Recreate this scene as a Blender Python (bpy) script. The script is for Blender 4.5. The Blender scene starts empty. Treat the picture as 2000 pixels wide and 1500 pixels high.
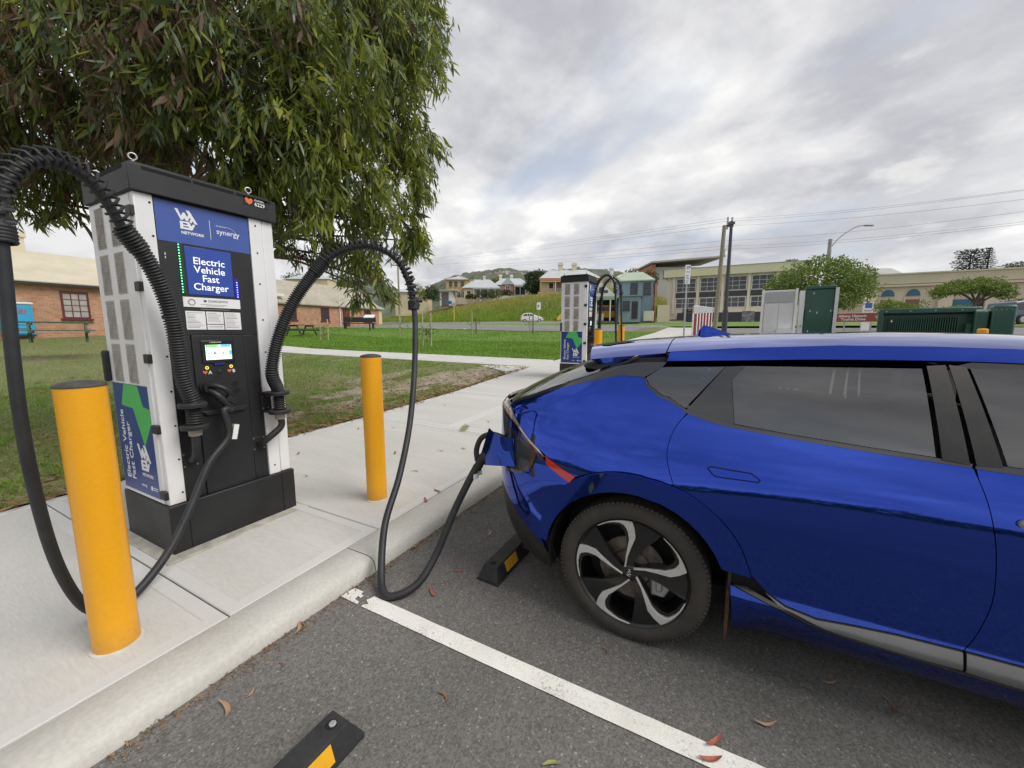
import bpy, bmesh, math, random
import numpy as np
from mathutils import Vector, Matrix, Euler

scene = bpy.context.scene
R = math.radians

# ------------------------------------------------------------------ camera
# world frame: X runs along the kerb (away from the viewer), Y towards the lawn, Z up
EYE = Vector((0, 0, 1.57)); HEADING = R(28.13); PITCH = R(7.64)
cam_data = bpy.data.cameras.new('camera'); cam = bpy.data.objects.new('camera', cam_data)
scene.collection.objects.link(cam); scene.camera = cam
cam_data.sensor_width = 36; cam_data.lens = 36 * 775 / 2000
cam_data.clip_start = 0.05; cam_data.clip_end = 6000
cam.location = EYE; cam.rotation_euler = (R(90) - PITCH, 0, HEADING - R(90))
# ------------------------------------------------------------------ sky
world = bpy.data.worlds.new('World'); scene.world = world; world.use_nodes = True
SUN_EL, SUN_AZ = R(50), R(-84)          # direction TO the sun, azimuth from +X


def build_sky():
    nt = world.node_tree; nt.nodes.clear(); L = nt.links
    def n(t, **k):
        o = nt.nodes.new(t)
        for a, b in k.items(): setattr(o, a, b)
        return o
    def math_(op, a, b=None, c=None, clamp=False):
        o = n('ShaderNodeMath', operation=op); o.use_clamp = clamp
        for i, s in enumerate((a, b, c)):
            if s is None: continue
            if isinstance(s, (int, float)): o.inputs[i].default_value = s
            else: L.new(s, o.inputs[i])
        return o.outputs[0]
    tc = n('ShaderNodeTexCoord'); sep = n('ShaderNodeSeparateXYZ'); L.new(tc.outputs['Generated'], sep.inputs[0])
    zc = math_('ADD', math_('MAXIMUM', sep.outputs[2], 0.0), 0.22)
    px = math_('DIVIDE', sep.outputs[0], zc); py = math_('DIVIDE', sep.outputs[1], zc)
    cmb = n('ShaderNodeCombineXYZ'); L.new(px, cmb.inputs[0]); L.new(py, cmb.inputs[1])
    def noise(rot, sx, sy, scale, detail, rough, dist, off):
        m1 = n('ShaderNodeMapping'); m1.vector_type = 'POINT'; m1.inputs['Rotation'].default_value = (0, 0, rot)
        m2 = n('ShaderNodeMapping'); m2.inputs['Scale'].default_value = (sx, sy, 1); m2.inputs['Location'].default_value = off
        L.new(cmb.outputs[0], m1.inputs[0]); L.new(m1.outputs[0], m2.inputs[0])
        o = n('ShaderNodeTexNoise'); o.inputs['Scale'].default_value = scale; o.inputs['Detail'].default_value = detail
        o.inputs['Roughness'].default_value = rough; o.inputs['Distortion'].default_value = dist
        L.new(m2.outputs[0], o.inputs['Vector']); return o.outputs[0]
    def mr(v, a, b, c=0.0, d=1.0, smooth=True):
        o = n('ShaderNodeMapRange'); o.interpolation_type = 'SMOOTHSTEP' if smooth else 'LINEAR'
        for i, x in enumerate((a, b, c, d)): o.inputs[1 + i].default_value = x
        L.new(v, o.inputs[0]); return o.outputs[0]
    def mix(f, a, b):
        o = n('ShaderNodeMix', data_type='RGBA')
        if isinstance(f, (int, float)): o.inputs[0].default_value = f
        else: L.new(f, o.inputs[0])
        for i, s in ((6, a), (7, b)):
            if isinstance(s, tuple): o.inputs[i].default_value = s + (1,)
            else: L.new(s, o.inputs[i])
        return o.outputs[2]
    rot = R(-57)
    big = noise(rot, .80, 1.0, .70, 6, .52, .12, (1.9, 4.6, 0))
    puff = noise(rot, .95, 1.0, 2.4, 8, .58, .15, (7.7, 2.1, 3))
    wisp = noise(rot, .80, 1.0, 1.3, 7, .55, .2, (4.2, .7, 5))
    gap = noise(rot, .6, 1.0, .85, 4, .5, .3, (3.9, 9.35, 8))
    sky = n('ShaderNodeTexSky', sky_type='NISHITA'); sky.sun_disc = False
    sky.sun_elevation = SUN_EL; sky.sun_rotation = R(90) - SUN_AZ
    sk = n('ShaderNodeVectorMath', operation='SCALE'); sk.inputs['Scale'].default_value = .06
    L.new(sky.outputs[0], sk.inputs[0])
    blue = mix(.65, sk.outputs[0], (.315, .385, .50))
    dens = math_('ADD', math_('MULTIPLY', big, .66), math_('MULTIPLY', puff, .34))
    cloud = mix(mr(dens, .43, .57), (.50, .50, .503), (.295, .298, .325))
    cloud = mix(mr(wisp, .50, .66, 0, .7), cloud, (.385, .39, .41))
    cloud = mix(mr(puff, .53, .68, 0, .8), cloud, (.50, .499, .495))
    cloud = mix(mr(dens, .385, .455, .9, 0), cloud, (.63, .625, .605))
    col = mix(mr(gap, .55, .65, 0, .7), cloud, blue)
    hzn = mr(sep.outputs[2], 0.0, .20, .5, 0)
    col = mix(hzn, col, (.52, .523, .53))
    bg = n('ShaderNodeBackground'); L.new(col, bg.inputs[0]); bg.inputs[1].default_value = 1.0
    out = n('ShaderNodeOutputWorld'); L.new(bg.outputs[0], out.inputs[0])


build_sky()
# ------------------------------------------------------------------ sun behind the cloud
sun_data = bpy.data.lights.new('sun', 'SUN'); sun = bpy.data.objects.new('sun', sun_data)
scene.collection.objects.link(sun)
sun_data.energy = 1.5; sun_data.angle = R(36); sun_data.color = (1.0, .965, .91)
to_sun = Vector((math.cos(SUN_EL) * math.cos(SUN_AZ), math.cos(SUN_EL) * math.sin(SUN_AZ), math.sin(SUN_EL)))
sun.rotation_euler = to_sun.to_track_quat('Z', 'Y').to_euler(); sun.location = to_sun * 40
# ------------------------------------------------------------------ exposure
vs = scene.view_settings
vs.view_transform = 'Standard'; vs.look = 'None'; vs.gamma = 1.0; vs.use_curve_mapping = False; vs.exposure = 0.80
scene.render.engine = 'CYCLES'
cy = scene.cycles
cy.use_denoising = True; cy.max_bounces = 8; cy.diffuse_bounces = 3; cy.glossy_bounces = 4
cy.transmission_bounces = 6; cy.transparent_max_bounces = 12; cy.sample_clamp_indirect = 6
cy.caustics_reflective = False; cy.caustics_refractive = False

# ================================================================== helpers
_F = Vector((math.cos(HEADING), math.sin(HEADING), 0)); _R = Vector((math.sin(HEADING), -math.cos(HEADING), 0)); _Z = Vector((0, 0, 1))
_fw = _F * math.cos(PITCH) - _Z * math.sin(PITCH); _up = _F * math.sin(PITCH) + _Z * math.cos(PITCH)


def ray(px, py): return _fw + _R * ((px - 1000) / 775) - _up * ((py - 750) / 775)
def at(px, py, d):                       # surveyed point: sight line at forward distance d
    r = ray(px, py); return EYE + r * (d / r.dot(_F))
def on(px, py, z=0.0):                   # surveyed point on a level plane
    r = ray(px, py); return EYE + r * ((z - EYE.z) / r.z)


def link(o, parent=None):
    scene.collection.objects.link(o)
    if parent is not None: o.parent = parent
    return o


def tag(o, label=None, cat=None, group=None, kind=None):
    if label: o['label'] = label
    if cat: o['category'] = cat
    if group: o['group'] = group
    if kind: o['kind'] = kind
    return o


def thing(name, loc=(0, 0, 0), rz=0.0, label=None, cat=None, group=None):
    o = bpy.data.objects.new(name, None); o.empty_display_size = .2; link(o)
    o.location = loc; o.rotation_euler = (0, 0, rz)
    return tag(o, label, cat, group)


def copy_tree(o, parent=None):
    c = o.copy(); link(c, parent)
    for ch in o.children: copy_tree(ch, c)
    return c


class MB:
    def __init__(s): s.v = []; s.f = []; s.m = []; s.cur = 0
    def add(s, vs_, fs, M=None):
        k = len(s.v)
        s.v += [tuple(M @ Vector(p)) for p in vs_] if M is not None else [tuple(p) for p in vs_]
        s.f += [tuple(i + k for i in f) for f in fs]; s.m += [s.cur] * len(fs); return s
    def box(s, x0, x1, y0, y1, z0, z1, M=None):
        return s.add([(x0, y0, z0), (x1, y0, z0), (x1, y1, z0), (x0, y1, z0), (x0, y0, z1), (x1, y0, z1), (x1, y1, z1), (x0, y1, z1)],
                     [(3, 2, 1, 0), (4, 5, 6, 7), (0, 1, 5, 4), (1, 2, 6, 5), (2, 3, 7, 6), (3, 0, 4, 7)], M)
    def hexa(s, p): return s.add(p, [(3, 2, 1, 0), (4, 5, 6, 7), (0, 1, 5, 4), (1, 2, 6, 5), (2, 3, 7, 6), (3, 0, 4, 7)])
    def prism(s, poly, h0, h1, M=None):
        a = sum(poly[i][0] * poly[(i + 1) % len(poly)][1] - poly[(i + 1) % len(poly)][0] * poly[i][1] for i in range(len(poly)))
        if a < 0: poly = poly[::-1]
        n = len(poly)
        return s.add([(x, y, h0) for x, y in poly] + [(x, y, h1) for x, y in poly],
                     [tuple(range(n))[::-1], tuple(range(n, 2 * n))] + [(i, (i + 1) % n, n + (i + 1) % n, n + i) for i in range(n)], M)
    def tube(s, pts, r, n=8, caps=True, M=None):
        pts = [Vector(p) for p in pts]; k = len(pts)
        rr = r if isinstance(r, (list, tuple)) else [r] * k
        t = [(pts[min(i + 1, k - 1)] - pts[max(i - 1, 0)]).normalized() for i in range(k)]
        u = t[0].orthogonal().normalized(); vs_ = []
        for i in range(k):
            u = (u - t[i] * u.dot(t[i])).normalized(); w = t[i].cross(u)
            for j in range(n):
                a = 2 * math.pi * j / n; vs_.append(pts[i] + (u * math.cos(a) + w * math.sin(a)) * rr[i])
        fs = [(i * n + j, i * n + (j + 1) % n, (i + 1) * n + (j + 1) % n, (i + 1) * n + j) for i in range(k - 1) for j in range(n)]
        if caps: fs += [tuple(range(n))[::-1], tuple(range((k - 1) * n, k * n))]
        return s.add(vs_, fs, M)
    def lathe(s, prof, n=24, M=None):
        k = len(prof); vs_ = [(r * math.cos(2 * math.pi * j / n), r * math.sin(2 * math.pi * j / n), z) for r, z in prof for j in range(n)]
        fs = [(i * n + j, i * n + (j + 1) % n, (i + 1) * n + (j + 1) % n, (i + 1) * n + j) for i in range(k - 1) for j in range(n)]
        if prof[0][0] > 1e-6: fs.append(tuple(range(n))[::-1])
        if prof[-1][0] > 1e-6: fs.append(tuple(range((k - 1) * n, k * n)))
        return s.add(vs_, fs, M)
    def ring(s, c, axis, R0, r, n=18, m=6):
        c = Vector(c); axis = Vector(axis).normalized(); u = axis.orthogonal().normalized(); w = axis.cross(u)
        vs_ = []
        for i in range(n):
            a = 2 * math.pi * i / n; d = u * math.cos(a) + w * math.sin(a)
            for j in range(m):
                b = 2 * math.pi * j / m; vs_.append(c + d * (R0 + r * math.cos(b)) + axis * (r * math.sin(b)))
        return s.add(vs_, [(i * m + j, ((i + 1) % n) * m + j, ((i + 1) % n) * m + (j + 1) % m, i * m + (j + 1) % m) for i in range(n) for j in range(m)])
    def mesh(s, name, mats, smooth=None):
        me = bpy.data.meshes.new(name); me.from_pydata(s.v, [], s.f)
        for m in (mats if isinstance(mats, (list, tuple)) else [mats]): me.materials.append(m)
        if isinstance(mats, (list, tuple)) and len(mats) > 1: me.polygons.foreach_set('material_index', s.m)
        if smooth is not None:
            me.polygons.foreach_set('use_smooth', [True] * len(me.polygons)); me.set_sharp_from_angle(angle=R(smooth))
        me.update(); return me
    def build(s, name, mats, parent=None, smooth=None, bevel=0, seg=2, loc=None):
        o = bpy.data.objects.new(name, s.mesh(name, mats, smooth)); link(o, parent)
        if loc is not None: o.location = loc
        if bevel:
            b = o.modifiers.new('bevel', 'BEVEL'); b.width = bevel; b.segments = seg; b.limit_method = 'ANGLE'; b.angle_limit = R(40); b.harden_normals = False
            if smooth is None:
                o.data.polygons.foreach_set('use_smooth', [True] * len(o.data.polygons)); o.data.set_sharp_from_angle(angle=R(35))
        return o


def fast_mesh(name, V, F4, mat, parent=None, smooth=False, mi=None, mats=None):
    """numpy quads / tris -> one object"""
    V = np.asarray(V, np.float32); F4 = np.asarray(F4, np.int32); k = F4.shape[1]
    me = bpy.data.meshes.new(name)
    me.vertices.add(len(V)); me.vertices.foreach_set('co', V.ravel())
    me.loops.add(F4.size); me.loops.foreach_set('vertex_index', F4.ravel())
    me.polygons.add(len(F4)); me.polygons.foreach_set('loop_start', np.arange(0, F4.size, k, dtype=np.int32))
    for m in (mats or [mat]): me.materials.append(m)
    if mi is not None: me.polygons.foreach_set('material_index', np.asarray(mi, np.int32))
    me.polygons.foreach_set('use_smooth', np.full(len(F4), smooth))
    me.update(calc_edges=True); me.validate()
    return link(bpy.data.objects.new(name, me), parent)


def smooth_path(pts, n=8):
    """Catmull-Rom through points"""
    P = [Vector(p) for p in pts]; P = [P[0] * 2 - P[1]] + P + [P[-1] * 2 - P[-2]]; out = []
    for i in range(1, len(P) - 2):
        a, b, c, d = P[i - 1:i + 3]
        for k in range(n):
            t = k / n
            out.append(.5 * ((2 * b) + (c - a) * t + (2 * a - 5 * b + 4 * c - d) * t * t + (3 * b - a - 3 * c + d) * t ** 3))
    out.append(P[-2]); return out


# ------------------------------------------------------------------ materials
def nodes_of(m): return m.node_tree.nodes, m.node_tree.links


def mat(name, col, rough=.6, metal=0.0, var=.12, vscale=6, bump=0.0, bscale=60, coat=0.0, spec=.5, col2=None, detail=4,
        space='Object', fine=0.0, fscale=200, trans=0.0, randv=0.0, stretch=None, rvar=0.0):
    m = bpy.data.materials.new(name); m.use_nodes = True
    N, L = nodes_of(m); b = N['Principled BSDF']
    b.inputs['Roughness'].default_value = rough; b.inputs['Metallic'].default_value = metal
    b.inputs['Coat Weight'].default_value = coat; b.inputs['Coat Roughness'].default_value = .04
    b.inputs['Specular IOR Level'].default_value = spec
    if trans: b.inputs['Transmission Weight'].default_value = trans
    c2 = col2 or tuple(max(0, x * (1 - 2 * var)) for x in col); c1 = col if col2 else tuple(x * (1 + var * .5) for x in col)
    if space == 'World': src = N.new('ShaderNodeNewGeometry').outputs['Position']
    else: src = N.new('ShaderNodeTexCoord').outputs[space]
    if stretch:
        mp = N.new('ShaderNodeMapping'); mp.inputs['Scale'].default_value = stretch; L.new(src, mp.inputs[0]); src = mp.outputs[0]
    no = N.new('ShaderNodeTexNoise'); no.inputs['Scale'].default_value = vscale; no.inputs['Detail'].default_value = detail; no.inputs['Roughness'].default_value = .6
    L.new(src, no.inputs['Vector'])
    mr = N.new('ShaderNodeMapRange'); mr.inputs[1].default_value = .3; mr.inputs[2].default_value = .7; L.new(no.outputs[0], mr.inputs[0])
    mx = N.new('ShaderNodeMix'); mx.data_type = 'RGBA'; L.new(mr.outputs[0], mx.inputs[0])
    mx.inputs[6].default_value = c1 + (1,); mx.inputs[7].default_value = c2 + (1,)
    out = mx.outputs[2]
    if fine:
        fn = N.new('ShaderNodeTexNoise'); fn.inputs['Scale'].default_value = fscale; fn.inputs['Detail'].default_value = 2; L.new(src, fn.inputs['Vector'])
        fr = N.new('ShaderNodeMapRange'); fr.inputs[1].default_value = .3; fr.inputs[2].default_value = .7; fr.inputs[3].default_value = 1 - fine; fr.inputs[4].default_value = 1 + fine
        L.new(fn.outputs[0], fr.inputs[0])
        vm = N.new('ShaderNodeVectorMath'); vm.operation = 'SCALE'; L.new(out, vm.inputs[0]); L.new(fr.outputs[0], vm.inputs['Scale']); out = vm.outputs[0]
    if randv:
        oi = N.new('ShaderNodeObjectInfo'); rr = N.new('ShaderNodeMapRange'); rr.inputs[3].default_value = 1 - randv; rr.inputs[4].default_value = 1 + randv
        L.new(oi.outputs['Random'], rr.inputs[0])
        vm = N.new('ShaderNodeVectorMath'); vm.operation = 'SCALE'; L.new(out, vm.inputs[0]); L.new(rr.outputs[0], vm.inputs['Scale']); out = vm.outputs[0]
    L.new(out, b.inputs['Base Color'])
    if rvar:
        r2 = N.new('ShaderNodeMapRange'); r2.inputs[3].default_value = max(0, rough - rvar); r2.inputs[4].default_value = min(1, rough + rvar)
        L.new(no.outputs[0], r2.inputs[0]); L.new(r2.outputs[0], b.inputs['Roughness'])
    if bump:
        bn = N.new('ShaderNodeTexNoise'); bn.inputs['Scale'].default_value = bscale; bn.inputs['Detail'].default_value = 3; L.new(src, bn.inputs['Vector'])
        bp = N.new('ShaderNodeBump'); bp.inputs['Strength'].default_value = bump; bp.inputs['Distance'].default_value = .01
        L.new(bn.outputs[0], bp.inputs['Height']); L.new(bp.outputs[0], b.inputs['Normal'])
    return m


def leaf_mat(name, c1, c2, trans=.35, rough=.45, scale=3.0, spec=.4):
    """two-tone leaf colour varying in space, with light passing through"""
    m = bpy.data.materials.new(name); m.use_nodes = True; N, L = nodes_of(m); b = N['Principled BSDF']
    g = N.new('ShaderNodeNewGeometry'); no = N.new('ShaderNodeTexNoise'); no.inputs['Scale'].default_value = scale; no.inputs['Detail'].default_value = 3
    L.new(g.outputs['Position'], no.inputs['Vector'])
    wn = N.new('ShaderNodeMath'); wn.operation = 'MULTIPLY_ADD'; wn.inputs[1].default_value = .5; wn.inputs[2].default_value = 0
    L.new(g.outputs['Random Per Island'], wn.inputs[0])
    ad = N.new('ShaderNodeMath'); ad.operation = 'ADD'; L.new(wn.outputs[0], ad.inputs[0]); L.new(no.outputs[0], ad.inputs[1])
    mr = N.new('ShaderNodeMapRange'); mr.inputs[1].default_value = .45; mr.inputs[2].default_value = 1.05; L.new(ad.outputs[0], mr.inputs[0])
    mx = N.new('ShaderNodeMix'); mx.data_type = 'RGBA'; mx.inputs[6].default_value = c1 + (1,); mx.inputs[7].default_value = c2 + (1,); L.new(mr.outputs[0], mx.inputs[0])
    b.inputs['Roughness'].default_value = rough; b.inputs['Specular IOR Level'].default_value = spec
    L.new(mx.outputs[2], b.inputs['Base Color'])
    tr = N.new('ShaderNodeBsdfTranslucent'); L.new(mx.outputs[2], tr.inputs[0])
    ms = N.new('ShaderNodeMixShader'); ms.inputs[0].default_value = trans
    L.new(b.outputs[0], ms.inputs[1]); L.new(tr.outputs[0], ms.inputs[2]); L.new(ms.outputs[0], N['Material Output'].inputs[0])
    return m


def glow(name, col, s):
    m = bpy.data.materials.new(name); m.use_nodes = True; N, L = nodes_of(m); b = N['Principled BSDF']
    b.inputs['Base Color'].default_value = col + (1,); b.inputs['Emission Color'].default_value = col + (1,); b.inputs['Emission Strength'].default_value = s
    return m


def text_obj(name, body, size, M, material, parent, bold=0.0, align='LEFT', depth=.0012, space=1.0, line=1.0, shear=0.0):
    cu = bpy.data.curves.new(name, 'FONT'); cu.body = body; cu.size = size; cu.align_x = align; cu.extrude = depth / 2
    cu.offset = bold; cu.resolution_u = 3; cu.space_character = space; cu.space_line = line; cu.shear = shear
    tmp = bpy.data.objects.new(name, cu); scene.collection.objects.link(tmp)
    bpy.context.view_layer.update()
    me = bpy.data.meshes.new_from_object(tmp.evaluated_get(bpy.context.evaluated_depsgraph_get()))
    bpy.data.objects.remove(tmp); bpy.data.curves.remove(cu)
    me.transform(M); me.name = name; me.materials.clear(); me.materials.append(material)
    return link(bpy.data.objects.new(name, me), parent)


rng = np.random.default_rng(7); rnd = random.Random(11)
# ================================================================== terrain heights
def fx(x):
    return np.interp(x, [-40, 0, .9, 3, 5, 7, 9, 11, 14, 34, 46, 60, 90, 140], [.10, .12, .13, .16, .21, .29, .43, .51, .64, 1.42, 2.1, 3.0, 4.5, 6.0])
def gy(y): return np.interp(y, [-400, 5, 17, 33, 45, 120, 400], [0, 0, .13, .95, 1.15, 1.5, 2.0])
def T(x, y):
    x = np.asarray(x, float); y = np.asarray(y, float)
    return fx(x) + gy(y) * np.clip(1 - x / 62, 0, 1)
def A(x): return np.interp(x, [-40, 4.5, 9, 14, 40, 60, 140], [0, 0, .22, .46, 1.45, 2.5, 5.5])             # car park asphalt
def AS(x, y): return A(x) + .05 * np.clip((np.asarray(y, float) - .75) / 1.1, 0, 1) ** 1.3    # the bay falls away from the kerb
KY0, KY1, FY = 1.865, 2.14, 5.05          # kerb foot, kerb back, lawn edge

# ------------------------------------------------------------------ materials of the ground
def asphalt_mat():
    """stone chips set in binder: pale and dark chips, soft stained patches, drip spots"""
    m = mat('asphalt', (.172, .160, .150), .93, vscale=.8, bump=.25, bscale=260, space='World', col2=(.118, .117, .109), detail=8, spec=.3)
    N, L = nodes_of(m); b = N['Principled BSDF']; src = b.inputs['Base Color'].links[0].from_socket; g = N.new('ShaderNodeNewGeometry')
    def scaled(col, val):
        vm = N.new('ShaderNodeVectorMath'); vm.operation = 'SCALE'; L.new(col, vm.inputs[0]); L.new(val, vm.inputs['Scale']); return vm.outputs[0]
    def rng_(v, a, b_, c, d):
        r = N.new('ShaderNodeMapRange')
        for i, x in enumerate((a, b_, c, d)): r.inputs[1 + i].default_value = x
        L.new(v, r.inputs[0]); return r.outputs[0]
    vo = N.new('ShaderNodeTexVoronoi'); vo.inputs['Scale'].default_value = 135; L.new(g.outputs['Position'], vo.inputs['Vector'])
    sp = N.new('ShaderNodeSeparateColor'); L.new(vo.outputs['Color'], sp.inputs[0])
    col = scaled(src, rng_(sp.outputs[0], 0, 1, .72, 1.28)); col = scaled(col, rng_(sp.outputs[1], .965, .98, 1, 1.7))
    n1 = N.new('ShaderNodeTexNoise'); n1.inputs['Scale'].default_value = 38; n1.inputs['Detail'].default_value = 6; n1.inputs['Roughness'].default_value = .75; L.new(g.outputs['Position'], n1.inputs['Vector'])
    col = scaled(col, rng_(n1.outputs[0], .3, .7, .84, 1.16))
    n2 = N.new('ShaderNodeTexVoronoi'); n2.inputs['Scale'].default_value = 1.3; L.new(g.outputs['Position'], n2.inputs['Vector'])
    col = scaled(col, rng_(n2.outputs['Distance'], .03, .10, .72, 1))
    L.new(col, b.inputs['Base Color']); return m
M_asph = asphalt_mat()
M_conc = mat('concrete', (.58, .575, .55), .9, vscale=1.6, bump=.07, bscale=140, fine=.035, fscale=120, space='World', col2=(.52, .515, .49), detail=8, spec=.3)
M_broom = mat('broomed_concrete', (.56, .55, .52), .93, vscale=1.3, bump=.2, bscale=70, fine=.05, fscale=40, space='World', col2=(.48, .47, .435), detail=8, spec=.25, stretch=(2.2, .35, 1))
M_kerb = mat('kerb_concrete', (.58, .57, .525), .9, vscale=2.5, bump=.08, bscale=160, fine=.07, fscale=60, space='World', col2=(.49, .48, .435), detail=8, spec=.3)
M_joint = mat('joint_filler', (.10, .075, .06), .95, var=.3, vscale=20, space='World')
M_soil = mat('lawn_soil', (.115, .150, .036), .95, vscale=.55, bump=.6, bscale=30, fine=.35, fscale=25, space='World', col2=(.19, .165, .085), detail=8)
M_bare = mat('bare_sand', (.36, .30, .24), .95, vscale=3, bump=.5, bscale=40, fine=.25, fscale=60, space='World', col2=(.22, .17, .12), detail=8)
M_road = mat('road_asphalt', (.215, .21, .215), .9, vscale=.25, bump=.2, bscale=30, space='World', col2=(.17, .165, .165))
M_white = mat('white_kerb_paint', (.74, .73, .70), .8, var=.08, space='World', vscale=2)


def paint_mat():
    m = mat('worn_line_paint', (.80, .79, .74), .75, space='World', vscale=3, col2=(.66, .645, .59), fine=.08, fscale=150)
    N, L = nodes_of(m); b = N['Principled BSDF']; src = b.inputs['Base Color'].links[0].from_socket
    g = N.new('ShaderNodeNewGeometry'); n1 = N.new('ShaderNodeTexNoise'); n1.inputs['Scale'].default_value = 95; n1.inputs['Detail'].default_value = 4; n1.inputs['Roughness'].default_value = .7
    n2 = N.new('ShaderNodeTexNoise'); n2.inputs['Scale'].default_value = 4; n2.inputs['Detail'].default_value = 5
    L.new(g.outputs['Position'], n1.inputs['Vector']); L.new(g.outputs['Position'], n2.inputs['Vector'])
    ad = N.new('ShaderNodeMath'); ad.operation = 'MULTIPLY_ADD'; ad.inputs[1].default_value = .55; L.new(n2.outputs[0], ad.inputs[0]); L.new(n1.outputs[0], ad.inputs[2])
    mr = N.new('ShaderNodeMapRange'); mr.inputs[1].default_value = .86; mr.inputs[2].default_value = 1.02; L.new(ad.outputs[0], mr.inputs[0])
    mx = N.new('ShaderNodeMix'); mx.data_type = 'RGBA'; L.new(mr.outputs[0], mx.inputs[0]); L.new(src, mx.inputs[6]); mx.inputs[7].default_value = (.24, .225, .21, 1)
    L.new(mx.outputs[2], b.inputs['Base Color']); return m


M_paint = paint_mat()


def sheet(name, xs, ys, zf, mat_, kind='structure', parent=None):
    X, Y = np.meshgrid(np.asarray(xs, float), np.asarray(ys, float), indexing='ij'); Z = zf(X, Y)
    V = np.stack([X, Y, Z], -1).reshape(-1, 3); a, b = X.shape
    i = (np.arange(a - 1)[:, None] * b + np.arange(b - 1)[None]).ravel()
    F = np.stack([i, i + b, i + b + 1, i + 1], 1)
    o = fast_mesh(name, V, F, mat_, parent, smooth=True)
    if kind: tag(o, kind=kind)
    return o


def lin(a, b, n): return list(np.linspace(a, b, n))
# the land: one sheet to the horizon (a bank and hill country rise beyond the street)
def bank(x, y):
    """grassy bank beyond the far street, its crest falling towards the side street"""
    crest = np.interp(y, [-40, 0, 18, 40, 62, 75, 95], [0, 0, 5.5, 4.7, 2.5, 1.4, .4])
    t = np.clip((x - 61 - np.clip(y - 40, 0, 60) * .10) / 17, 0, 1)
    return crest * t * t * (3 - 2 * t)
def land(x, y):
    z = T(x, y) + bank(x, y)
    low = np.clip((5.09 - y) / .04, 0, 1) * np.clip((75 - x) / 3, 0, 1)
    low = np.maximum(low, ((x > 10.61) & (x < 12.39) & (y < 43)) * .5)
    z = z - low * .30
    return z + rise(x, y)
def rise(x, y):
    r = np.hypot(x, y); return np.clip(r - 150, 0, 4000) * .012


gx = [-900, -400, -150, -60, -30] + lin(-15, 10, 26) + [10.58, 10.62, 11.5, 12.38, 12.42, 13, 14, 15] + lin(16, 62, 47) + lin(63, 84, 22) + lin(86, 140, 19) + [170, 220, 300, 450, 700, 1100, 1800]
gyv = [-1800, -900, -400, -200, -100, -50, -25, -12, 0, 2.0, 3, 4, 5.04, 5.10] + lin(6, 60, 55) + lin(62, 110, 25) + [130, 170, 230, 320, 500, 800, 1400, 2200]
sheet('ground', gx, gyv, land, M_soil)
sheet('car_park', lin(-25, 75, 101), [-60, -40, -25, -12, -6, -3, 0, .7, .85, 1.0, 1.15, 1.3, 1.45, 1.6, 1.75, KY0 + .02], AS, M_asph)

# ------------------------------------------------------------------ kerb, cast in lengths
kerb = tag(bpy.data.objects.new('kerb', None), kind='structure'); link(kerb)
prof = [(KY0 + .03, -.22), (KY0, -.2), (KY0 + .006, -.078), (KY0 + .016, -.036), (KY0 + .030, -.014), (KY0 + .055, -.003), (KY0 + .09, 0), (KY1 - .012, .001), (KY1 - .006, -.006), (KY1 - .006, -.2)]
jx = [-6.0, -3.4, -.85, 1.66, 4.2, 6.8, 9.4, 12.0, 16, 22, 30, 45]
for a, b in zip(jx[:-1], jx[1:]):
    mb = MB(); xs = lin(a + .004, b - .004, 7); n = len(prof)
    vs_ = [(x, y, float(fx(x)) + z) for x in xs for y, z in prof]
    fs = [(i * n + j, i * n + j + 1, (i + 1) * n + j + 1, (i + 1) * n + j) for i in range(6) for j in range(n - 1)]
    fs += [tuple(range(n))[::-1], tuple(range(6 * n, 7 * n))]
    mb.add(vs_, fs).build('kerb_length', M_kerb, kerb, smooth=50)
MB().box(-6, 45, KY0 + .06, KY1 + .01, -.3, -.02).build('kerb_bedding', M_joint, kerb)
kerb.children[-1].hide_render = False

# ------------------------------------------------------------------ footpath of concrete slabs
footpath = tag(bpy.data.objects.new('footpath', None), kind='structure'); link(footpath)


def slab(x0, x1, y0, y1, parent=footpath, margin=.075, g=.004, zf=T):
    """cast slab: smooth trowelled margin, broomed field a hair lower, real joint gaps round it"""
    mb = MB(); x0 += g; x1 -= g; y0 += g; y1 -= g
    nx = 4; X = lin(x0, x1, nx); m = margin
    def P(x, y, dz): return (x, y, float(zf(x, y)) + dz)
    loops = [[(x0, y0), (x1, y0), (x1, y1), (x0, y1)]]
    e = .005
    mb.add([P(x, y, -.12) for x, y in loops[0]] + [P(x, y, -e) for x, y in loops[0]] +
           [P(x0 + e, y0 + e, 0), P(x1 - e, y0 + e, 0), P(x1 - e, y1 - e, 0), P(x0 + e, y1 - e, 0)] +
           [P(x0 + m, y0 + m, 0), P(x1 - m, y0 + m, 0), P(x1 - m, y1 - m, 0), P(x0 + m, y1 - m, 0)] +
           [P(x0 + m + e, y0 + m + e, -.005), P(x1 - m - e, y0 + m + e, -.005), P(x1 - m - e, y1 - m - e, -.005), P(x0 + m + e, y1 - m - e, -.005)],
           [(i, (i + 1) % 4, 4 + (i + 1) % 4, 4 + i) for i in range(4)] + [(4 + i, 4 + (i + 1) % 4, 8 + (i + 1) % 4, 8 + i) for i in range(4)] +
           [(8 + i, 8 + (i + 1) % 4, 12 + (i + 1) % 4, 12 + i) for i in range(4)] + [(12 + i, 12 + (i + 1) % 4, 16 + (i + 1) % 4, 16 + i) for i in range(4)])
    mb.cur = 1; mb.f.append((16, 17, 18, 19)); mb.m.append(1)
    return mb.build('slab', [M_conc, M_broom], parent)


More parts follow.
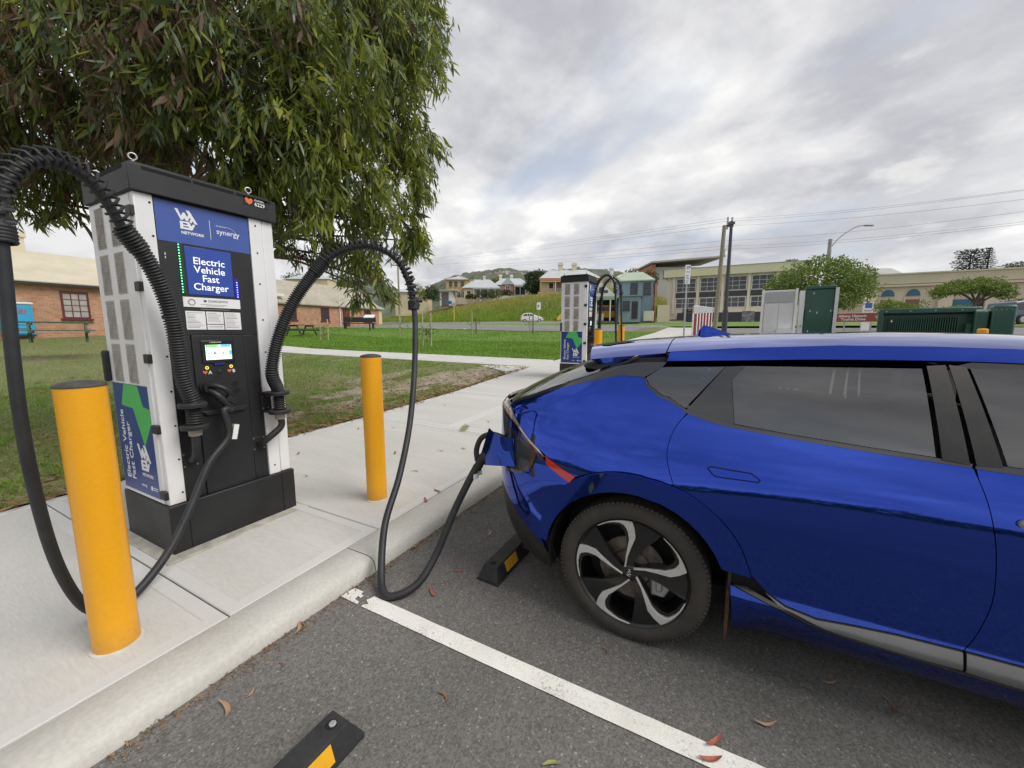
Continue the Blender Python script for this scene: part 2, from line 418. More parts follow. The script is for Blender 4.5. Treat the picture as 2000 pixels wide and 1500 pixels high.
sx = [-6, -3.9, -1.5, .95, 1.94, 4.5]
for a, b in zip(sx[:-1], sx[1:]): slab(a, b, KY1, FY)
for a, b in ((4.5, 6.9), (6.9, 8.6), (8.6, 10.6), (10.6, 12.4), (12.4, 15), (15, 18), (18, 22), (22, 27), (27, 34), (34, 42)):
    slab(a, b, KY1, 3.42); slab(a, b, 3.42, FY)
mb = MB(); xs = [-6, 0, 5, 9, 11, 14, 34, 42]
for a, b in zip(xs[:-1], xs[1:]):
    mb.add([(a, KY1, float(fx(a)) - .07), (b, KY1, float(fx(b)) - .07), (b, FY, float(fx(b)) - .07), (a, FY, float(fx(a)) - .07)], [(0, 1, 2, 3)])
mb.build('joint_bed', M_joint, footpath)
# path across the lawn
lawn_path = tag(bpy.data.objects.new('path', None), kind='structure'); link(lawn_path)
yy = [FY] + lin(7.5, 43, 15)
for a, b in zip(yy[:-1], yy[1:]): slab(10.6, 12.4, a, b, lawn_path, zf=lambda x, y: T(x, y) + .03)
mb = MB(); mb.prism([(9.1, FY + .004), (10.59, FY + .004), (10.59, FY + 1.9)], .38, .515).build('splay', M_conc, lawn_path)
# charger pad: a thin mortar skirt round the plinth comes with the charger below

# ------------------------------------------------------------------ painted bay line, chipped at its kerb end
line = tag(bpy.data.objects.new('bay_line', None), kind='structure'); link(line)
def strip(poly, nm='paint'):
    mb = MB(); mb.add([(x, y, float(AS(x, y)) + .005) for x, y in [(p[0] - .042 * min(1, max(0, (p[1] - .75) / 1.1)) ** 1.3, p[1]) for p in poly]], [tuple(range(len(poly)))]); return mb.build(nm, M_paint, line)
r3 = random.Random(5)
LX0, LX1 = 1.428, 1.523
def ragged(y0, y1, n):
    ys = lin(y0, y1, n)
    return [(LX1 + r3.uniform(-.0012, .0012), y) for y in ys] + [(LX0 + r3.uniform(-.0012, .0012), y) for y in ys[::-1]]
strip([(x, y - .062) for x, y in ((1.432, 1.925), (1.52, 1.915), (1.522, 1.845), (1.50, 1.838), (1.497, 1.815), (1.475, 1.818), (1.482, 1.842), (1.455, 1.835), (1.448, 1.80), (1.428, 1.79))])
k_ = ragged(1.70, -4.5, 90)
strip(k_ + [(1.445, 1.70), (1.46, 1.68), (1.48, 1.715), (1.50, 1.705)])
# ================================================================== fast chargers
M_blk = mat('black_powder_coat', (.020, .021, .023), .48, var=.25, vscale=3, bump=.06, bscale=400, rvar=.1)
M_blkgl = mat('black_glass_panel', (.014, .014, .015), .22, var=.2, vscale=2)
M_wht = mat('white_powder_coat', (.80, .80, .81), .42, var=.05, vscale=2.5, bump=.04, bscale=300, rvar=.08)
M_lou = mat('louvre_grey', (.62, .59, .56), .6, var=.12, vscale=14)
M_blue = mat('blue_vinyl', (.020, .050, .245), .30, var=.06, vscale=3)
M_blue2 = mat('pale_blue_vinyl', (.055, .105, .37), .34, var=.05, vscale=3)
M_green = mat('green_vinyl', (.085, .50, .13), .4, var=.05)
M_prt = mat('white_print', (.82, .82, .82), .5, var=.03)
M_ink = mat('dark_ink', (.05, .05, .055), .6, var=.1)
M_greyink = mat('grey_ink', (.38, .38, .38), .6, var=.1)
M_org = mat('orange_print', (.80, .17, .05), .5, var=.05)
M_hose = mat('ribbed_rubber', (.026, .027, .029), .58, var=.3, vscale=8, bump=.08, bscale=200)
M_cable = mat('cable_rubber', (.024, .026, .029), .52, var=.25, vscale=6, bump=.1, bscale=120)
M_steel = mat('galvanised_steel', (.56, .55, .52), .35, .9, var=.15, vscale=30)
M_nylon = mat('grey_nylon_gland', (.36, .33, .28), .6, var=.15)
M_holes = mat('shadow_black', (.006, .006, .006), .9, var=.1)
M_yel = glow('yellow_button_ring', (.85, .70, .10), .6)
M_ledg = glow('green_led', (.10, .95, .35), 2.6)
M_ledb = glow('blue_led', (.20, .25, 1.0), 3.0)
M_ledg0 = mat('led_strip_base', (.01, .05, .02), .4, var=.1)
M_ledb0 = glow('blue_led_base', (.01, .01, .30), .25)
M_lcd = glow('lcd_white', (.62, .80, .84), .72)
M_lcdg = glow('lcd_green', (.15, .75, .12), .6)
M_lcdb = glow('lcd_blue', (.05, .38, .78), .6)
M_scr = glow('screen_blue', (.020, .055, .30), .12)
M_scr.node_tree.nodes['Principled BSDF'].inputs['Roughness'].default_value = .12
M_scrt = glow('screen_white', (.8, .82, .86), .35)
M_mortar = mat('mortar', (.47, .45, .39), .95, var=.2, vscale=9, bump=.5, bscale=60)


def front(x, z, y=0.0): return Matrix.Translation((x, y, z)) @ Matrix.Rotation(R(90), 4, 'X')
def side(x, y, z, turn=0):   # plane facing -X: u -> -Y, v -> +Z
    return Matrix.Translation((x, y, z)) @ Matrix(((0, 0, -1, 0), (-1, 0, 0, 0), (0, 1, 0, 0), (0, 0, 0, 1))) @ Matrix.Rotation(R(turn), 4, 'Z')


WAEV = [  # angular W A over E V, unit square, drawn stroke by stroke
    [(0, 1), (.14, 1), (.26, .66), (.36, .86), (.44, .86), (.54, .66), (.60, .78), (.68, .70), (.56, .46), (.46, .46), (.40, .58), (.33, .46), (.24, .46)],
    [(.50, 1), (.66, 1), (1.0, .36), (.86, .36), (.78, .50), (.70, .36), (.62, .44), (.70, .58), (.60, .78)],
    [(.18, .40), (.50, .40), (.54, .32), (.32, .32), (.32, .24), (.56, .24), (.58, .16), (.32, .16), (.32, .10), (.60, .10), (.64, 0), (.18, 0)],
    [(.46, .42), (.60, .42), (.70, .20), (.76, .32), (.88, .32), (.72, 0), (.62, 0)]]


def logo(name, M, s, parent, material=None):
    mb = MB()
    for i, p in enumerate(WAEV): mb.prism([(x * s, y * s) for x, y in p], 0, .0012 + .0002 * i, M)
    return mb.build(name, material or M_prt, parent)


def resample(pts, step):
    P = smooth_path(pts, 14); d = [0]
    for a, b in zip(P[:-1], P[1:]): d.append(d[-1] + (b - a).length)
    n = max(2, int(d[-1] / step)); out = []; j = 0
    for i in range(n + 1):
        t = d[-1] * i / n
        while j < len(d) - 2 and d[j + 1] < t: j += 1
        k = (t - d[j]) / max(1e-9, d[j + 1] - d[j]); out.append(P[j].lerp(P[j + 1], k))
    return out


def corrugated(pts, r, pitch, parent, name='corrugated_hose', collar=True):
    P = resample(pts, pitch / 4); rr = []
    for i in range(len(P)):
        k = i % 4; base = r * (1 if k in (1, 2) else .76)
        if collar and len(P) - i < 30: base *= 1.14
        rr.append(base)
    mb = MB().tube(P, rr, 20); return mb.build(name, M_hose, parent, smooth=75)


def spiral(pts, parent, R0=.041, r=.0075, pitch=.036, bulge=.017, up=(0, 0, 1), tight_end=.0):
    """loose coil guard riding on the cable, hanging off its outer side"""
    P = resample(pts, .006); n = len(P); L = .006 * n; out = []; ph = 0; u = None
    for i in range(n):
        t = (P[min(i + 1, n - 1)] - P[max(i - 1, 0)]).normalized()
        if u is None: u = t.orthogonal().normalized()
        u = (u - t * u.dot(t)).normalized(); w = t.cross(u)
        k = i / n; q = pitch * (1 if k < .78 else .45)
        ph += 2 * math.pi * .006 / q
        o = Vector(up); o = (o - t * o.dot(t)); o = o.normalized() if o.length > .2 else o
        out.append(P[i] + (u * math.cos(ph) + w * math.sin(ph)) * R0 + o * bulge)
    # resample coil evenly enough
    return MB().tube(out, r, 6).build('coil_guard', M_hose, parent, smooth=60)


def make_charger(origin, label, hoses):
    t = thing('fast_charger', origin, 0, label, 'charger', 'vehicle fast chargers')
    Wd, Dp = .83, .665
    # mortar skirt + plinth
    MB().box(-.07, Wd + .06, -.09, Dp + .05, -.01, .012).build('mortar_skirt', M_mortar, t, bevel=.006)
    pl = MB().box(0, Wd, 0, Dp, .008, .33).build('plinth', M_blk, t, bevel=.006)
    tag(MB().box(.1, .104, -.0025, 0, .012, .326).box(Wd - .104, Wd - .1, -.0025, 0, .012, .326).build('plinth_seam', M_holes, pl), kind='stuff')
    # cabinet
    MB().box(.014, Wd - .014, .05, Dp - .012, .328, 2.24).build('cabinet', M_wht, t, bevel=.008)
    MB().box(.014, .105, .018, .06, .331, 2.237).build('corner_post', M_wht, t, bevel=.006)
    MB().box(.648, .735, .018, .06, .331, 2.237).build('corner_post', M_wht, t, bevel=.004)
    MB().box(.738, Wd - .014, .022, .06, .331, 2.237).build('corner_post', M_wht, t, bevel=.006)
    mb = MB()
    for x in (.088, .665):
        for z in (.40, .62, .84, 1.06, 1.28, 1.52, 1.78, 2.0, 2.19):
            mb.lathe([(.006, 0), (.006, .003), (.003, .004)], 10, Matrix.Translation((x if x < .5 else .69, .0185, z)) @ Matrix.Rotation(R(90), 4, 'X'))
    tag(mb.build('rivets', M_holes, t), kind='stuff')
    # side door and its vents
    dr = MB().box(.006, .02, .062, Dp - .02, .336, 2.225).build('side_door', M_wht, t, bevel=.004)
    lm = MB(); lm.box(0, .004, -.065, .065, -.125, .125); lm.cur = 1
    for i in range(17):
        z = -.115 + i * .0144
        lm.add([(-.006, -.06, z - .003), (-.006, .06, z - .003), (.001, .06, z + .008), (.001, -.06, z + .008)], [(0, 1, 2, 3), (3, 2, 1, 0)])
    me = lm.mesh('vent', [M_lou, M_lou])
    for zc in (2.075, 1.79, 1.507, 1.23):
        for yc in (.495, .275):
            v = bpy.data.objects.new('vent', me); link(v, dr); v.location = (.0035, yc, zc)
    for z in (2.13, 1.70, 1.27, .83, .40):
        MB().box(-.006, .03, .02, .085, z - .028, z + .028).build('hinge', M_blk, t, bevel=.004)
    MB().box(-.028, .008, Dp - .045, Dp - .005, 1.10, 1.31).build('door_handle', M_blk, t, bevel=.012)
    # side sticker
    sx_, sy0, sy1, sz0, sz1 = .0045, .115, .635, .36, 1.095
    st = MB().box(sx_, .0065, sy0, sy1, sz0, sz1).build('side_sticker', M_blue, t)
    w, h = sy1 - sy0, sz1 - sz0; S = side(sx_, sy1, sz0)
    MB().prism([(u * w, (1 - v) * h) for u, v in ((.35, .004), (.73, .004), (.83, .185), (.998, .20), (.998, .33), (.76, .545), (.545, .215), (.22, .20))], 0, .0012, S).build('green_bolt', M_green, st)
    text_obj('sticker_lettering', 'Electric Vehicle\nFast Charger', .077, S @ Matrix.Translation((.115, .075, 0)) @ Matrix.Rotation(R(90), 4, 'Z'), M_prt, st, bold=.0006, line=1.0)
    logo('network_logo', S @ Matrix.Translation((.275, .165, 0)), .175, st)
    text_obj('network_lettering', 'NETWORK', .030, S @ Matrix.Translation((.30, .125, 0)), M_prt, st, bold=.0008, space=1.1)
    text_obj('sponsor_lettering', 'synergy', .026, S @ Matrix.Translation((.27, .052, 0)), M_prt, st, bold=.0003)
    MB().lathe([(.016, 0), (.016, .001)], 12, S @ Matrix.Translation((.42, .056, 0))).prism([(.445, .065), (.50, .065), (.50, .06), (.445, .06)], 0, .001, S).prism([(.445, .052), (.50, .052), (.50, .047), (.445, .047)], 0, .001, S).build('sponsor_mark', M_prt, st)
    # cap
    cp = MB().box(-.006, Wd + .006, -.006, Dp + .006, 2.238, 2.385).build('cap', M_blk, t, bevel=.004)
    for a, b in ((.06, .30), (.315, .55), (.565, .80)):
        MB().box(a, b, -.0085, -.003, 2.362, 2.380).build('cap_slot', M_holes, cp)
    MB().box(-.0085, -.003, .06, .6, 2.362, 2.380).build('cap_slot', M_holes, cp)
    MB().box(.02, Wd - .02, .03, Dp - .03, 2.385, 2.405).build('lid', M_blk, cp, bevel=.004)
    for x, y in ((.05, .06), (.685, .06), (.05, .6), (.70, .6)):
        MB().ring((x, y, 2.438), (.25, 1, 0), .0185, .0048, 18, 7).tube([(x, y, 2.38), (x, y, 2.422)], .008, 8).build('lifting_eye', M_steel, cp, smooth=60)
    sp = MB().box(.61, .775, -.0085, -.005, 2.318, 2.372).build('station_plate', M_blkgl, cp)
    MB().prism([(.618, 2.358), (.63, 2.367), (.645, 2.358), (.66, 2.367), (.672, 2.358), (.665, 2.335), (.645, 2.322), (.625, 2.335)], 0, .001, Matrix.Translation((0, -.0088, 0)) @ Matrix.Rotation(R(90), 4, 'X')).build('fox_mark', M_org, sp)
    text_obj('station_number', '6229', .036, front(.682, 2.322, -.0088), M_prt, sp, bold=.0006)
    text_obj('station_word', 'STATION', .0155, front(.682, 2.355, -.0088), M_prt, sp, bold=.0003)
    # front panel: recessed black upper and lower sections
    up_ = MB().box(.105, .648, .030, .06, 1.412, 2.236).build('upper_panel', M_blk, t, bevel=.002)
    sg = MB().box(.112, .643, .0275, .0305, 1.985, 2.224).build('header_sign', M_blue2, up_)
    logo('network_logo', front(.212, 2.075, .0272), .118, sg)
    text_obj('network_lettering', 'NETWORK', .024, front(.236, 2.046, .0272), M_prt, sg, bold=.0008, space=1.08)
    MB().box(.398, .4005, .0262, .0278, 2.04, 2.16).build('divider', M_prt, sg)
    text_obj('sponsor_lettering', 'synergy', .047, front(.436, 2.085, .0272), M_prt, sg, bold=.0004)
    text_obj('powered_lettering', 'powered by', .012, front(.436, 2.133, .0272), M_prt, sg, bold=.0001)
    arc = [(.505 + .062 * math.cos(a), .0268, 2.075 + .062 * math.sin(a)) for a in np.linspace(R(-5), R(98), 18)]
    MB().tube(arc, .0013, 5).build('swoosh', M_prt, sg)
    s1 = MB().box(.242, .512, .0268, .0305, 1.672, 1.972).build('screen', M_scr, up_, bevel=.002)
    text_obj('screen_lettering', 'Electric\nVehicle\nFast\nCharger', .062, front(.375, 1.868, .0264), M_scrt, s1, bold=.0004, align='CENTER', line=.88)
    gs = MB().box(.205, .232, .0272, .0305, 1.672, 1.985).build('led_strip', M_ledg0, up_)
    mb = MB()
    for i in range(18): mb.lathe([(.0032, 0), (.0032, .002)], 8, front(.212, 1.682 + i * .0172, .027))
    tag(mb.build('leds', M_ledg, gs), kind='stuff')
    bs = MB().box(.520, .546, .0272, .0305, 1.665, 1.80).build('led_strip', M_ledb0, up_)
    mb = MB()
    for i in range(7): mb.lathe([(.0034, 0), (.0034, .002)], 8, front(.535, 1.675 + i * .0165, .027))
    tag(mb.build('leds', M_ledb, bs), kind='stuff')
    cf = MB().box(.207, .545, .0270, .0305, 1.592, 1.655).build('operator_plate', M_prt, up_)
    text_obj('operator_lettering', 'CHARGEFOX', .019, front(.345, 1.628, .0268), M_ink, cf, bold=.0002, space=1.1)
    MB().prism([(.322, 1.642), (.329, 1.638), (.336, 1.642), (.338, 1.632), (.329, 1.624), (.320, 1.632)], 0, .0008, front(0, 0, .0268)).build('fox_mark', M_ink, cf)
    tag(MB().box(.30, .46, .0262, .0268, 1.609, 1.6125).box(.33, .44, .0262, .0268, 1.601, 1.604).build('small_print', M_greyink, cf), kind='stuff')
    MB().ring((.253, .027, 1.623), (0, 1, 0), .018, .004, 14, 4).build('emblem', M_greyink, cf)
    MB().box(.30, .475, .0265, .0305, 1.579, 1.582).build('caption_line', M_greyink, up_)
    for k, (x0, x1, z0, z1) in enumerate(((.212, .322, 1.447, 1.566), (.328, .43, 1.485, 1.566), (.328, .43, 1.447, 1.48), (.436, .54, 1.447, 1.566))):
        nt_ = MB().box(x0, x1, .027, .0305, z0, z1).build('notice', M_prt, up_)
        mb = MB(); rr = random.Random(k); z = z1 - .012; i = 0
        while z > z0 + .008:
            ww = (x1 - x0 - .014) * rr.uniform(.55, 1) * (.62 if (k == 0 and .02 < z1 - z < .065) else 1)
            mb.box(x0 + .007, x0 + .007 + ww, .0264, .0268, z, z + (.0035 if i % 4 == 0 else .0018)); z -= .0075 if i % 4 else .009; i += 1
        tag(mb.build('printed_lines', M_greyink, nt_), kind='stuff')
    MB().box(.138, .142, .027, .0305, 1.90, 1.915).box(.138, .142, .027, .0305, 1.88, 1.893).build('sensor_slot', M_prt, up_)
    MB().box(.105, .226, .032, .06, .331, 1.408).build('lower_panel', M_blk, t, bevel=.003)
    lo = MB().box(.230, .548, .026, .06, .331, 1.408).build('centre_panel', M_blk, t, bevel=.003)
    MB().box(.552, .648, .032, .06, .331, 1.408).build('lower_panel', M_blk, t, bevel=.003)
    dp = MB().box(.275, .475, .018, .0275, 1.222, 1.375).build('display', M_blkgl, lo, bevel=.006)
    MB().prism([(.335, 1.225), (.345, 1.205), (.405, 1.205), (.415, 1.225)], 0, .006, front(0, 0, .024)).build('card_reader', M_blkgl, dp)
    MB().box(.345, .405, .0172, .019, 1.211, 1.22).build('reader_light', M_ledb0, dp)
    MB().box(.298, .455, .0165, .0185, 1.245, 1.345).build('lcd', M_lcd, dp)
    tag(MB().box(.30, .372, .0158, .0166, 1.329, 1.344).build('lcd_bar', M_lcdg, dp), kind='stuff')
    tag(MB().box(.392, .452, .0158, .0166, 1.329, 1.344).box(.44, .454, .0158, .0166, 1.275, 1.305).build('lcd_bar', M_lcdb, dp), kind='stuff')
    text_obj('lcd_letter', 'A', .036, front(.34, 1.277, .0163), M_ink, dp, bold=.0004)
    text_obj('lcd_letter', '43', .030, front(.395, 1.277, .0163), M_ink, dp)
    text_obj('lcd_letter', '%', .014, front(.43, 1.277, .0163), M_greyink, dp)
    MB().box(.378, .3795, .0158, .0166, 1.25, 1.325).build('lcd_divider', M_greyink, dp)
    MB().ring((.312, .0162, 1.300), (0, 1, 0), .011, .0016, 16, 4).ring((.312, .0162, 1.275), (0, 1, 0), .009, .0014, 16, 4).build('plug_icon', M_ink, dp)
    MB().box(.325, .332, .0172, .019, 1.357, 1.366).build('maker_mark', M_org, dp)
    text_obj('maker_lettering', 'KEMPOWER', .011, front(.336, 1.358, .0176), M_prt, dp, bold=.0001)
    for nm, x in (('A', .300), ('B', .448)):
        MB().ring((x, .025, 1.192), (0, 1, 0), .0085, .0026, 18, 6).build('button_ring', M_yel, lo)
        MB().prism([(x - .024, 1.174), (x - .013, 1.168), (x - .002, 1.174), (x, 1.163), (x - .013, 1.150), (x - .026, 1.163)], 0, .001, front(0, 0, .0255)).build('fox_mark', M_org, lo)
        text_obj('button_letter', nm, .031, front(x + .006, 1.150, .0255), M_prt, lo, bold=.0008)
    MB().lathe([(.014, 0), (.014, .004), (.010, .006)], 16, front(.375, 1.163, .026)).build('stop_button', M_hose, lo)
    sk = MB().lathe([(.026, 0), (.026, .004), (.021, .004)], 20, front(.468, 1.068, .027)).lathe([(.026, 0), (.026, .004), (.021, .004)], 20, front(.470, 1.018, .027)).build('spare_socket', M_hose, lo)
    MB().lathe([(.021, 0), (.021, .0046)], 20, front(.468, 1.068, .027)).lathe([(.021, 0), (.021, .0046)], 20, front(.470, 1.018, .027)).build('socket_hole', M_holes, sk)
    MB().prism([(.235, .905), (.53, .905), (.50, .875), (.27, .875)], 0, .022, front(0, 0, .026)).build('drip_ledge', M_hose, lo, bevel=.004)
    # hose brackets and glands
    for x, gx_, gz in ((.150, .152, .60), (.700, .590, .60)):
        d0 = 1 if x < .4 else -1
        bk = MB().box(x - .02, x + .06 * d0 if d0 > 0 else x + .02, -.01, .034, .80, 1.0) if False else MB()
        bk.box(min(x, x + .075 * d0), max(x, x + .075 * d0), .012, .032, .835, .985)
        for z in (.835, .975): bk.prism([(x + .085 * d0, .02), (x, .02), (x, -.085), (x + .05 * d0, -.09)], z - .004, z + .004)
        bk = bk.build('hose_bracket', M_blk, t, bevel=.003)
        for z in (.835, .975):
            MB().lathe([(.046, -.014), (.074, -.014), (.076, -.008), (.076, .008), (.070, .014), (.046, .014)], 28, Matrix.Translation((x, -.085, z))).build('flange', M_hose, bk, smooth=40)
        mb = MB()
        for dx, z in ((.03, .86), (.065, .86), (.03, .95), (.065, .95)): mb.lathe([(.006, 0), (.006, .004)], 8, front(x + dx * d0, z, .012))
        tag(mb.build('bolts', M_steel, bk), kind='stuff')
        MB().lathe([(.030, .775), (.036, .78), (.036, .805), (.044, .812), (.044, .825)], 18, Matrix.Translation((x, -.085, 0))).build('gland', M_nylon, bk, smooth=40)
        pt = smooth_path([(x, -.085, .80), (x - .002 * d0, -.085, .72), (gx_ * .75 + x * .25, -.06, .645), (gx_, -.01, .605), (gx_, .03, .60)], 6)
        MB().tube(pt, .024, 14).build('inlet_cable', M_cable, t, smooth=60)
        gp = MB().prism([(gx_ - .045, gz - .05), (gx_ + .045, gz - .05), (gx_ + .045, gz + .05), (gx_ - .045, gz + .05)], 0, .006, front(0, 0, .032)).build('gland_plate', M_blk, t, bevel=.004)
        mb = MB()
        for dx in (-.036, .036):
            for dz in (-.04, .04): mb.lathe([(.006, 0), (.006, .004)], 8, front(gx_ + dx, gz + dz, .026))
        tag(mb.build('bolts', M_steel, gp), kind='stuff')
    o = Vector(origin)
    for hs in hoses:
        L0 = lambda pts: [Vector(p) - o for p in pts]
        corrugated(L0(hs['hose']), .0445, .0165, t)
        hp = L0(hs['hose'])[-1]; cpth = [hp] + L0(hs['arch'])
        MB().tube(resample(cpth + L0(hs['drop']), .02), .0225, 14).build('charging_cable', M_cable, t, smooth=70)
        spiral(cpth, t, up=hs.get('up', (0, 0, 1)))
        e = cpth[-1]; mb = MB()
        for i in range(5): mb.ring(e + Vector((0, 0, -.02 + .014 * i)), (0, .1, 1), .040, .0075, 18, 6)
        gr = mb.build('cable_grip', M_hose, t, smooth=60)
        if 'plug' not in hs: MB().tube([e + Vector((.03, 0, .045)), e + Vector((.075, -.02, .05))], .018, 12).build('grip_knob', M_blk, gr, smooth=50)
        if 'plug' in hs:      # parked connector: barrel in the holster, D-shaped hand grip hanging off it
            p = Vector((.285, .02, 1.065)); pg = MB()
            pg.tube([p + Vector((0, .01, 0)), p + Vector((0, -.05, -.004))], [.040, .036], 18)
            pg.tube(smooth_path([p + Vector((-.012, -.03, .006)), p + Vector((.012, -.075, .012)), p + Vector((.055, -.105, -.012)), p + Vector((.088, -.10, -.05)), p + Vector((.098, -.085, -.085))], 5), .0165, 10)
            pg.tube(smooth_path([p + Vector((0, -.04, -.02)), p + Vector((.025, -.075, -.055)), p + Vector((.062, -.085, -.11)), p + Vector((.085, -.085, -.15))], 5), [.024] * 5 + [.026] * 11, 12)
            pg.box(-.03, .03, -.022, .022, -.018, .018, Matrix.Translation(p + Vector((.092, -.088, -.09))) @ Matrix.Rotation(R(35), 4, 'Y'))
            pgo = pg.build('parked_connector', M_blk, t, smooth=40)
            MB().ring(p + Vector((0, -.012, 0)), (0, 1, 0), .042, .005, 22, 6).build('holster_ring', M_hose, pgo, smooth=60)
            q = L0(hs['drop'])[-3]
            MB().box(-.002, .03, -.012, .012, -.05, .05, Matrix.Translation(q + Vector((.025, 0, .02))) @ Matrix.Rotation(R(14), 4, 'Y')).build('cable_tag', M_prt, t)
    return t


def onY(px, py, Y):
    r = ray(px, py); return EYE + r * (Y / r.y)


C1 = Vector((1.075, 3.03, .131))
hL = dict(hose=[C1 + Vector((.150, -.085, .82)), C1 + Vector((.150, -.085, .99)), onY(358, 740, 2.94), onY(340, 640, 2.915), onY(318, 568, 2.89), onY(285, 505, 2.86), onY(240, 447, 2.83)],
          arch=[onY(210, 398, 2.80), onY(172, 352, 2.77), (.74, 2.73, 2.325), onY(92, 315, 2.69), onY(50, 322, 2.66), onY(18, 355, 2.63), onY(2, 400, 2.61), onY(2, 462, 2.60)],
          drop=[(.490, 2.60, 1.80), (.470, 2.605, 1.24), (.480, 2.61, .80), (.515, 2.625, .47), (.585, 2.655, .235), (.690, 2.70, .158), (.80, 2.74, .165), (.97, 2.80, .29), (1.13, 2.86, .50), (1.265, 2.905, .72), onY(447, 850, 2.93), onY(437, 802, 2.945), C1 + Vector((.375, -.07, .90))], plug=1)
hR = dict(hose=[C1 + Vector((.70, -.085, .82)), C1 + Vector((.70, -.085, .99)), onY(531, 725, 2.92), onY(545, 655, 2.885), onY(572, 592, 2.85), onY(604, 545, 2.80), onY(632, 512, 2.76)],
          arch=[onY(658, 495, 2.71), onY(690, 484, 2.64), onY(722, 481, 2.55), onY(757, 493, 2.45), onY(783, 518, 2.37), onY(799, 555, 2.30), onY(808, 598, 2.25)],
          drop=[onY(811, 640, 2.22), onY(809, 730, 2.15), onY(800, 830, 2.05), onY(780, 930, 1.96), (1.76, 1.875, .33), (1.585, 1.74, .135), (1.512, 1.645, .066), (1.55, 1.57, .058), (1.655, 1.505, .10), (1.78, 1.475, .22), (1.885, 1.425, .44), (1.96, 1.365, .62), (2.003, 1.318, .735)])
make_charger(C1, 'black and white fast charger reading station 6229 beside the two near yellow bollards', [hL, hR])
C2 = Vector((9.0, 2.84, .455))
def h2(x): return dict(hose=[C2 + Vector(p) for p in ((x, -.085, .82), (x, -.085, 1.0), (x, -.10, 1.5), (x, -.12, 1.9))],
                       arch=[C2 + Vector(p) for p in ((x, -.16, 2.12), (x, -.25, 2.29), (x, -.37, 2.36), (x, -.48, 2.31), (x, -.555, 2.18), (x, -.59, 1.98))],
                       drop=[C2 + Vector(p) for p in ((x, -.605, 1.6), (x, -.64, .9), (x - .03, -.66, .35), (x - .05, -.60, .13), (x - .05, -.48, .10), (x, -.32, .18), (x + .1, -.26, .38), (.33, -.22, .62), (.37, -.13, .80), (.375, -.07, .90))], plug=1)
ha, hb = h2(.15), h2(.70); hb['drop'] = [C2 + Vector(p) for p in ((.70, -.605, 1.6), (.70, -.64, .9), (.68, -.66, .35), (.66, -.60, .13), (.62, -.48, .10), (.60, -.32, .22), (.55, -.24, .5), (.50, -.14, .8), (.47, -.06, .95), (.468, 0.02, 1.01))]; hb.pop('plug')
make_charger(C2, 'second fast charger farther along the path, seen side-on beyond the car tail', [ha, hb])

# ------------------------------------------------------------------ bollards
def bollard_paint():
    """enamel with rubbed scuffs and a splash of grime round the foot"""
    m = mat('yellow_bollard_paint', (.86, .40, .012), .34, vscale=3, col2=(.835, .38, .012), bump=.03, bscale=220, fine=.03, fscale=60, rvar=.08, detail=6)
    N, L = nodes_of(m); b = N['Principled BSDF']; src = b.inputs['Base Color'].links[0].from_socket; tc = N.new('ShaderNodeTexCoord'); oi = N.new('ShaderNodeObjectInfo')
    ad = N.new('ShaderNodeVectorMath'); L.new(tc.outputs['Object'], ad.inputs[0]); L.new(oi.outputs['Location'], ad.inputs[1])
    mp = N.new('ShaderNodeMapping'); mp.inputs['Scale'].default_value = (9, 9, 34); L.new(ad.outputs[0], mp.inputs[0])
    n1 = N.new('ShaderNodeTexNoise'); n1.inputs['Scale'].default_value = 1; n1.inputs['Detail'].default_value = 7; n1.inputs['Roughness'].default_value = .7; L.new(mp.outputs[0], n1.inputs['Vector'])
    r1 = N.new('ShaderNodeMapRange'); r1.inputs[1].default_value = .66; r1.inputs[2].default_value = .74; r1.inputs[4].default_value = .55; L.new(n1.outputs[0], r1.inputs[0])
    sp = N.new('ShaderNodeSeparateXYZ'); L.new(tc.outputs['Object'], sp.inputs[0]); r2 = N.new('ShaderNodeMapRange'); r2.inputs[1].default_value = .0; r2.inputs[2].default_value = .13; r2.inputs[3].default_value = .75; r2.inputs[4].default_value = 0; L.new(sp.outputs[2], r2.inputs[0])
    n2 = N.new('ShaderNodeTexNoise'); n2.inputs['Scale'].default_value = 30; n2.inputs['Detail'].default_value = 6; L.new(ad.outputs[0], n2.inputs['Vector'])
    mu = N.new('ShaderNodeMath'); mu.operation = 'MULTIPLY'; L.new(r2.outputs[0], mu.inputs[0]); L.new(n2.outputs[0], mu.inputs[1])
    mx = N.new('ShaderNodeMath'); mx.operation = 'MAXIMUM'; L.new(r1.outputs[0], mx.inputs[0]); L.new(mu.outputs[0], mx.inputs[1])
    c = N.new('ShaderNodeMix'); c.data_type = 'RGBA'; L.new(mx.outputs[0], c.inputs[0]); L.new(src, c.inputs[6]); c.inputs[7].default_value = (.30, .19, .07, 1); L.new(c.outputs[2], b.inputs['Base Color']); return m
M_bol = bollard_paint()
M_cap = mat('bollard_cap', (.075, .070, .068), .65, var=.25, vscale=20, bump=.15, bscale=80)
M_grout = mat('grout', (.66, .64, .58), .9, var=.15)
_bol = None
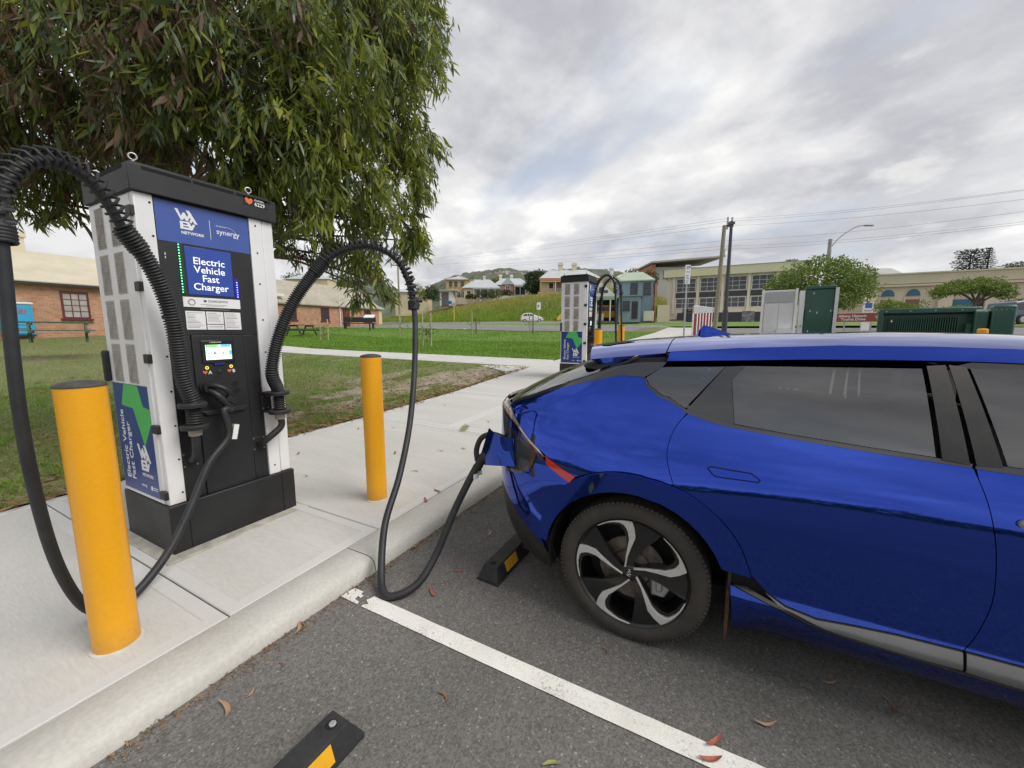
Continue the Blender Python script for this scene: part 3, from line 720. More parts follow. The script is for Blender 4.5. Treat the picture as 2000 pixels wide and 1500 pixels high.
for x, y, h, lab in ((.611, 2.42, 1.215, 'tall yellow bollard with dark domed cap standing nearest the viewer'),
                     (2.318, 2.55, 1.215, 'yellow bollard with dark domed cap between the charger and the blue car'),
                     (8.40, 2.40, 1.215, 'distant yellow bollard close beside the second charger'),
                     (10.24, 2.34, 1.215, 'distant yellow bollard behind the second charger cables')):
    b = thing('bollard', (x, y, float(T(x, y)) - .004), 0, lab, 'bollard', 'yellow bollards along the kerb')
    MB().lathe([(.082, -.02), (.082, h - .002)], 40).build('post', M_bol, b, smooth=40)
    MB().lathe([(.0835, h - .004), (.084, h + .003), (.080, h + .008), (.060, h + .016), (.03, h + .021), (0, h + .023)], 40).build('cap', M_cap, b, smooth=50)
    MB().lathe([(.098, -.01), (.094, .006), (.083, .009)], 30).build('grout_ring', M_grout, b, smooth=50)
# ================================================================== the blue car
# ---- body surface of the car: a forward from rear axle, b outwards from the centre line, z up
_zt=np.arange(0,1.8,.002)
def _smooth_table(zs,vs,sig):
    t=np.interp(_zt,zs,vs); k=np.arange(-4*sig,4*sig+.001,.002); w=np.exp(-.5*(k/sig)**2); w/=w.sum()
    p=len(k)//2; return np.convolve(np.pad(t,p,mode='edge'),w,mode='valid')
_W=_smooth_table([.0,.16,.24,.32,.42,.54,.66,.78,.88,.97,1.05,1.13,1.22,1.32,1.42,1.50,1.6],[.76,.84,.885,.905,.918,.93,.938,.940,.931,.912,.887,.855,.810,.754,.690,.625,.53],.028)
_aR=_smooth_table([.0,.18,.25,.33,.42,.55,.75,.95,1.05,1.12,1.17,1.22,1.30,1.38,1.45,1.5,1.6],[-.60,-.71,-.81,-.865,-.905,-.935,-.945,-.95,-.96,-.97,-.91,-.82,-.66,-.45,-.22,0,.35],.016)
_aF=_smooth_table([0,.2,.4,.6,.8,1.0,1.2,1.6],[3.55,3.68,3.74,3.74,3.66,3.35,2.7,1.6],.03)
A0,NS=.12,4.2
_ph=np.linspace(0,np.pi/2,400)
_ra=A0-1.03*np.sin(_ph)**(2/NS); _rb=.92*np.cos(_ph)**(2/NS)
_arc=np.concatenate([[0],np.cumsum(np.hypot(np.diff(_ra),np.diff(_rb)))])
UEND=A0-_arc[-1]
def tab(t,z): return np.interp(z,_zt,t)
def W(a,z):
    a=np.asarray(a,float);z=np.asarray(z,float)
    w=tab(_W,z)
    w=w+.016*np.exp(-(a/.46)**2)*np.exp(-((z-.74)/.17)**2)+.014*np.exp(-((a-2.9)/.46)**2)*np.exp(-((z-.72)/.17)**2)
    w=w-.065*np.clip((.36-z)/.16,0,1)*np.clip((a-.40)/.2,0,1)*np.clip((2.6-a)/.3,0,1)
    w=w*(1-.010*np.clip((a-1.6)/2,0,1)**2)
    return w
def side_b(a,z):
    """half width at (a,z) (for a > A0-La)"""
    La=A0-tab(_aR,z); s=np.clip((A0-a)/La,0,1); r=(1-s**NS)**(1/NS)
    Lf=tab(_aF,z)-2.75; s2=np.clip((a-2.75)/Lf,0,1); r2=(1-s2**2.6)**(1/2.6)
    return W(a,z)*np.where(a<A0,r,1)*np.where(a>2.75,r2,1)
def S(u,z):
    u=np.asarray(u,float);z=np.asarray(z,float)
    ph=np.interp(A0-u,_arc,_ph); La=A0-tab(_aR,z)
    a2=A0-La*np.sin(ph)**(2/NS); b2=W(a2,z)*np.cos(ph)**(2/NS)
    b1=side_b(u,z)
    return np.where(u<A0,a2,u),np.where(u<A0,b2,b1),z
def car_paint():
    m = bpy.data.materials.new('blue_metallic_paint'); m.use_nodes = True; N, L = nodes_of(m); b = N['Principled BSDF']
    b.inputs['Base Color'].default_value = (.006, .026, .27, 1); b.inputs['Metallic'].default_value = .92; b.inputs['Roughness'].default_value = .055
    b.inputs['Coat Weight'].default_value = .55; b.inputs['Coat Roughness'].default_value = .02; b.inputs['Coat IOR'].default_value = 1.5
    tc = N.new('ShaderNodeTexCoord'); no = N.new('ShaderNodeTexNoise'); no.inputs['Scale'].default_value = 900; no.inputs['Detail'].default_value = 1
    L.new(tc.outputs['Object'], no.inputs['Vector']); mx = N.new('ShaderNodeMix'); mx.data_type = 'RGBA'; L.new(no.outputs[0], mx.inputs[0])
    mx.inputs[6].default_value = (.009, .042, .35, 1); mx.inputs[7].default_value = (.015, .066, .50, 1); L.new(mx.outputs[2], b.inputs['Base Color'])
    # faint road film on the lower panels
    d = N.new('ShaderNodeTexNoise'); d.inputs['Scale'].default_value = 5; d.inputs['Detail'].default_value = 8; L.new(tc.outputs['Object'], d.inputs['Vector'])
    mr = N.new('ShaderNodeMapRange'); mr.inputs[3].default_value = .0; mr.inputs[4].default_value = .03; L.new(d.outputs[0], mr.inputs[0]); L.new(mr.outputs[0], b.inputs['Coat Roughness'])
    return m


def glass_mat(name, tint, ior):
    m = bpy.data.materials.new(name); m.use_nodes = True; N, L = nodes_of(m); N.remove(N['Principled BSDF'])
    t = N.new('ShaderNodeBsdfTransparent'); t.inputs[0].default_value = tint + (1,); g = N.new('ShaderNodeBsdfGlossy'); g.inputs['Roughness'].default_value = .015
    f = N.new('ShaderNodeFresnel'); f.inputs[0].default_value = ior; ms = N.new('ShaderNodeMixShader'); L.new(f.outputs[0], ms.inputs[0]); L.new(t.outputs[0], ms.inputs[1]); L.new(g.outputs[0], ms.inputs[2])
    L.new(ms.outputs[0], N['Material Output'].inputs[0]); return m


M_car = car_paint()
M_glass = glass_mat('tinted_glass', (.36, .37, .37), 2.45)
M_gloss = mat('gloss_black_trim', (.022, .022, .022), .09, var=.1, coat=1)
M_satin = mat('satin_black_plastic', (.022, .021, .020), .55, var=.3, vscale=9, bump=.1, bscale=300)
M_gap = mat('panel_gap', (.004, .004, .005), .9, var=.1)
M_sat = mat('satin_chrome_strip', (.42, .43, .45), .30, .85, var=.06)
M_redl = mat('red_lens', (.55, .006, .012), .10, var=.1, vscale=40, coat=1)
M_dred = mat('dark_red_lens', (.10, .006, .010), .08, var=.1, coat=1)
M_clear = mat('clear_lens', (.52, .50, .51), .12, .5, var=.2, vscale=30, coat=1)
M_tyre = mat('tyre_rubber', (.034, .031, .027), .82, var=.25, vscale=9, bump=.12, bscale=90, col2=(.058, .050, .042))
M_alloy = mat('machined_alloy', (.66, .645, .62), .38, .35, var=.06, vscale=30)
M_wblk = mat('wheel_black', (.011, .011, .012), .32, var=.25, vscale=20, coat=.3)
M_disc = mat('brake_disc', (.22, .19, .16), .45, .7, var=.3, vscale=30)
M_calip = mat('brake_caliper', (.40, .39, .375), .4, .6, var=.12)
M_dust = mat('dusty_liner', (.085, .042, .022), .9, var=.45, vscale=18, bump=.3, bscale=100, col2=(.020, .016, .013))
M_seat = mat('seat_fabric', (.26, .255, .25), .8, var=.15)
M_dark = mat('cabin_dark', (.02, .02, .021), .8, var=.2)

CARX, CARY = 2.82, .352
car = thing('parked_car', (CARX, CARY, .0), R(-90), 'metallic blue hatchback backed into the bay with a charging cable plugged in', 'car')


def Sn(u, z, off=0.0):
    e = .004
    P = np.stack(S(u, z), -1); Pu = np.stack(S(u + e, z), -1) - np.stack(S(u - e, z), -1); Pz = np.stack(S(u, z + e), -1) - np.stack(S(u, z - e), -1)
    n = np.cross(Pu, Pz); n /= np.maximum(1e-9, np.linalg.norm(n, axis=-1, keepdims=True)); n = -n
    n = np.where((n[..., 1:2] < -.02) & (np.abs(n[..., 1:2]) > .3), -n, n)
    return P + n * off, n


def inset(poly, d):
    n = len(poly); out = []
    A_ = sum(poly[i][0] * poly[(i + 1) % n][1] - poly[(i + 1) % n][0] * poly[i][1] for i in range(n)); sg = 1 if A_ > 0 else -1
    for i in range(n):
        p0, p1, p2 = (Vector(poly[j % n]) for j in (i - 1, i, i + 1))
        e1 = (p1 - p0); e2 = (p2 - p1)
        if e1.length < 1e-6 or e2.length < 1e-6: out.append(tuple(p1)); continue
        n1 = Vector((-e1.y, e1.x)).normalized() * sg; n2 = Vector((-e2.y, e2.x)).normalized() * sg
        b = n1 + n2; b = b / max(.35, b.length_squared) * 2 if b.length > .1 else n1
        out.append(tuple(p1 + b * .5 * d * 2 * .5))
    return out


def crv(pts, n=5):
    return [(p.x, p.y) for p in smooth_path([(a, b, 0) for a, b in pts], n)]


def panel(name, poly, mat_, off=0.0, thick=.014, sides=(1, -1), join=False, gap=.0028, step=(.045, .035), parent=None, surf=Sn, label=None):
    """body panel: outline in surface coordinates, laid on the body surface with a real edge"""
    bm = bmesh.new(); P = inset(poly, gap) if gap else poly
    f = bm.faces.new([bm.verts.new((x, y, 0)) for x, y in P])
    bmesh.ops.triangulate(bm, faces=[f])
    lo = [min(p[i] for p in P) for i in (0, 1)]; hi = [max(p[i] for p in P) for i in (0, 1)]
    for ax in (0, 1):
        k = math.floor(lo[ax] / step[ax]) + 1
        while k * step[ax] < hi[ax]:
            co = [0, 0, 0]; no = [0, 0, 0]; co[ax] = k * step[ax]; no[ax] = 1
            bmesh.ops.bisect_plane(bm, geom=bm.verts[:] + bm.edges[:] + bm.faces[:], plane_co=co, plane_no=no, dist=1e-6); k += 1
    bmesh.ops.remove_doubles(bm, verts=bm.verts[:], dist=1e-5)
    bm.verts.index_update(); bm.edges.ensure_lookup_table()
    uv = np.array([v.co[:2] for v in bm.verts]); F = [[v.index for v in fc.verts] for fc in bm.faces]
    B = [(l.vert.index, l.link_loop_next.vert.index) for e in bm.edges if e.is_boundary for l in e.link_loops[:1]]
    bm.free()
    Q, N_ = surf(uv[:, 0], uv[:, 1], off); Q2 = Q - N_ * thick
    res = []; acc = None
    for s in sides:
        V = []; FF = []; NN = []
        fl = np.array([1, -s, 1])
        q = Q * fl; nn = N_ * fl; q2 = Q2 * fl
        k = len(q); V = list(map(tuple, q))
        # orient
        a, b, c = F[0][:3]; d = np.cross(q[b] - q[a], q[c] - q[a]).dot(nn[a])
        big = max(range(len(F)), key=lambda i: np.linalg.norm(np.cross(q[F[i][1]] - q[F[i][0]], q[F[i][2]] - q[F[i][0]])))
        a, b, c = F[big][:3]; d = np.cross(q[b] - q[a], q[c] - q[a]).dot(nn[a])
        flip = d < 0
        for fc in F:
            fc = fc[::-1] if flip else fc
            FF.append(tuple(fc)); NN += [tuple(nn[i]) for i in fc]
        for i, j in B:
            w = len(V); V += [tuple(q[i]), tuple(q[j]), tuple(q2[j]), tuple(q2[i])]
            en = np.cross(q[j] - q[i], q2[i] - q[i]); ln = np.linalg.norm(en); en = en / ln if ln > 1e-12 else nn[i]
            mid = (nn[i] + nn[j]) / 2
            fc = (w, w + 1, w + 2, w + 3)
            if not flip: en = -en; fc = fc[::-1]
            FF.append(fc)
            # soft edge: outer rim normal leans out, inner faces sideways
            o1 = (mid * .5 + en * .5); o1 /= max(1e-9, np.linalg.norm(o1)); NN += [tuple(en)] * 4
        if join and acc is not None:
            k = len(acc[0]); acc[0].extend(V); acc[1].extend(tuple(i + k for i in fc) for fc in FF); acc[2].extend(NN); continue
        if join: acc = [V, FF, NN]; continue
        res.append((V, FF, NN))
    if join: res = [tuple(acc)]
    objs = []
    for V, FF, NN in res:
        me = bpy.data.meshes.new(name); me.from_pydata(V, [], FF); me.materials.append(mat_)
        me.polygons.foreach_set('use_smooth', [True] * len(me.polygons)); me.update()
        try: me.normals_split_custom_set(NN)
        except Exception: pass
        o = bpy.data.objects.new(name, me); link(o, parent or car); objs.append(o)
        if label: o['label'] = label
    return objs


def arc_pts(cx, cz, r, a0, a1, n): return [(cx + r * math.cos(R(t)), cz + r * math.sin(R(t))) for t in np.linspace(a0, a1, n)]


AR = .432
arch_r = arc_pts(0, .365, AR, 22, 188, 22)                       # rear wheel opening, front to back
crease = crv([(.514, .52), (.465, .648), (.393, .743), (.302, .814), (.21, .857), (.12, .880), (.017, .892), (-.082, .887), (-.187, .860), (-.275, .815), (-.37, .72), (-.44, .60), (-.485, .48), (-.51, .36)], 3)
# rear quarter
q_top = crv([(-.762, 1.136), (-.649, 1.192), (-.558, 1.250), (-.42, 1.297), (-.29, 1.330), (-.225, 1.338), (-.06, 1.338)], 3)
win_q = crv([(-.06, 1.338), (.0, 1.291), (.131, 1.236), (.216, 1.189)], 3)
seam_r = crv([(.216, 1.189), (.165, 1.110), (.145, 1.018), (.157, .943), (.185, .865)], 3)
cr_q = [p for p in crease if p[0] <= .19]
tl_in = crv([(-.269, .826), (-.36, .862), (-.447, .906), (-.584, .991), (-.706, 1.097), (-.762, 1.136)], 3)
panel('rear_quarter', q_top + win_q[1:] + seam_r[1:] + cr_q[1:-1 - sum(1 for p in cr_q if p[0] < -.25)] + tl_in, M_car)
# tail lamp: clear band with dark red edge down to the red tip; light bar across the hatch
t_out = crv([(-.300, .788), (-.378, .826), (-.462, .872), (-.532, .914), (-.659, 1.019), (-.807, 1.080), (-.93, 1.106)], 3)
mid = crv([(-.452, .893), (-.545, .948), (-.668, 1.034), (-.80, 1.090), (-.93, 1.113)], 3)
tl = panel('tail_lamp', [p for p in t_out if p[0] >= -.455] + [p for p in tl_in if p[0] >= -.449][::-1], M_redl, off=.0025, step=(.02, .02), label='red lower tip of the tail lamp')
panel('lamp_band', [p for p in t_out if p[0] <= -.456] + mid[::-1], M_dred, off=.0, step=(.03, .02))
panel('lamp_cover', mid + [(-.93, 1.150), (-.84, 1.150)] + [p for p in tl_in if p[0] <= -.45][::-1], M_clear, off=.001, step=(.03, .02))
panel('light_bar', [(-.934, 1.106), (UEND, 1.104), (UEND, 1.150), (-.934, 1.150)], M_dred, join=True, gap=0, step=(.05, .02))
# C pillar in gloss black, hatch glass
cp_up = crv([(-.66, 1.215), (-.565, 1.285), (-.506, 1.318), (-.439, 1.357)], 3)
panel('pillar_trim', q_top[:-1] + [(-.06, 1.338), (.07, 1.402), (.088, 1.417), (-.165, 1.412), (-.263, 1.406), (-.40, 1.385)] + cp_up[::-1] + [(-.775, 1.142)], M_gloss, off=-.003)
_hz = np.array([1.150] + [p[1] for p in cp_up] + [1.40, 1.44]); _hu = np.array([-.775] + [p[0] for p in cp_up] + [-.38, -.34])
_ha, _hb, _ = S(_hu, _hz); _hk = (_ha - tab(_aR, _hz)) / _hb ** 2
def hatch(b, z, off=0.0):
    f = lambda b, z: np.stack([tab(_aR, z) + np.interp(z, _hz, _hk) * b * b, b, z], -1)
    b = np.asarray(b, float); z = np.asarray(z, float); e = .006; p = f(b, z); n = np.cross(f(b + e, z) - f(b - e, z), f(b, z + e) - f(b, z - e)); n /= np.linalg.norm(n, axis=-1, keepdims=True)
    n = np.where(n[..., 2:3] < 0, -n, n); return p + n * off, n
panel('hatch_glass', [(0, 1.150)] + [(float(b), float(z)) for b, z in zip(_hb, _hz)] + [(0, 1.44)], M_glass, off=.002, join=True, gap=0, surf=hatch)
# hatch lower + bumper (blue) and valance (black)
panel('hatch_lid', [(-.912, 1.096), (UEND, 1.096), (UEND, .80), (-1.02, .80), (-.96, .93)], M_car, join=True, gap=0)
bl = crv([(-.30, .79), (-.37, .836), (-.454, .881), (-.524, .919), (-.655, 1.010), (-.80, 1.072), (-.90, 1.096), (-.95, .93), (-1.01, .80), (UEND, .80)], 3)
panel('rear_bumper', bl + [(UEND, .62), (-1.05, .63), (-.82, .640), (-.696, .555), (-.648, .50), (-.526, .394), (-.49, .365)] + [p for p in crease if p[0] < -.29][::-1][1:], M_car, join=True, gap=0)
panel('rear_valance', [(-.495, .362), (-.526, .391), (-.648, .497), (-.696, .552), (-.82, .637), (-1.05, .627), (UEND, .617), (UEND, .20), (-.80, .20), (-.62, .205), (-.545, .222), (-.475, .30)], M_satin, join=True, gap=0)
# arch flares
def flare_surf(u, z, off=0.0):
    p, n = Sn(u, .66 + (z - .66) * .12, off); p = p.copy(); p[..., 2] = z; n = n * np.array([1, 1, .15]); n /= np.linalg.norm(n, axis=-1, keepdims=True); return p, n
panel('arch_flare', [p for p in crease if p[1] > .47 or p[0] > 0] + [(-.475, .44), (-.425, .43)] + [p for p in arch_r[::-1] if p[1] > .44 or p[0] > 0], M_car, off=.010, gap=.001, step=(.03, .03), surf=flare_surf)
# ------------------------------------------------ side doors
dlo_low = crv([(.219, 1.186), (.316, 1.159), (.406, 1.145), (.616, 1.125), (.856, 1.108), (1.059, 1.096), (1.147, 1.091)], 3)
bseam = crv([(1.150, 1.091), (1.181, .987), (1.2, .885), (1.212, .774), (1.218, .639), (1.2, .509), (1.178, .43)], 3)
cr_d = [p for p in crease if p[0] >= .196]
panel('rear_door', dlo_low + bseam + [(1.0, .425), (.86, .412), (.753, .398), (.647, .418), (.571, .462)] + cr_d + seam_r[::-1][:-1], M_car)
fd_low = crv([(1.156, 1.090), (1.4, 1.078), (1.7, 1.065), (2.0, 1.055), (2.22, 1.052)], 3)
panel('front_door', fd_low + [(2.32, .95), (2.36, .80), (2.34, .60), (2.28, .44)] + [(1.8, .432), (1.4, .430), (1.184, .43)] + bseam[::-1][:-1], M_car)
panel('front_fender', [(2.225, 1.052), (2.6, 1.04), (3.1, 1.0), (3.35, .93), (3.42, .80), (3.40, .60), (3.36, .46)] + arc_pts(2.9, .365, AR, 10, 170, 20) + [(2.40, .44), (2.345, .60), (2.365, .80), (2.325, .95)], M_car)
panel('arch_flare', arc_pts(2.9, .365, AR + .09, 12, 172, 22) + arc_pts(2.9, .365, AR, 172, 12, 22), M_car, off=.010, gap=.001, surf=flare_surf)
# sill: satin strip, thin black line, blue rocker
low = crv([(.50, .462), (.574, .431), (.72, .380), (.838, .354), (1.192, .338), (1.6, .335), (2.2, .338), (2.38, .36)], 3)
panel('sill_strip', [(.571, .458), (.647, .414), (.753, .394), (.86, .408), (1.0, .421), (1.176, .426), (1.190, .345)] + [p for p in low if .60 < p[0] < 1.17][::-1], M_sat, off=.006, step=(.04, .02))
panel('sill_strip', [(1.183, .426), (1.8, .428), (2.27, .436), (2.3, .352)] + [p for p in low if 1.22 < p[0] < 2.29][::-1] + [(1.196, .342)], M_sat, off=.006, step=(.04, .02))
panel('sill_black_strip', low + [(2.38, .345), (2.2, .320), (1.6, .316), (1.2, .318), (.838, .336), (.72, .36), (.574, .41), (.45, .455)], M_gloss, off=.004, gap=0, step=(.04, .02))
panel('rocker', [(.44, .452), (.574, .405), (.72, .356), (.838, .332), (1.2, .314), (1.6, .312), (2.2, .316), (2.42, .34), (2.44, .215), (2.2, .20), (1.2, .20), (.87, .20), (.60, .19), (.462, .20)], M_car, off=.003, gap=0)
# ------------------------------------------------ glasshouse
dlo_up = crv([(.088, 1.417), (.379, 1.430), (.75, 1.446), (1.107, 1.452), (1.319, 1.450), (1.6, 1.437), (1.9, 1.405), (2.15, 1.35)], 3)
qg = [(-.045, 1.338), (.01, 1.296), (.131, 1.252), (.205, 1.208), (.362, 1.404), (.04, 1.389)]
dg = [(.410, 1.160), (.616, 1.141), (.856, 1.124), (1.056, 1.112), (1.043, 1.424), (.441, 1.410), (.389, 1.346)]
fg = [(1.232, 1.108), (1.7, 1.085), (2.1, 1.075), (2.28, 1.085), (2.2, 1.20), (1.95, 1.36), (1.75, 1.41), (1.4, 1.432), (1.175, 1.430)]
panel('window_surround', win_q[:-1] + [(.205, 1.200), qg[4], qg[5], qg[0]], M_gloss, off=-.004) if False else None
# lower trim, upper trim and pillars round the glass
panel('lower_trim', win_q[:-1] + dlo_low + [(1.150, 1.105), (1.056, 1.112)] + dg[:3][::-1] + [(.375, 1.172), (.212, 1.204)] + [qg[2], qg[1], (-.05, 1.337)], M_gloss, off=-.004, gap=0)
panel('upper_trim', [(-.045, 1.340), (.04, 1.389), (.362, 1.404), (.441, 1.410), (1.043, 1.424), (1.110, 1.428)] + [p for p in dlo_up if p[0] < 1.10][::-1], M_gloss, off=-.004, gap=0)
panel('door_pillar', [(.212, 1.204), (.375, 1.172), (.410, 1.160), (.389, 1.346), (.441, 1.410), (.362, 1.404)], M_gloss, off=-.003, gap=0)
panel('front_trim', [(1.158, 1.105), (1.232, 1.108), (1.7, 1.085), (2.1, 1.075), (2.28, 1.085)] + [(2.45, 1.10)] + fd_low[::-1], M_gloss, off=-.004, gap=0)
panel('front_upper_trim', [(1.115, 1.430), (1.175, 1.430), (1.4, 1.432), (1.75, 1.41), (1.95, 1.36), (2.2, 1.20), (2.28, 1.085), (2.45, 1.10), (2.35, 1.22)] + [p for p in dlo_up if p[0] > 1.11][::-1], M_gloss, off=-.004, gap=0)
panel('quarter_glass', [(-.045, 1.338), (.01, 1.296), (.131, 1.252), (.205, 1.208), (.362, 1.404), (.04, 1.389)], M_glass, off=-.001, thick=.004)
panel('door_glass', [(.410, 1.160), (.616, 1.141), (.856, 1.124), (1.056, 1.112), (1.043, 1.424), (.441, 1.410), (.389, 1.346)], M_glass, off=-.001, thick=.004)
panel('door_glass', [(1.232, 1.108), (1.7, 1.085), (2.1, 1.075), (2.28, 1.085), (2.2, 1.20), (1.95, 1.36), (1.75, 1.41), (1.4, 1.432), (1.175, 1.430)], M_glass, off=-.001, thick=.004)
panel('pillar_cover', [(1.070, 1.105), (1.143, 1.098), (1.112, 1.440), (1.055, 1.434)], M_satin, off=.0, thick=.004)
panel('pillar_cover', [(1.157, 1.098), (1.224, 1.102), (1.168, 1.434), (1.118, 1.441)], M_satin, off=.0, thick=.004)
# roof side rail
rail_up = crv([(.094, 1.462), (.4, 1.487), (.8, 1.507), (1.1, 1.507), (1.333, 1.501), (1.6, 1.487), (1.9, 1.452), (2.15, 1.395), (2.4, 1.28)], 3)
panel('roof_rail', dlo_up + [(2.36, 1.225)] + rail_up[::-1] + [(.092, 1.44)], M_car, off=.0, step=(.04, .012))
# ------------------------------------------------ upper surfaces
def zr(a): return np.interp(a, *ZR)
_zk = [-.5, -.2, .1, .5, 1.0, 1.4, 1.8, 2.1, 2.4, 2.7, 3.0, 3.3, 3.6, 3.8]; _zv = [1.470, 1.510, 1.537, 1.556, 1.566, 1.562, 1.535, 1.485, 1.365, 1.22, 1.09, 1.00, .90, .84]
_k = np.linspace(-.5, 3.8, 431); _g = np.exp(-.5 * (np.arange(-20, 21) / 8) ** 2); _g /= _g.sum()
ZR = (_k, np.convolve(np.pad(np.interp(_k, _zk, _zv), 20, mode='reflect', reflect_type='odd'), _g, mode='valid'))
zd_k = ([-.4, .094, .4, .8, 1.1, 1.333, 1.6, 1.9, 2.15, 2.4, 2.7], [1.405, 1.462, 1.487, 1.507, 1.507, 1.501, 1.487, 1.452, 1.395, 1.28, 1.13])
def top(a, t, off=0.0):
    """t = 0 centre line .. 1 roof edge"""
    a = np.asarray(a, float); t = np.asarray(t, float)
    def P(a, t):
        zd = np.interp(a, *zd_k) - .004; be = W(np.maximum(a, .1), zd) - .010
        be = be * np.where(a < .1, 1 - .10 * np.clip((.1 - a) / .45, 0, 1) ** 1.6, 1)
        zc = zr(a); return np.stack([a, be * t, zc - (zc - zd) * np.abs(t) ** 2.9], -1)
    p = P(a, t); e = .01
    n = np.cross(P(a + e, t) - P(a - e, t), P(a, t + e) - P(a, t - e)); n /= np.maximum(1e-9, np.linalg.norm(n, axis=-1, keepdims=True))
    n = np.where(n[..., 2:3] < 0, -n, n); return p + n * off, n
panel('roof', [(.092, 0), (2.08, 0), (2.0, .98), (.092, .98)], M_car, surf=top, join=True, gap=0, step=(.05, .08))
panel('roof_ditch', [(.092, .97), (2.2, .97), (2.2, 1.02), (.092, 1.02)], M_gap, surf=top, off=-.006, gap=0, step=(.05, .05), thick=.01)
panel('windscreen', [(2.09, 0), (3.0, 0), (2.62, 1.0), (2.02, .98)], M_glass, surf=top, join=True, gap=0, step=(.05, .08))
bon = lambda a, t, off=0.0: (lambda a, t: (np.stack([a, t * np.minimum(W(a, np.full_like(a, 1.0)), side_b(a, np.full_like(a, .92))) * .97, 1.085 - .13 * ((a - 2.6) / .9) ** 2 - .045 * np.abs(t) ** 3], -1), np.stack([a * 0 + .2, a * 0, a * 0 + .98], -1)))(np.asarray(a, float), np.asarray(t, float))
panel('bonnet', [(2.75, 0), (3.5, 0), (3.38, .97), (2.55, .97)], M_car, surf=bon, join=True, gap=0, step=(.08, .1))
panel('front_bumper', [(3.36, .46), (3.42, .80), (3.36, .93), (3.5, 1.0), (3.66, .92), (3.70, .55), (3.66, .2), (3.34, .2)], M_car, gap=0)
# spoiler: roof carried back to a thin lip, dark underside
def spoiler():
    nb, na = 25, 12; V = []; 
    ts = np.linspace(-1, 1, nb)
    def tipa(t): return -.415 + .10 * abs(t) ** 2.2
    for k in range(2):
        for t in ts:
            for i in range(na):
                s = i / (na - 1); a = .086 + (tipa(t) - .086) * s
                p, n = top(np.array([a]), np.array([abs(t)])); p = p[0].copy(); p[1] *= (1 if t >= 0 else -1)
                th = (.016 + .045 * math.sin(math.pi * min(1, s * 1.05) * .55)) * (1 - .85 * max(0, s - .75) / .25)
                if k: p[2] -= th; p[1] *= .985; p[0] += .01 * s
                V.append(tuple(p))
    F = []; o = nb * na
    for j in range(nb - 1):
        for i in range(na - 1):
            q = (j * na + i, j * na + i + 1, (j + 1) * na + i + 1, (j + 1) * na + i); F.append(q); F.append(tuple(o + x for x in q[::-1]))
        F.append((j * na + na - 1, o + j * na + na - 1, o + (j + 1) * na + na - 1, (j + 1) * na + na - 1)); F.append((j * na, (j + 1) * na, o + (j + 1) * na, o + j * na))
    for i in range(na - 1):
        F.append((i, o + i, o + i + 1, i + 1)); j = (nb - 1) * na; F.append((j + i, j + i + 1, o + j + i + 1, o + j + i))
    mb = MB(); mb.v = [(a, -b, z) for a, b, z in V]; mb.f = [f[::-1] for f in F]; mb.m = [0] * len(F)
    me = mb.mesh('spoiler', M_car, smooth=50); bm = bmesh.new(); bm.from_mesh(me); bmesh.ops.recalc_face_normals(bm, faces=bm.faces[:]); bm.to_mesh(me); bm.free()
    me.polygons.foreach_set('use_smooth', [True] * len(me.polygons)); me.set_sharp_from_angle(angle=R(40))
    return link(bpy.data.objects.new('spoiler', me), car)
spo = spoiler()
for s in (1, -1):
    mb = MB(); q = []
    for k in range(20):
        an = 2 * math.pi * k / 20; p, n = top(np.array([-.235 + .105 * math.cos(an)]), np.array([.50 + .10 * math.sin(an) * (1.2 if math.cos(an) < 0 else .7)]), .0035); q.append((p[0][0], -s * p[0][1], p[0][2]))
    c0 = tuple(np.mean(q, 0)); mb.add(q + [(c0[0], c0[1], c0[2])], [(i, (i + 1) % 20, 20) for i in range(20)]).build('spoiler_duct', M_holes, spo)
# black filler under the spoiler, closing to the hatch glass
panel('spoiler_underside', [(-.42, 1.372), (-.263, 1.400), (.085, 1.415), (.088, 1.452), (-.2, 1.445), (-.5, 1.44), (UEND, 1.44), (UEND, 1.40)], M_gap, off=-.02, join=True, gap=0, thick=.005)
# shark fin
fin = MB(); fo = .0
pr_ = [(-.02, .0), (.0, .040), (.012, .060), (.028, .066), (.06, .056), (.12, .030), (.185, .004)]
V = []; 
for i, (a, h) in enumerate(pr_):
    w_ = .030 * math.sin(math.pi * min(1, (i + .8) / 6.6)) + .004
    base = float(zr(a + .20)) - .004
    V += [(a + .20, w_, base), (a + .20, w_ * .35, base + h * .8), (a + .20, 0, base + h), (a + .20, -w_ * .35, base + h * .8), (a + .20, -w_, base)]
F = [(i * 5 + j, i * 5 + j + 1, (i + 1) * 5 + j + 1, (i + 1) * 5 + j) for i in range(6) for j in range(4)] + [(0, 1, 2, 3, 4)]
fin.add(V, F).build('antenna_fin', M_car, car, smooth=70)
# handles, flush with the doors
for x0, zz in ((0, 0), (1.02, -.055)):
    hp = [(.314, .966), (.327, .976), (.486, .971), (.521, .947), (.513, .934), (.352, .932), (.338, .940)]
    hp = [(a + x0, z + zz) for a, z in hp]
    rec = panel('handle_recess', hp, M_gap, off=.0012, thick=.002, gap=0, step=(.03, .02))
    hs_ = panel('door_handle', inset(hp, .0105), M_car, off=.003, thick=.004, gap=0, step=(.02, .01))
pk, nk = Sn(np.array([1.262]), np.array([.932]), .002)
MB().lathe([(.014, 0), (.012, .008), (0, .010)], 16, Matrix.Translation((pk[0][0], -pk[0][1], pk[0][2])) @ Matrix.Rotation(R(90), 4, 'X')).build('key_cover', M_sat, car)
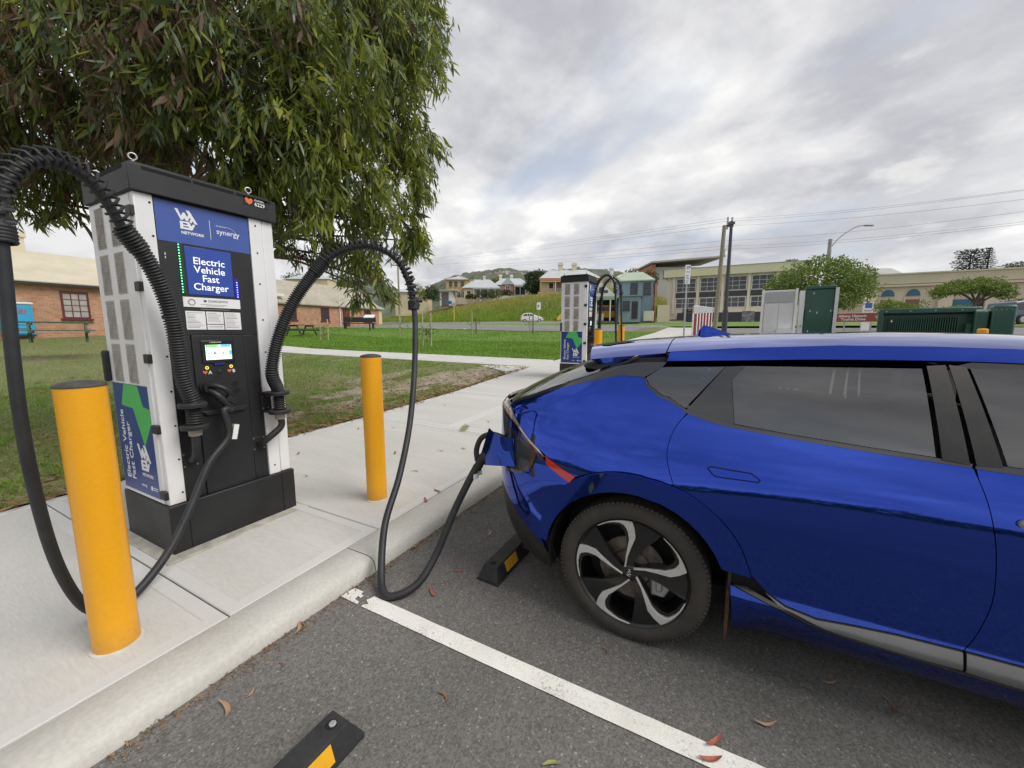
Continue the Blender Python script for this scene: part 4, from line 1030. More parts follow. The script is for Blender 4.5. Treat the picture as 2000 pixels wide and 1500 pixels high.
# dark inner shell behind every gap, with wheel openings
sh = crv([(-.06, 1.33), (.216, 1.18), (.6, 1.11), (1.15, 1.085), (2.22, 1.045), (3.1, .98), (3.3, .9), (3.3, .46)], 2)
shell = sh + arc_pts(2.9, .365, AR + .012, 10, 168, 16) + [(2.44, .22), (.47, .22)] + arc_pts(0, .365, AR + .012, 18, 186, 20) + [(-.50, .24), (-.62, .22), (-.84, .22), (-.84, 1.06), (-.74, 1.13), (-.63, 1.19), (-.54, 1.24), (-.27, 1.325)]
panel('inner_shell', shell, M_gap, off=-.018, gap=0, thick=.003)
# cabin
MB().box(-.70, 3.2, -.70, .70, .20, .30).build('floor_pan', M_dark, car)
MB().box(-.75, 3.2, -.55, .55, .14, .20).build('underbody', M_dark, car)
for x, nm in ((.55, 'rear_seat'), (1.45, 'front_seat')):
    for y in (-.36, .36):
        st = MB(); st.box(x, x + .5, y - .25, y + .25, .50, .66); st.box(x - .12, x + .06, y - .24, y + .24, .62, 1.18, Matrix.Translation((0, 0, 0)))
        so = st.build(nm, M_seat, car, bevel=.05, seg=3)
        MB().box(x - .12, x - .01, y - .12, y + .12, 1.22, 1.38).box(x - .07, x - .05, y - .05, y - .03, 1.15, 1.24).build('headrest', M_seat, so, bevel=.03, seg=3)
MB().box(2.3, 2.7, -.68, .68, .75, 1.02).build('dashboard', M_dark, car, bevel=.06)
# ------------------------------------------------ wheels
def make_wheel():
    w = bpy.data.objects.new('wheel', None); link(w, car)
    Mw = Matrix.Rotation(R(90), 4, 'X')            # lathe axis -> local -Y (outwards on the near side)
    tp = [(.282, -.205), (.30, -.215), (.335, -.212), (.356, -.195), (.364, -.17), (.366, -.12), (.366, -.06), (.363, -.035), (.357, -.018), (.345, -.006), (.320, .0), (.298, -.002), (.285, -.010), (.279, -.022)]
    ty = MB().lathe(tp, 72, Mw); ty.f = ty.f[:-2]; ty.m = ty.m[:-2]; tyo = ty.build('tyre', M_tyre, w, smooth=60)
    mb = MB(); 
    for k in range(96):                            # tread blocks at the outer shoulder
        a = 2 * math.pi * k / 96
        mb.box(.3475, .367, -.0085, .0085, .016, .052, Mw @ Matrix.Rotation(a, 4, 'Z') @ Matrix.Translation((0, 0, -.068)))
    tag(mb.build('tread_blocks', M_tyre, tyo), kind='stuff')
    rim = MB().lathe([(.250, -.20), (.262, -.10), (.262, -.045), (.268, -.020), (.2785, -.010), (.281, -.014), (.284, -.02), (.274, -.20)], 72, Mw).build('rim', M_wblk, w, smooth=40)
    MB().lathe([(.07, -.075), (.165, -.075), (.165, -.088), (.07, -.088)], 48, Mw).build('brake_disc', M_disc, w, smooth=40)
    MB().lathe([(.0, -.062), (.09, -.062), (.10, -.075), (.10, -.16), (0, -.16)], 30, Mw).build('axle_hub', M_disc, w, smooth=40)
    MB().lathe([(.11, -.17), (.262, -.17), (.262, -.172), (.11, -.172)], 36, Mw).build('backing_plate', M_dark, w)
    def pol(r, an): return (r * .279 * math.cos(R(an)), r * .279 * math.sin(R(an)))
    blade = [pol(.135, 133), pol(.36, 101), pol(.644, 92.6), pol(.78, 94), pol(.846, 96), pol(.91, 99), pol(.940, 103), pol(.955, 110), pol(.962, 117), pol(.968, 127.5), pol(.99, 130)] + [pol(.995, t) for t in (124, 118, 112, 106, 100, 95)] + [pol(.998, 89.7), pol(.85, 86), pol(.698, 83.2), pol(.5, 88), pol(.3, 98), pol(.12, 121)]
    insert = [pol(.14, 117), pol(.3, 97.4), pol(.5, 87.2), pol(.698, 82.6), pol(.85, 85.4), pol(.985, 89)] + [pol(.985, t) for t in (83, 77, 71, 65)] + [pol(.985, 59), pol(.86, 59.5), pol(.55, 66), pol(.36, 70), pol(.20, 72), pol(.14, 72)]
    inner = [pol(.135, 136), pol(.30, 106), pol(.62, 96), pol(.80, 100), pol(.88, 104), pol(.92, 114), pol(.955, 128), pol(.962, 120), pol(.93, 101), pol(.80, 94.5), pol(.64, 93.2), pol(.36, 101.5)]
    for k in range(5):
        Rk = Matrix.Rotation(R(90), 4, 'X') @ Matrix.Rotation(R(72 * k), 4, 'Z')
        MB().prism(blade, -.034, -.014, Rk).build('spoke', M_alloy, w, bevel=.0015, seg=1)
        ins = MB().prism(insert, -.045, -.021, Rk).build('spoke_web', M_wblk, w)
        mb = MB()
        for i in range(11):
            rr = .50 + i * .045
            p0, p1 = pol(rr, 85.5), pol(rr, 68 - (rr - .5) * 16); 
            mb.tube([(p0[0], p0[1], -.021), (p1[0], p1[1], -.021)], .0016, 4, M=Rk)
        tag(mb.build('web_ribs', M_wblk, ins), kind='stuff')
        MB().prism(inner, -.075, -.024, Rk).build('spoke_flank', M_wblk, w)
    MB().lathe([(.042, -.06), (.042, -.024), (.036, -.019), (0, -.018)], 30, Mw).build('hub_cap', M_wblk, w, smooth=40)
    lg = MB()
    for a, b in (((-.016, -.010), (-.016, .010)), ((-.016, -.002), (-.004, .010)), ((-.011, .003), (-.004, -.010)), ((-.004, -.010), (.004, .010)), ((.004, .010), (.010, -.004)), ((.010, -.004), (.016, .010)), ((.016, .010), (.019, .002))):
        lg.tube([(a[0], a[1], -.0172), (b[0], b[1], -.0172)], .0014, 5, M=Mw @ Matrix.Rotation(R(72), 4, 'Z'))
    lg.build('hub_emblem', M_alloy, w)
    return w
wr = make_wheel(); wr.location = (0, -.930, .364); 
cal_ = MB(); cal_.prism([(.10, -.10), (.165, -.10), (.19, -.05), (.19, .015), (.14, .03), (.10, .02)], .0, .035, Matrix.Rotation(R(90), 4, 'X'))
cal_.box(.125, .155, -.047, -.03, -.07, .0); co = cal_.build('brake_caliper', M_calip, car, bevel=.008); co.location = (0, -.850, .364)
for x, y in ((0, 1), (2.9, -1), (2.9, 1)):
    w2 = copy_tree(wr, car); w2.location = (x, y * .930, .364)
    if y > 0: w2.rotation_euler = (0, 0, R(180))
# wheel-well liners and mud flaps
for x in (0, 2.9):
    for s in (1, -1):
        n = 24; V = []; 
        for t in np.linspace(-12, 192, n):
            c_, s_ = math.cos(R(t)), math.sin(R(t)); V += [(x + .437 * c_, -s * .915, .365 + .437 * s_), (x + .437 * c_, -s * .58, .365 + .437 * s_)]
        mb = MB().add(V, [(2 * i, 2 * i + 2, 2 * i + 3, 2 * i + 1) for i in range(n - 1)])
        V2 = [(x + .437 * math.cos(R(t)), -s * .59, .365 + .437 * math.sin(R(t))) for t in np.linspace(-12, 192, n)]
        mb.add(V2, [tuple(range(n))]).build('wheel_liner', M_dark, car)
        mf = MB().prism([(x + .395, .30), (x + .430, .53), (x + .445, .53), (x + .447, .40), (x + .436, .19), (x + .415, .17)], -.90, -.70, Matrix.Rotation(R(90), 4, 'X')) if False else MB()
        y0, y1 = (-.912, -.72) if s > 0 else (.72, .912)
        mf.hexa([(x + .425, y0, .16), (x + .440, y0, .16), (x + .440, y1, .16), (x + .425, y1, .16), (x + .428, y0, .52), (x + .443, y0, .52), (x + .443, y1, .52), (x + .428, y1, .52)])
        mf.build('mud_flap', M_dust, car, bevel=.004)
# ------------------------------------------------ charge port, open flap, connector
port = crv([(-.50, .905), (-.60, .965), (-.69, 1.0), (-.76, .99), (-.79, .90), (-.78, .80), (-.70, .765), (-.60, .775), (-.53, .82), (-.50, .87)], 3)
panel('charge_port', port, mat('navy_port_recess', (.006, .009, .030), .25, coat=.6), off=.004, thick=.006, sides=(1,), gap=0, step=(.03, .03))
panel('port_rim', [(-.50, .885), (-.53, .815), (-.60, .770), (-.70, .758), (-.79, .775), (-.79, .79), (-.70, .775), (-.60, .788), (-.545, .83), (-.515, .885)], M_gloss, off=.008, thick=.008, sides=(1,), gap=0, step=(.03, .02))
car_inv = (Matrix.Translation((CARX, CARY, 0)) @ Matrix.Rotation(R(-90), 4, 'Z')).inverted()
h0 = Vector((CARX - .850, CARY + .690, .955)); h1 = Vector((CARX - .880, CARY + .668, .800)); f0 = Vector((1.952, 1.199, 1.001)); f1 = Vector((2.03, 1.331, .735))
nu, nv = 9, 7; V = []; nrm = (f0 - h0).cross(h1 - h0).normalized()
for k in (0, 1):
    for i in range(nu):
        for j in range(nv):
            u, v = i / (nu - 1), j / (nv - 1); p = (h0.lerp(f0, u)).lerp(h1.lerp(f1, u), v)
            p = p + nrm * (.028 * math.sin(math.pi * u) * (1 if True else 0) - .011 * k) + Vector((0, 0, -.015 * math.sin(math.pi * u) * (1 - v))); V.append(car_inv @ p)
F = []; o = nu * nv
for i in range(nu - 1):
    for j in range(nv - 1):
        q = (i * nv + j, i * nv + j + 1, (i + 1) * nv + j + 1, (i + 1) * nv + j); F += [q, tuple(o + x for x in q[::-1])]
per = [i * nv for i in range(nu)] + [(nu - 1) * nv + j for j in range(1, nv)] + [i * nv + nv - 1 for i in range(nu - 2, -1, -1)] + [j for j in range(nv - 2, 0, -1)]
F += [(per[i], per[(i + 1) % len(per)], o + per[(i + 1) % len(per)], o + per[i]) for i in range(len(per))]
me_ = MB().add(V, F).build('charge_flap', M_car, car, smooth=40)
cn = thing('charging_connector', (2.003, 1.318, .735), 0, 'black charging connector pushed into the open port at the car tail', 'connector')
g_ = MB().tube([Vector((0, 0, -.02)), Vector((.006, -.03, .045)), Vector((.016, -.07, .085)), Vector((.028, -.14, .115)), Vector((.040, -.22, .125))], [.026, .030, .036, .045, .05], 14)
g_.build('connector_body', M_satin, cn, smooth=50)
MB().tube(smooth_path([Vector((.004, .0, .03)), Vector((.012, .010, .10)), Vector((.024, -.02, .175)), Vector((.034, -.09, .205)), Vector((.044, -.17, .19))], 5), .017, 10).build('connector_grip', M_satin, cn, smooth=60)
MB().lathe([(.0265, -.03), (.0265, .0)], 16, Matrix.Translation((-.008, .012, -.045)) @ Matrix.Rotation(R(10), 4, 'X')).build('cable_band', M_prt, cn)
MB().box(-.001, .001, -.018, .018, -.06, .0, Matrix.Translation((.03, .01, -.02)) @ Matrix.Rotation(R(-15), 4, 'Y') @ Matrix.Rotation(R(40), 4, 'Z')).build('paper_tag', M_prt, cn)

# ------------------------------------------------------------------ wheel stops
M_rub = mat('wheel_stop_rubber', (.030, .030, .031), .75, var=.25, vscale=10, bump=.25, bscale=120)
M_ref = mat('yellow_reflective', (.80, .42, .02), .45, var=.06, vscale=20)
M_bolt = mat('bolt_head', (.55, .56, .58), .45, .4, var=.2)
def wheel_stop(x0, length, y0, lab, bolt=False):
    w = thing('wheel_stop', (x0, y0, .012), 0, lab, 'wheel stop', 'rubber wheel stops')
    def sec(x, e):   # trapezoid cross-section
        return [(x, 0, 0), (x, 0, .018), (x, .028 + e, .098 - e * .3), (x, .122 - e, .098 - e * .3), (x, .15, .018), (x, .15, 0)]
    xs = [0.0, .006, .045, length - .045, length - .006, length]
    V = []; 
    for i, x in enumerate(xs):
        if i in (0, 5): V += [(x, .0, 0), (x, .0, .016), (x, .006, .022), (x, .144, .022), (x, .15, .016), (x, .15, 0)]
        elif i in (1, 4): V += [(x, 0, 0), (x, 0, .018), (x, .008, .026), (x, .142, .026), (x, .15, .018), (x, .15, 0)]
        else: V += sec(x, 0)
    F = [(i * 6 + j, i * 6 + (j + 1) % 6, (i + 1) * 6 + (j + 1) % 6, (i + 1) * 6 + j) for i in range(5) for j in range(6)] + [(0, 1, 2, 3, 4, 5), tuple(range(30, 36))]
    mb = MB().add(V, [f[::-1] for f in F]); b = mb.build('body', M_rub, w, bevel=.003)
    for i_ in range(4):
        k = .13 + i_ * (length - .41) / 3
        for s in (0, 1):
            e0, e1 = (.0035, .024) if s == 0 else (.1465, .126)
            dy = -.0022 if s == 0 else .0022
            MB().hexa([(k, e0 + dy, .028), (k + .15, e0 + dy, .028), (k + .15, e0 - dy * 0, .028), (k, e0, .028), (k, e1 + dy, .088), (k + .15, e1 + dy, .088), (k + .15, e1, .088), (k, e1, .088)]).build('reflective_panel', M_ref, w)
    for x in (.075, length - .085):
        MB().lathe([(.021, .0965), (.021, .0990)], 18, Matrix.Translation((x, .075, 0))).build('bolt_hole', M_holes, w)
        if bolt: MB().lathe([(.014, .097), (.013, .1015), (.008, .103)], 14, Matrix.Translation((x + .003, .072, 0))).build('bolt_head', M_bolt, w)
    return w
wheel_stop(1.935, 1.65, 1.135, 'black rubber wheel stop with yellow panels under the tail of the blue car')
wheel_stop(-.735, 1.65, 1.135, 'black rubber wheel stop with yellow panels in the empty bay by the bay line', True)
# ================================================================== gum tree over the charger
M_bark = mat('gum_bark', (.20, .15, .11), .9, var=.3, vscale=5, bump=.5, bscale=25, col2=(.09, .07, .055), stretch=(1, 1, .25))
M_leafg = leaf_mat('gum_leaf', (0.206, 0.256, 0.050), (0.088, 0.131, 0.045), .42, .42, 1.6)
M_leafy = leaf_mat('gum_leaf_new', (0.345, 0.380, 0.046), (0.218, 0.253, 0.052), .48, .40, 2.0)
M_leafb = leaf_mat('gum_leaf_bluish', (0.184, 0.253, 0.149), (0.115, 0.172, 0.092), .3, .38, 2.0)
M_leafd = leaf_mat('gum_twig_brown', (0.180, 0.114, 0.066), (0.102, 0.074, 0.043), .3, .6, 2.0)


def leaves(base, dirs, length, width, rg, bend=.25):
    """lanceolate blades: 6 verts, 4 tris each; base (n,3), dirs (n,3) unit"""
    n = len(base); up = rg.normal(size=(n, 3)); side_ = np.cross(dirs, up); side_ /= np.linalg.norm(side_, axis=1, keepdims=True) + 1e-9
    nor = np.cross(side_, dirs); L_ = length[:, None]; w = width[:, None]
    b = nor * (bend * L_) * rg.uniform(-1, 1, (n, 1)) + side_ * (.18 * L_) * rg.uniform(-1, 1, (n, 1))
    p0 = base; c1 = base + dirs * L_ * .33 + b * .35; c2 = base + dirs * L_ * .68 + b * .8; p3 = base + dirs * L_ + b * 1.0
    V = np.stack([p0, c1 - side_ * w * .5, c1 + side_ * w * .5, c2 - side_ * w * .36, c2 + side_ * w * .36, p3], 1).reshape(-1, 3)
    i = np.arange(n)[:, None] * 6
    F = np.concatenate([i + np.array([[0, 1, 2]]), i + np.array([[1, 3, 4]]), i + np.array([[1, 4, 2]]), i + np.array([[3, 5, 4]])], 1).reshape(-1, 3)
    return V, F


tree = thing('gum_tree', (2.6, 6.5, float(T(2.6, 6.5))), 0, 'large drooping gum tree with long olive leaves hanging over the near charger', 'tree')
TO = Vector(tree.location)
def limb(name, pts, r0, r1, n=10):
    P = smooth_path(pts, 5); k = len(P); rr = [r0 + (r1 - r0) * i / (k - 1) for i in range(k)]
    return MB().tube([Vector(p) - TO for p in P], rr, n).build(name, M_bark, tree, smooth=60)
limb('trunk', [(2.6, 6.5, .1), (2.58, 6.48, .9), (2.66, 6.46, 1.8), (2.62, 6.4, 2.8), (2.7, 6.5, 4.2), (2.75, 6.6, 6.2)], .24, .10, 14)
# lobes: (centre px, py, forward distance, radius, light and shade put into leaf colours: g green sunlit, b shaded with brown leaves, m mixed)
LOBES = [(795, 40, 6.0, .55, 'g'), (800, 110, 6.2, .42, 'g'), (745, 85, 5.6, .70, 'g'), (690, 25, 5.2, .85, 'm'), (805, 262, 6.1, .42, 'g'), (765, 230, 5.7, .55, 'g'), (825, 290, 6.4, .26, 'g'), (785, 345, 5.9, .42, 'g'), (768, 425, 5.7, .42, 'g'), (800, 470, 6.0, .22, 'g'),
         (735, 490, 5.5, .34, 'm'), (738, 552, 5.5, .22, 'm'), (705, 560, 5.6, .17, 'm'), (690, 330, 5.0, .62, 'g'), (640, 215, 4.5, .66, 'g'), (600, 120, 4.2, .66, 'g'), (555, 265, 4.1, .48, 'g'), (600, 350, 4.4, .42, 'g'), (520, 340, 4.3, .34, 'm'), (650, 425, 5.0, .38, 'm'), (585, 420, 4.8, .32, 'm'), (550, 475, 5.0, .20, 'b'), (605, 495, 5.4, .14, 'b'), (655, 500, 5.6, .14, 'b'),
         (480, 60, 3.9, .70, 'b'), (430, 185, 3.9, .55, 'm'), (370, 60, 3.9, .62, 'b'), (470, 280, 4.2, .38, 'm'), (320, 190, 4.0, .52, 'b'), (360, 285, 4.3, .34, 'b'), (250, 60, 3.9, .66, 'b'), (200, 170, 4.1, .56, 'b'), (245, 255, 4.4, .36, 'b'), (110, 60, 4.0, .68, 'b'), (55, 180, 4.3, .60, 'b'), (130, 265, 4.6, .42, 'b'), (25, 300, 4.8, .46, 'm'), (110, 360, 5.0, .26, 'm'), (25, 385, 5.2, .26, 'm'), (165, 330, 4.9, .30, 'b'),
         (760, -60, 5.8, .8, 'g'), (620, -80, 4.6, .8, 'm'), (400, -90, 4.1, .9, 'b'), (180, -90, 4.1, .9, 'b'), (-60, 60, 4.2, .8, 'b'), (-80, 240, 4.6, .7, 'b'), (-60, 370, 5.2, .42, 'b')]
lob = []
for px, py, d, r, ch in LOBES: lob.append((at(px, py, d), r, 1.0, ch))
ctr = Vector((2.7, 6.5, 5.4)); rb = random.Random(3)
for i in range(34):                        # body of the crown behind and above
    while True:
        v = Vector((rb.uniform(-1, 1), rb.uniform(-1, 1), rb.uniform(-1, 1)))
        if .25 < v.length < 1: break
    p = ctr + Vector((v.x * 2.9, v.y * 2.7, v.z * 2.9))
    h = math.degrees(math.atan2(p.y, p.x))
    if h < 45 + (4 if p.z < 4.3 else 0): continue
    if p.z < 3.3: continue
    lob.append((p, rb.uniform(.5, .8), .5, 'b'))
VV, FF_, MI = [], [], []; off_ = 0; rg = np.random.default_rng(21); twV = MB()
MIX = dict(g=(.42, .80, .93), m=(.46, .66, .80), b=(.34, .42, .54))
for p, r, dens, ch in lob:
    nt = int((175 if ch != 'b' else 125) * dens * (r / .5) ** 1.9)
    v = rg.normal(size=(nt, 3)); v /= np.linalg.norm(v, axis=1, keepdims=True)
    # leaves gather in bunches: twigs are drawn towards a few bunch centres inside the lobe
    nb = max(5, nt // 13); bv = rg.normal(size=(nb, 3)); bv /= np.linalg.norm(bv, axis=1, keepdims=True); bc = bv * r * rg.uniform(.45, 1.0, (nb, 1))
    own = rg.integers(0, nb, nt); tw = np.array(p)[None] + bc[own] + rg.normal(scale=.085 * (r / .5) ** .5, size=(nt, 3)) * np.array([[1.15, 1.15, 1.1]])
    v = bv[own] * .6 + v * .4
    m = 9; k = np.arange(m)[None, :, None]
    dr = np.stack([v[:, 0] * .45, v[:, 1] * .45, -np.ones(nt) * .95], 1); dr /= np.linalg.norm(dr, axis=1, keepdims=True)
    ln_t = rg.uniform(.008, .024, (nt, 1, 1))
    base = tw[:, None] + dr[:, None] * (k * ln_t) + rg.normal(scale=.018, size=(nt, m, 3))
    d = np.stack([rg.normal(scale=.40, size=(nt, m)), rg.normal(scale=.40, size=(nt, m)), -np.abs(rg.normal(loc=1.0, scale=.5, size=(nt, m)))], -1) + v[:, None] * .45
    d /= np.linalg.norm(d, axis=-1, keepdims=True)
    base = base.reshape(-1, 3); d = d.reshape(-1, 3); n = len(base)
    ln = np.clip(rg.lognormal(-2.16, .32, n), .05, .20); wd = ln * rg.uniform(.13, .22, n)
    V, F = leaves(base, d, ln, wd, rg, .35); VV.append(V); FF_.append(F + off_); off_ += len(V)
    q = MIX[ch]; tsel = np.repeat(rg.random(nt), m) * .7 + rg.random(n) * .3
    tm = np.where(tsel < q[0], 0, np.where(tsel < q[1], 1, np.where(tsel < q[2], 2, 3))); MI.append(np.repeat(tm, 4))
    c0 = Vector(p)
    for b in bc[:10]: e = c0 + Vector(b); twV.tube([c0 - TO, c0.lerp(e, .5) - TO + Vector((0, 0, .05)), e - TO, e - TO + Vector((b[0] * .2, b[1] * .2, -.16))], [.010, .007, .005, .002], 5)
V = np.concatenate(VV) - np.array(TO)[None]; F = np.concatenate(FF_)
crown = fast_mesh('crown', V, F, None, tree, mi=np.concatenate(MI), mats=[M_leafg, M_leafy, M_leafb, M_leafd]); tag(crown, kind='stuff')
tag(twV.build('twigs', M_bark, tree, smooth=60), kind='stuff')
r5 = random.Random(9)
for i in range(0, len(lob), 1):
    p = lob[i][0]; z0 = min(5.2, max(2.2, p.z - 1.2)); s = Vector((2.66, 6.46, z0)); m_ = s.lerp(p, .5) + Vector((r5.uniform(-.2, .2), r5.uniform(-.2, .2), .35))
    limb('limb', [s, s.lerp(m_, .5) + Vector((0, 0, .1)), m_, p], .030 + .02 * r5.random(), .008, 7)
# twigs showing against the sky at the crown's underside
limb('limb', [at(205, 520, 5.0), at(180, 462, 4.9), at(150, 425, 4.9), at(118, 405, 5.0)], .022, .010, 7)

# ================================================================== lawns
M_lawn = mat('lawn_turf', (.15, .255, .038), .95, vscale=.7, bump=.6, bscale=18, fine=.35, fscale=14, space='World', col2=(.10, .18, .034), detail=8)
M_gr1 = leaf_mat('dry_grass', (.25, .25, .070), (.15, .20, .038), .3, .6, .9)
M_gr2 = leaf_mat('green_grass', (.23, .37, .050), (.135, .255, .032), .35, .55, .8)
M_gr3 = leaf_mat('bank_grass', (.33, .42, .055), (.17, .31, .030), .35, .6, .22)
M_grt = leaf_mat('seeding_grass', (.50, .44, .15), (.33, .34, .085), .3, .65, .25)
sheet('lawn', [12.43] + lin(13, 34, 43), lin(FY + .05, 75, 80), lambda x, y: T(x, y) + .015, M_lawn)
sheet('near_lawn', lin(-14, 10, 49) + [10.57], [FY + .01] + lin(5.4, 33, 57), lambda x, y: T(x, y) + .012, M_soil)


def blades(name, xy, h, w, mat_, zf, rg, lean=.5, parent=None):
    n = len(xy); z = zf(xy[:, 0], xy[:, 1]); b = np.stack([xy[:, 0], xy[:, 1], z], 1)
    an = rg.uniform(0, 2 * math.pi, n); s_ = np.stack([np.cos(an), np.sin(an), 0 * an], 1) * (w * rg.uniform(.6, 1.3, n))[:, None] * .5
    tip = b + np.stack([rg.normal(scale=lean, size=n) * h, rg.normal(scale=lean, size=n) * h, h], 1)
    V = np.stack([b - s_, b + s_, tip], 1).reshape(-1, 3); F = np.arange(3 * n).reshape(-1, 3)
    o = fast_mesh(name, V, F, mat_, parent); tag(o, kind='stuff'); return o


def noise2(x, y, s, seed):
    r = np.random.default_rng(seed); v = 0
    for k in range(4):
        a = r.uniform(0, 2 * math.pi); f_ = s * (1.7 ** k); v = v + np.sin((x * np.cos(a) + y * np.sin(a)) * f_ + r.uniform(0, 6)) * np.sin((x * np.sin(a + .9) - y * np.cos(a + .9)) * f_ * .8 + r.uniform(0, 6)) / (1 + .5 * k)
    return v
rg = np.random.default_rng(5)
def scatter(n, x0, x1, y0, y1, power=1.0): return np.stack([rg.uniform(x0, x1, n), y0 + (y1 - y0) * rg.random(n) ** power], 1)
p = np.concatenate([scatter(120000, -3, 10.55, FY + .0, 14, 1.5), scatter(60000, -6, 10.55, 12, 33, 1.2)])
bare = (p[:, 0] > 4.2) & (noise2(p[:, 0], p[:, 1], .9, 2) + np.interp(p[:, 1], [5, 6.5, 9], [.9, .3, -1.2]) + np.interp(p[:, 0], [4, 7, 10.5], [-.8, .0, .6]) > .3)
thin = noise2(p[:, 0], p[:, 1], 1.6, 4) > .75
p = p[~(bare & (rg.random(len(p)) < .90)) & ~(thin & (rg.random(len(p)) < .75))]
hh = np.clip(rg.normal(.042, .014, len(p)), .015, .09) * (1 + .012 * p[:, 1])
sel = noise2(p[:, 0], p[:, 1], .5, 8) + rg.normal(scale=.5, size=len(p)) > -.55
near_z = lambda x, y: T(x, y) + .008
tag(blades('dry_grass', p[~sel], hh[~sel], .011, M_gr1, near_z, rg, .8), 'olive and straw coloured short grass beside the footpath', 'grass')
tag(blades('green_grass', p[sel], hh[sel], .011, M_gr2, near_z, rg, .8), 'short green grass between the footpath and the cross path', 'grass')
cc = scatter(420, -3, 10.3, FY + .1, 16, 1.4); cp = np.repeat(cc, 26, 0) + rg.normal(scale=.05, size=(420 * 26, 2)); cp = cp[(cp[:, 1] > FY + .01) & (cp[:, 0] < 10.5)]
tag(blades('grass_tufts', cp, np.clip(rg.normal(.085, .03, len(cp)), .03, .16), .010, M_gr2, near_z, rg, .55), 'scattered longer green tufts standing out of the near lawn', 'grass')
p = np.concatenate([scatter(70000, 12.42, 20, FY, 30, 1.2), scatter(60000, 18, 34.5, FY, 55, 1.1)])
hh = np.clip(rg.normal(.085, .03, len(p)), .03, .2) * (1 + .5 * np.clip(noise2(p[:, 0], p[:, 1], .8, 3), -.6, 1.2))
tag(blades('lawn_grass', p, hh, .030, M_gr2, lambda x, y: T(x, y) + .01, rg, .6), 'lush bright green grass beyond the cross path', 'grass')
# tall grass on the bank
p = np.stack([rg.uniform(60, 84, 70000), rg.uniform(6, 74, 70000)], 1)
hb_ = land(p[:, 0], p[:, 1]) - T(p[:, 0], p[:, 1]); p = p[hb_ > .12]; hb_ = hb_[hb_ > .12]
frac = np.clip((p[:, 0] - 61) / 17, 0, 1); pick = frac + rg.normal(scale=.16, size=len(p)) > .55
hh = rg.uniform(.35, .8, len(p))
tag(blades('bank_grass', p[~pick], hh[~pick], .10, M_gr3, land, rg, .35), 'tall green grass along the foot of the bank', 'grass')
tag(blades('seeding_grass', p[pick], hh[pick] * .8, .09, M_grt, land, rg, .4), 'straw coloured seeding grass on the upper bank', 'grass')

# bare sandy patches
rp = random.Random(8)
for i, (x, y, a, b) in enumerate(((8.6, 6.0, 1.7, .75), (6.3, 6.6, 1.3, .8), (9.6, 5.55, .9, .42), (5.0, 5.9, .9, .45), (3.6, 6.1, .55, .3), (7.4, 7.9, 1.0, .5))):
    n = 40; q = []; ph = [rp.uniform(0, 6) for _ in range(4)]
    for k in range(n):
        t = 2 * math.pi * k / n; w_ = 1 + .18 * math.sin(3 * t + ph[0]) + .14 * math.sin(5 * t + ph[1]) + .09 * math.sin(9 * t + ph[2]) + .06 * math.sin(15 * t + ph[3])
        px_, py_ = x + a * w_ * math.cos(t), max(FY + .02, y + b * w_ * math.sin(t)); q.append((px_, py_, float(T(px_, py_)) + .019))
    mb = MB(); mb.add(q + [(x, y, float(T(x, y)) + .024)], [(k, (k + 1) % n, n) for k in range(n)]); o = mb.build('bare_ground', M_bare); tag(o, kind='structure')

# leaf litter: a carpet of dry leaves in the grass and along the path edge (past counting)
M_lit = leaf_mat('leaf_litter', (.34, .215, .11), (.17, .085, .045), .1, .7, 9)
p = np.concatenate([scatter(2200, -2.5, 10.4, FY - .03, 8, 2.0), scatter(500, 2.0, 7, FY - .02, 6.2, 1.6), np.stack([rg.uniform(-2, 10, 500), FY + rg.normal(scale=.06, size=500)], 1)])
an = rg.uniform(0, 2 * math.pi, len(p)); b = np.stack([p[:, 0], p[:, 1], T(p[:, 0], p[:, 1]) + rg.uniform(.015, .05, len(p))], 1)
V, F = leaves(b, np.stack([np.cos(an), np.sin(an), rg.normal(scale=.18, size=len(p))], 1), rg.uniform(.06, .14, len(p)), rg.uniform(.012, .024, len(p)), rg, .3)
tag(fast_mesh('leaf_litter', V, F, M_lit), 'dry brown leaf litter scattered through the grass by the footpath', 'leaf litter', kind='stuff')
# grit and crumbs along the kerb foot
n = 2600; x = rg.uniform(-2.5, 4.5, n); y = KY0 - np.abs(rg.normal(scale=.035, size=n)) + .004
an = rg.uniform(0, 6.28, n); b = np.stack([x, y, AS(x, y) + .004], 1); V, F = leaves(b, np.stack([np.cos(an), np.sin(an), rg.normal(scale=.25, size=n)], 1), rg.uniform(.006, .028, n), rg.uniform(.003, .008, n), rg, .3)
tag(fast_mesh('kerb_grit', V, F, M_lit), 'grit and leaf crumbs gathered along the foot of the kerb', 'grit', kind='stuff')
# single fallen leaves one can point to
M_fl = [mat('fallen_leaf_tan', (.42, .26, .15), .6, var=.2, vscale=30), mat('fallen_leaf_red', (.42, .13, .08), .6, var=.25, vscale=30), mat('fallen_leaf_brown', (.22, .12, .07), .7, var=.2, vscale=30), mat('fallen_leaf_olive', (.33, .32, .10), .6, var=.2, vscale=30)]
def leaf_mesh(L_, w, curl, sweep, m):
    n = 9; V = []; F = []
    for i in range(n):
        t = i / (n - 1); ww = w * .5 * math.sin(math.pi * min(1, t * .96 + .02)) ** .8 + .0008
        x_ = (t - .5) * L_; y_ = sweep * L_ * (t - .5) ** 2 * 2; z_ = .002 + curl * L_ * (t - .5) ** 2 * 2
        V += [(x_, y_ - ww, z_ + ww * .45), (x_, y_, z_), (x_, y_ + ww, z_ + ww * .45)]
    for i in range(n - 1):
        for j in range(2): F.append((i * 3 + j, i * 3 + j + 1, (i + 1) * 3 + j + 1, (i + 1) * 3 + j))
    return MB().add(V, F).mesh('fallen_leaf', m, smooth=60)
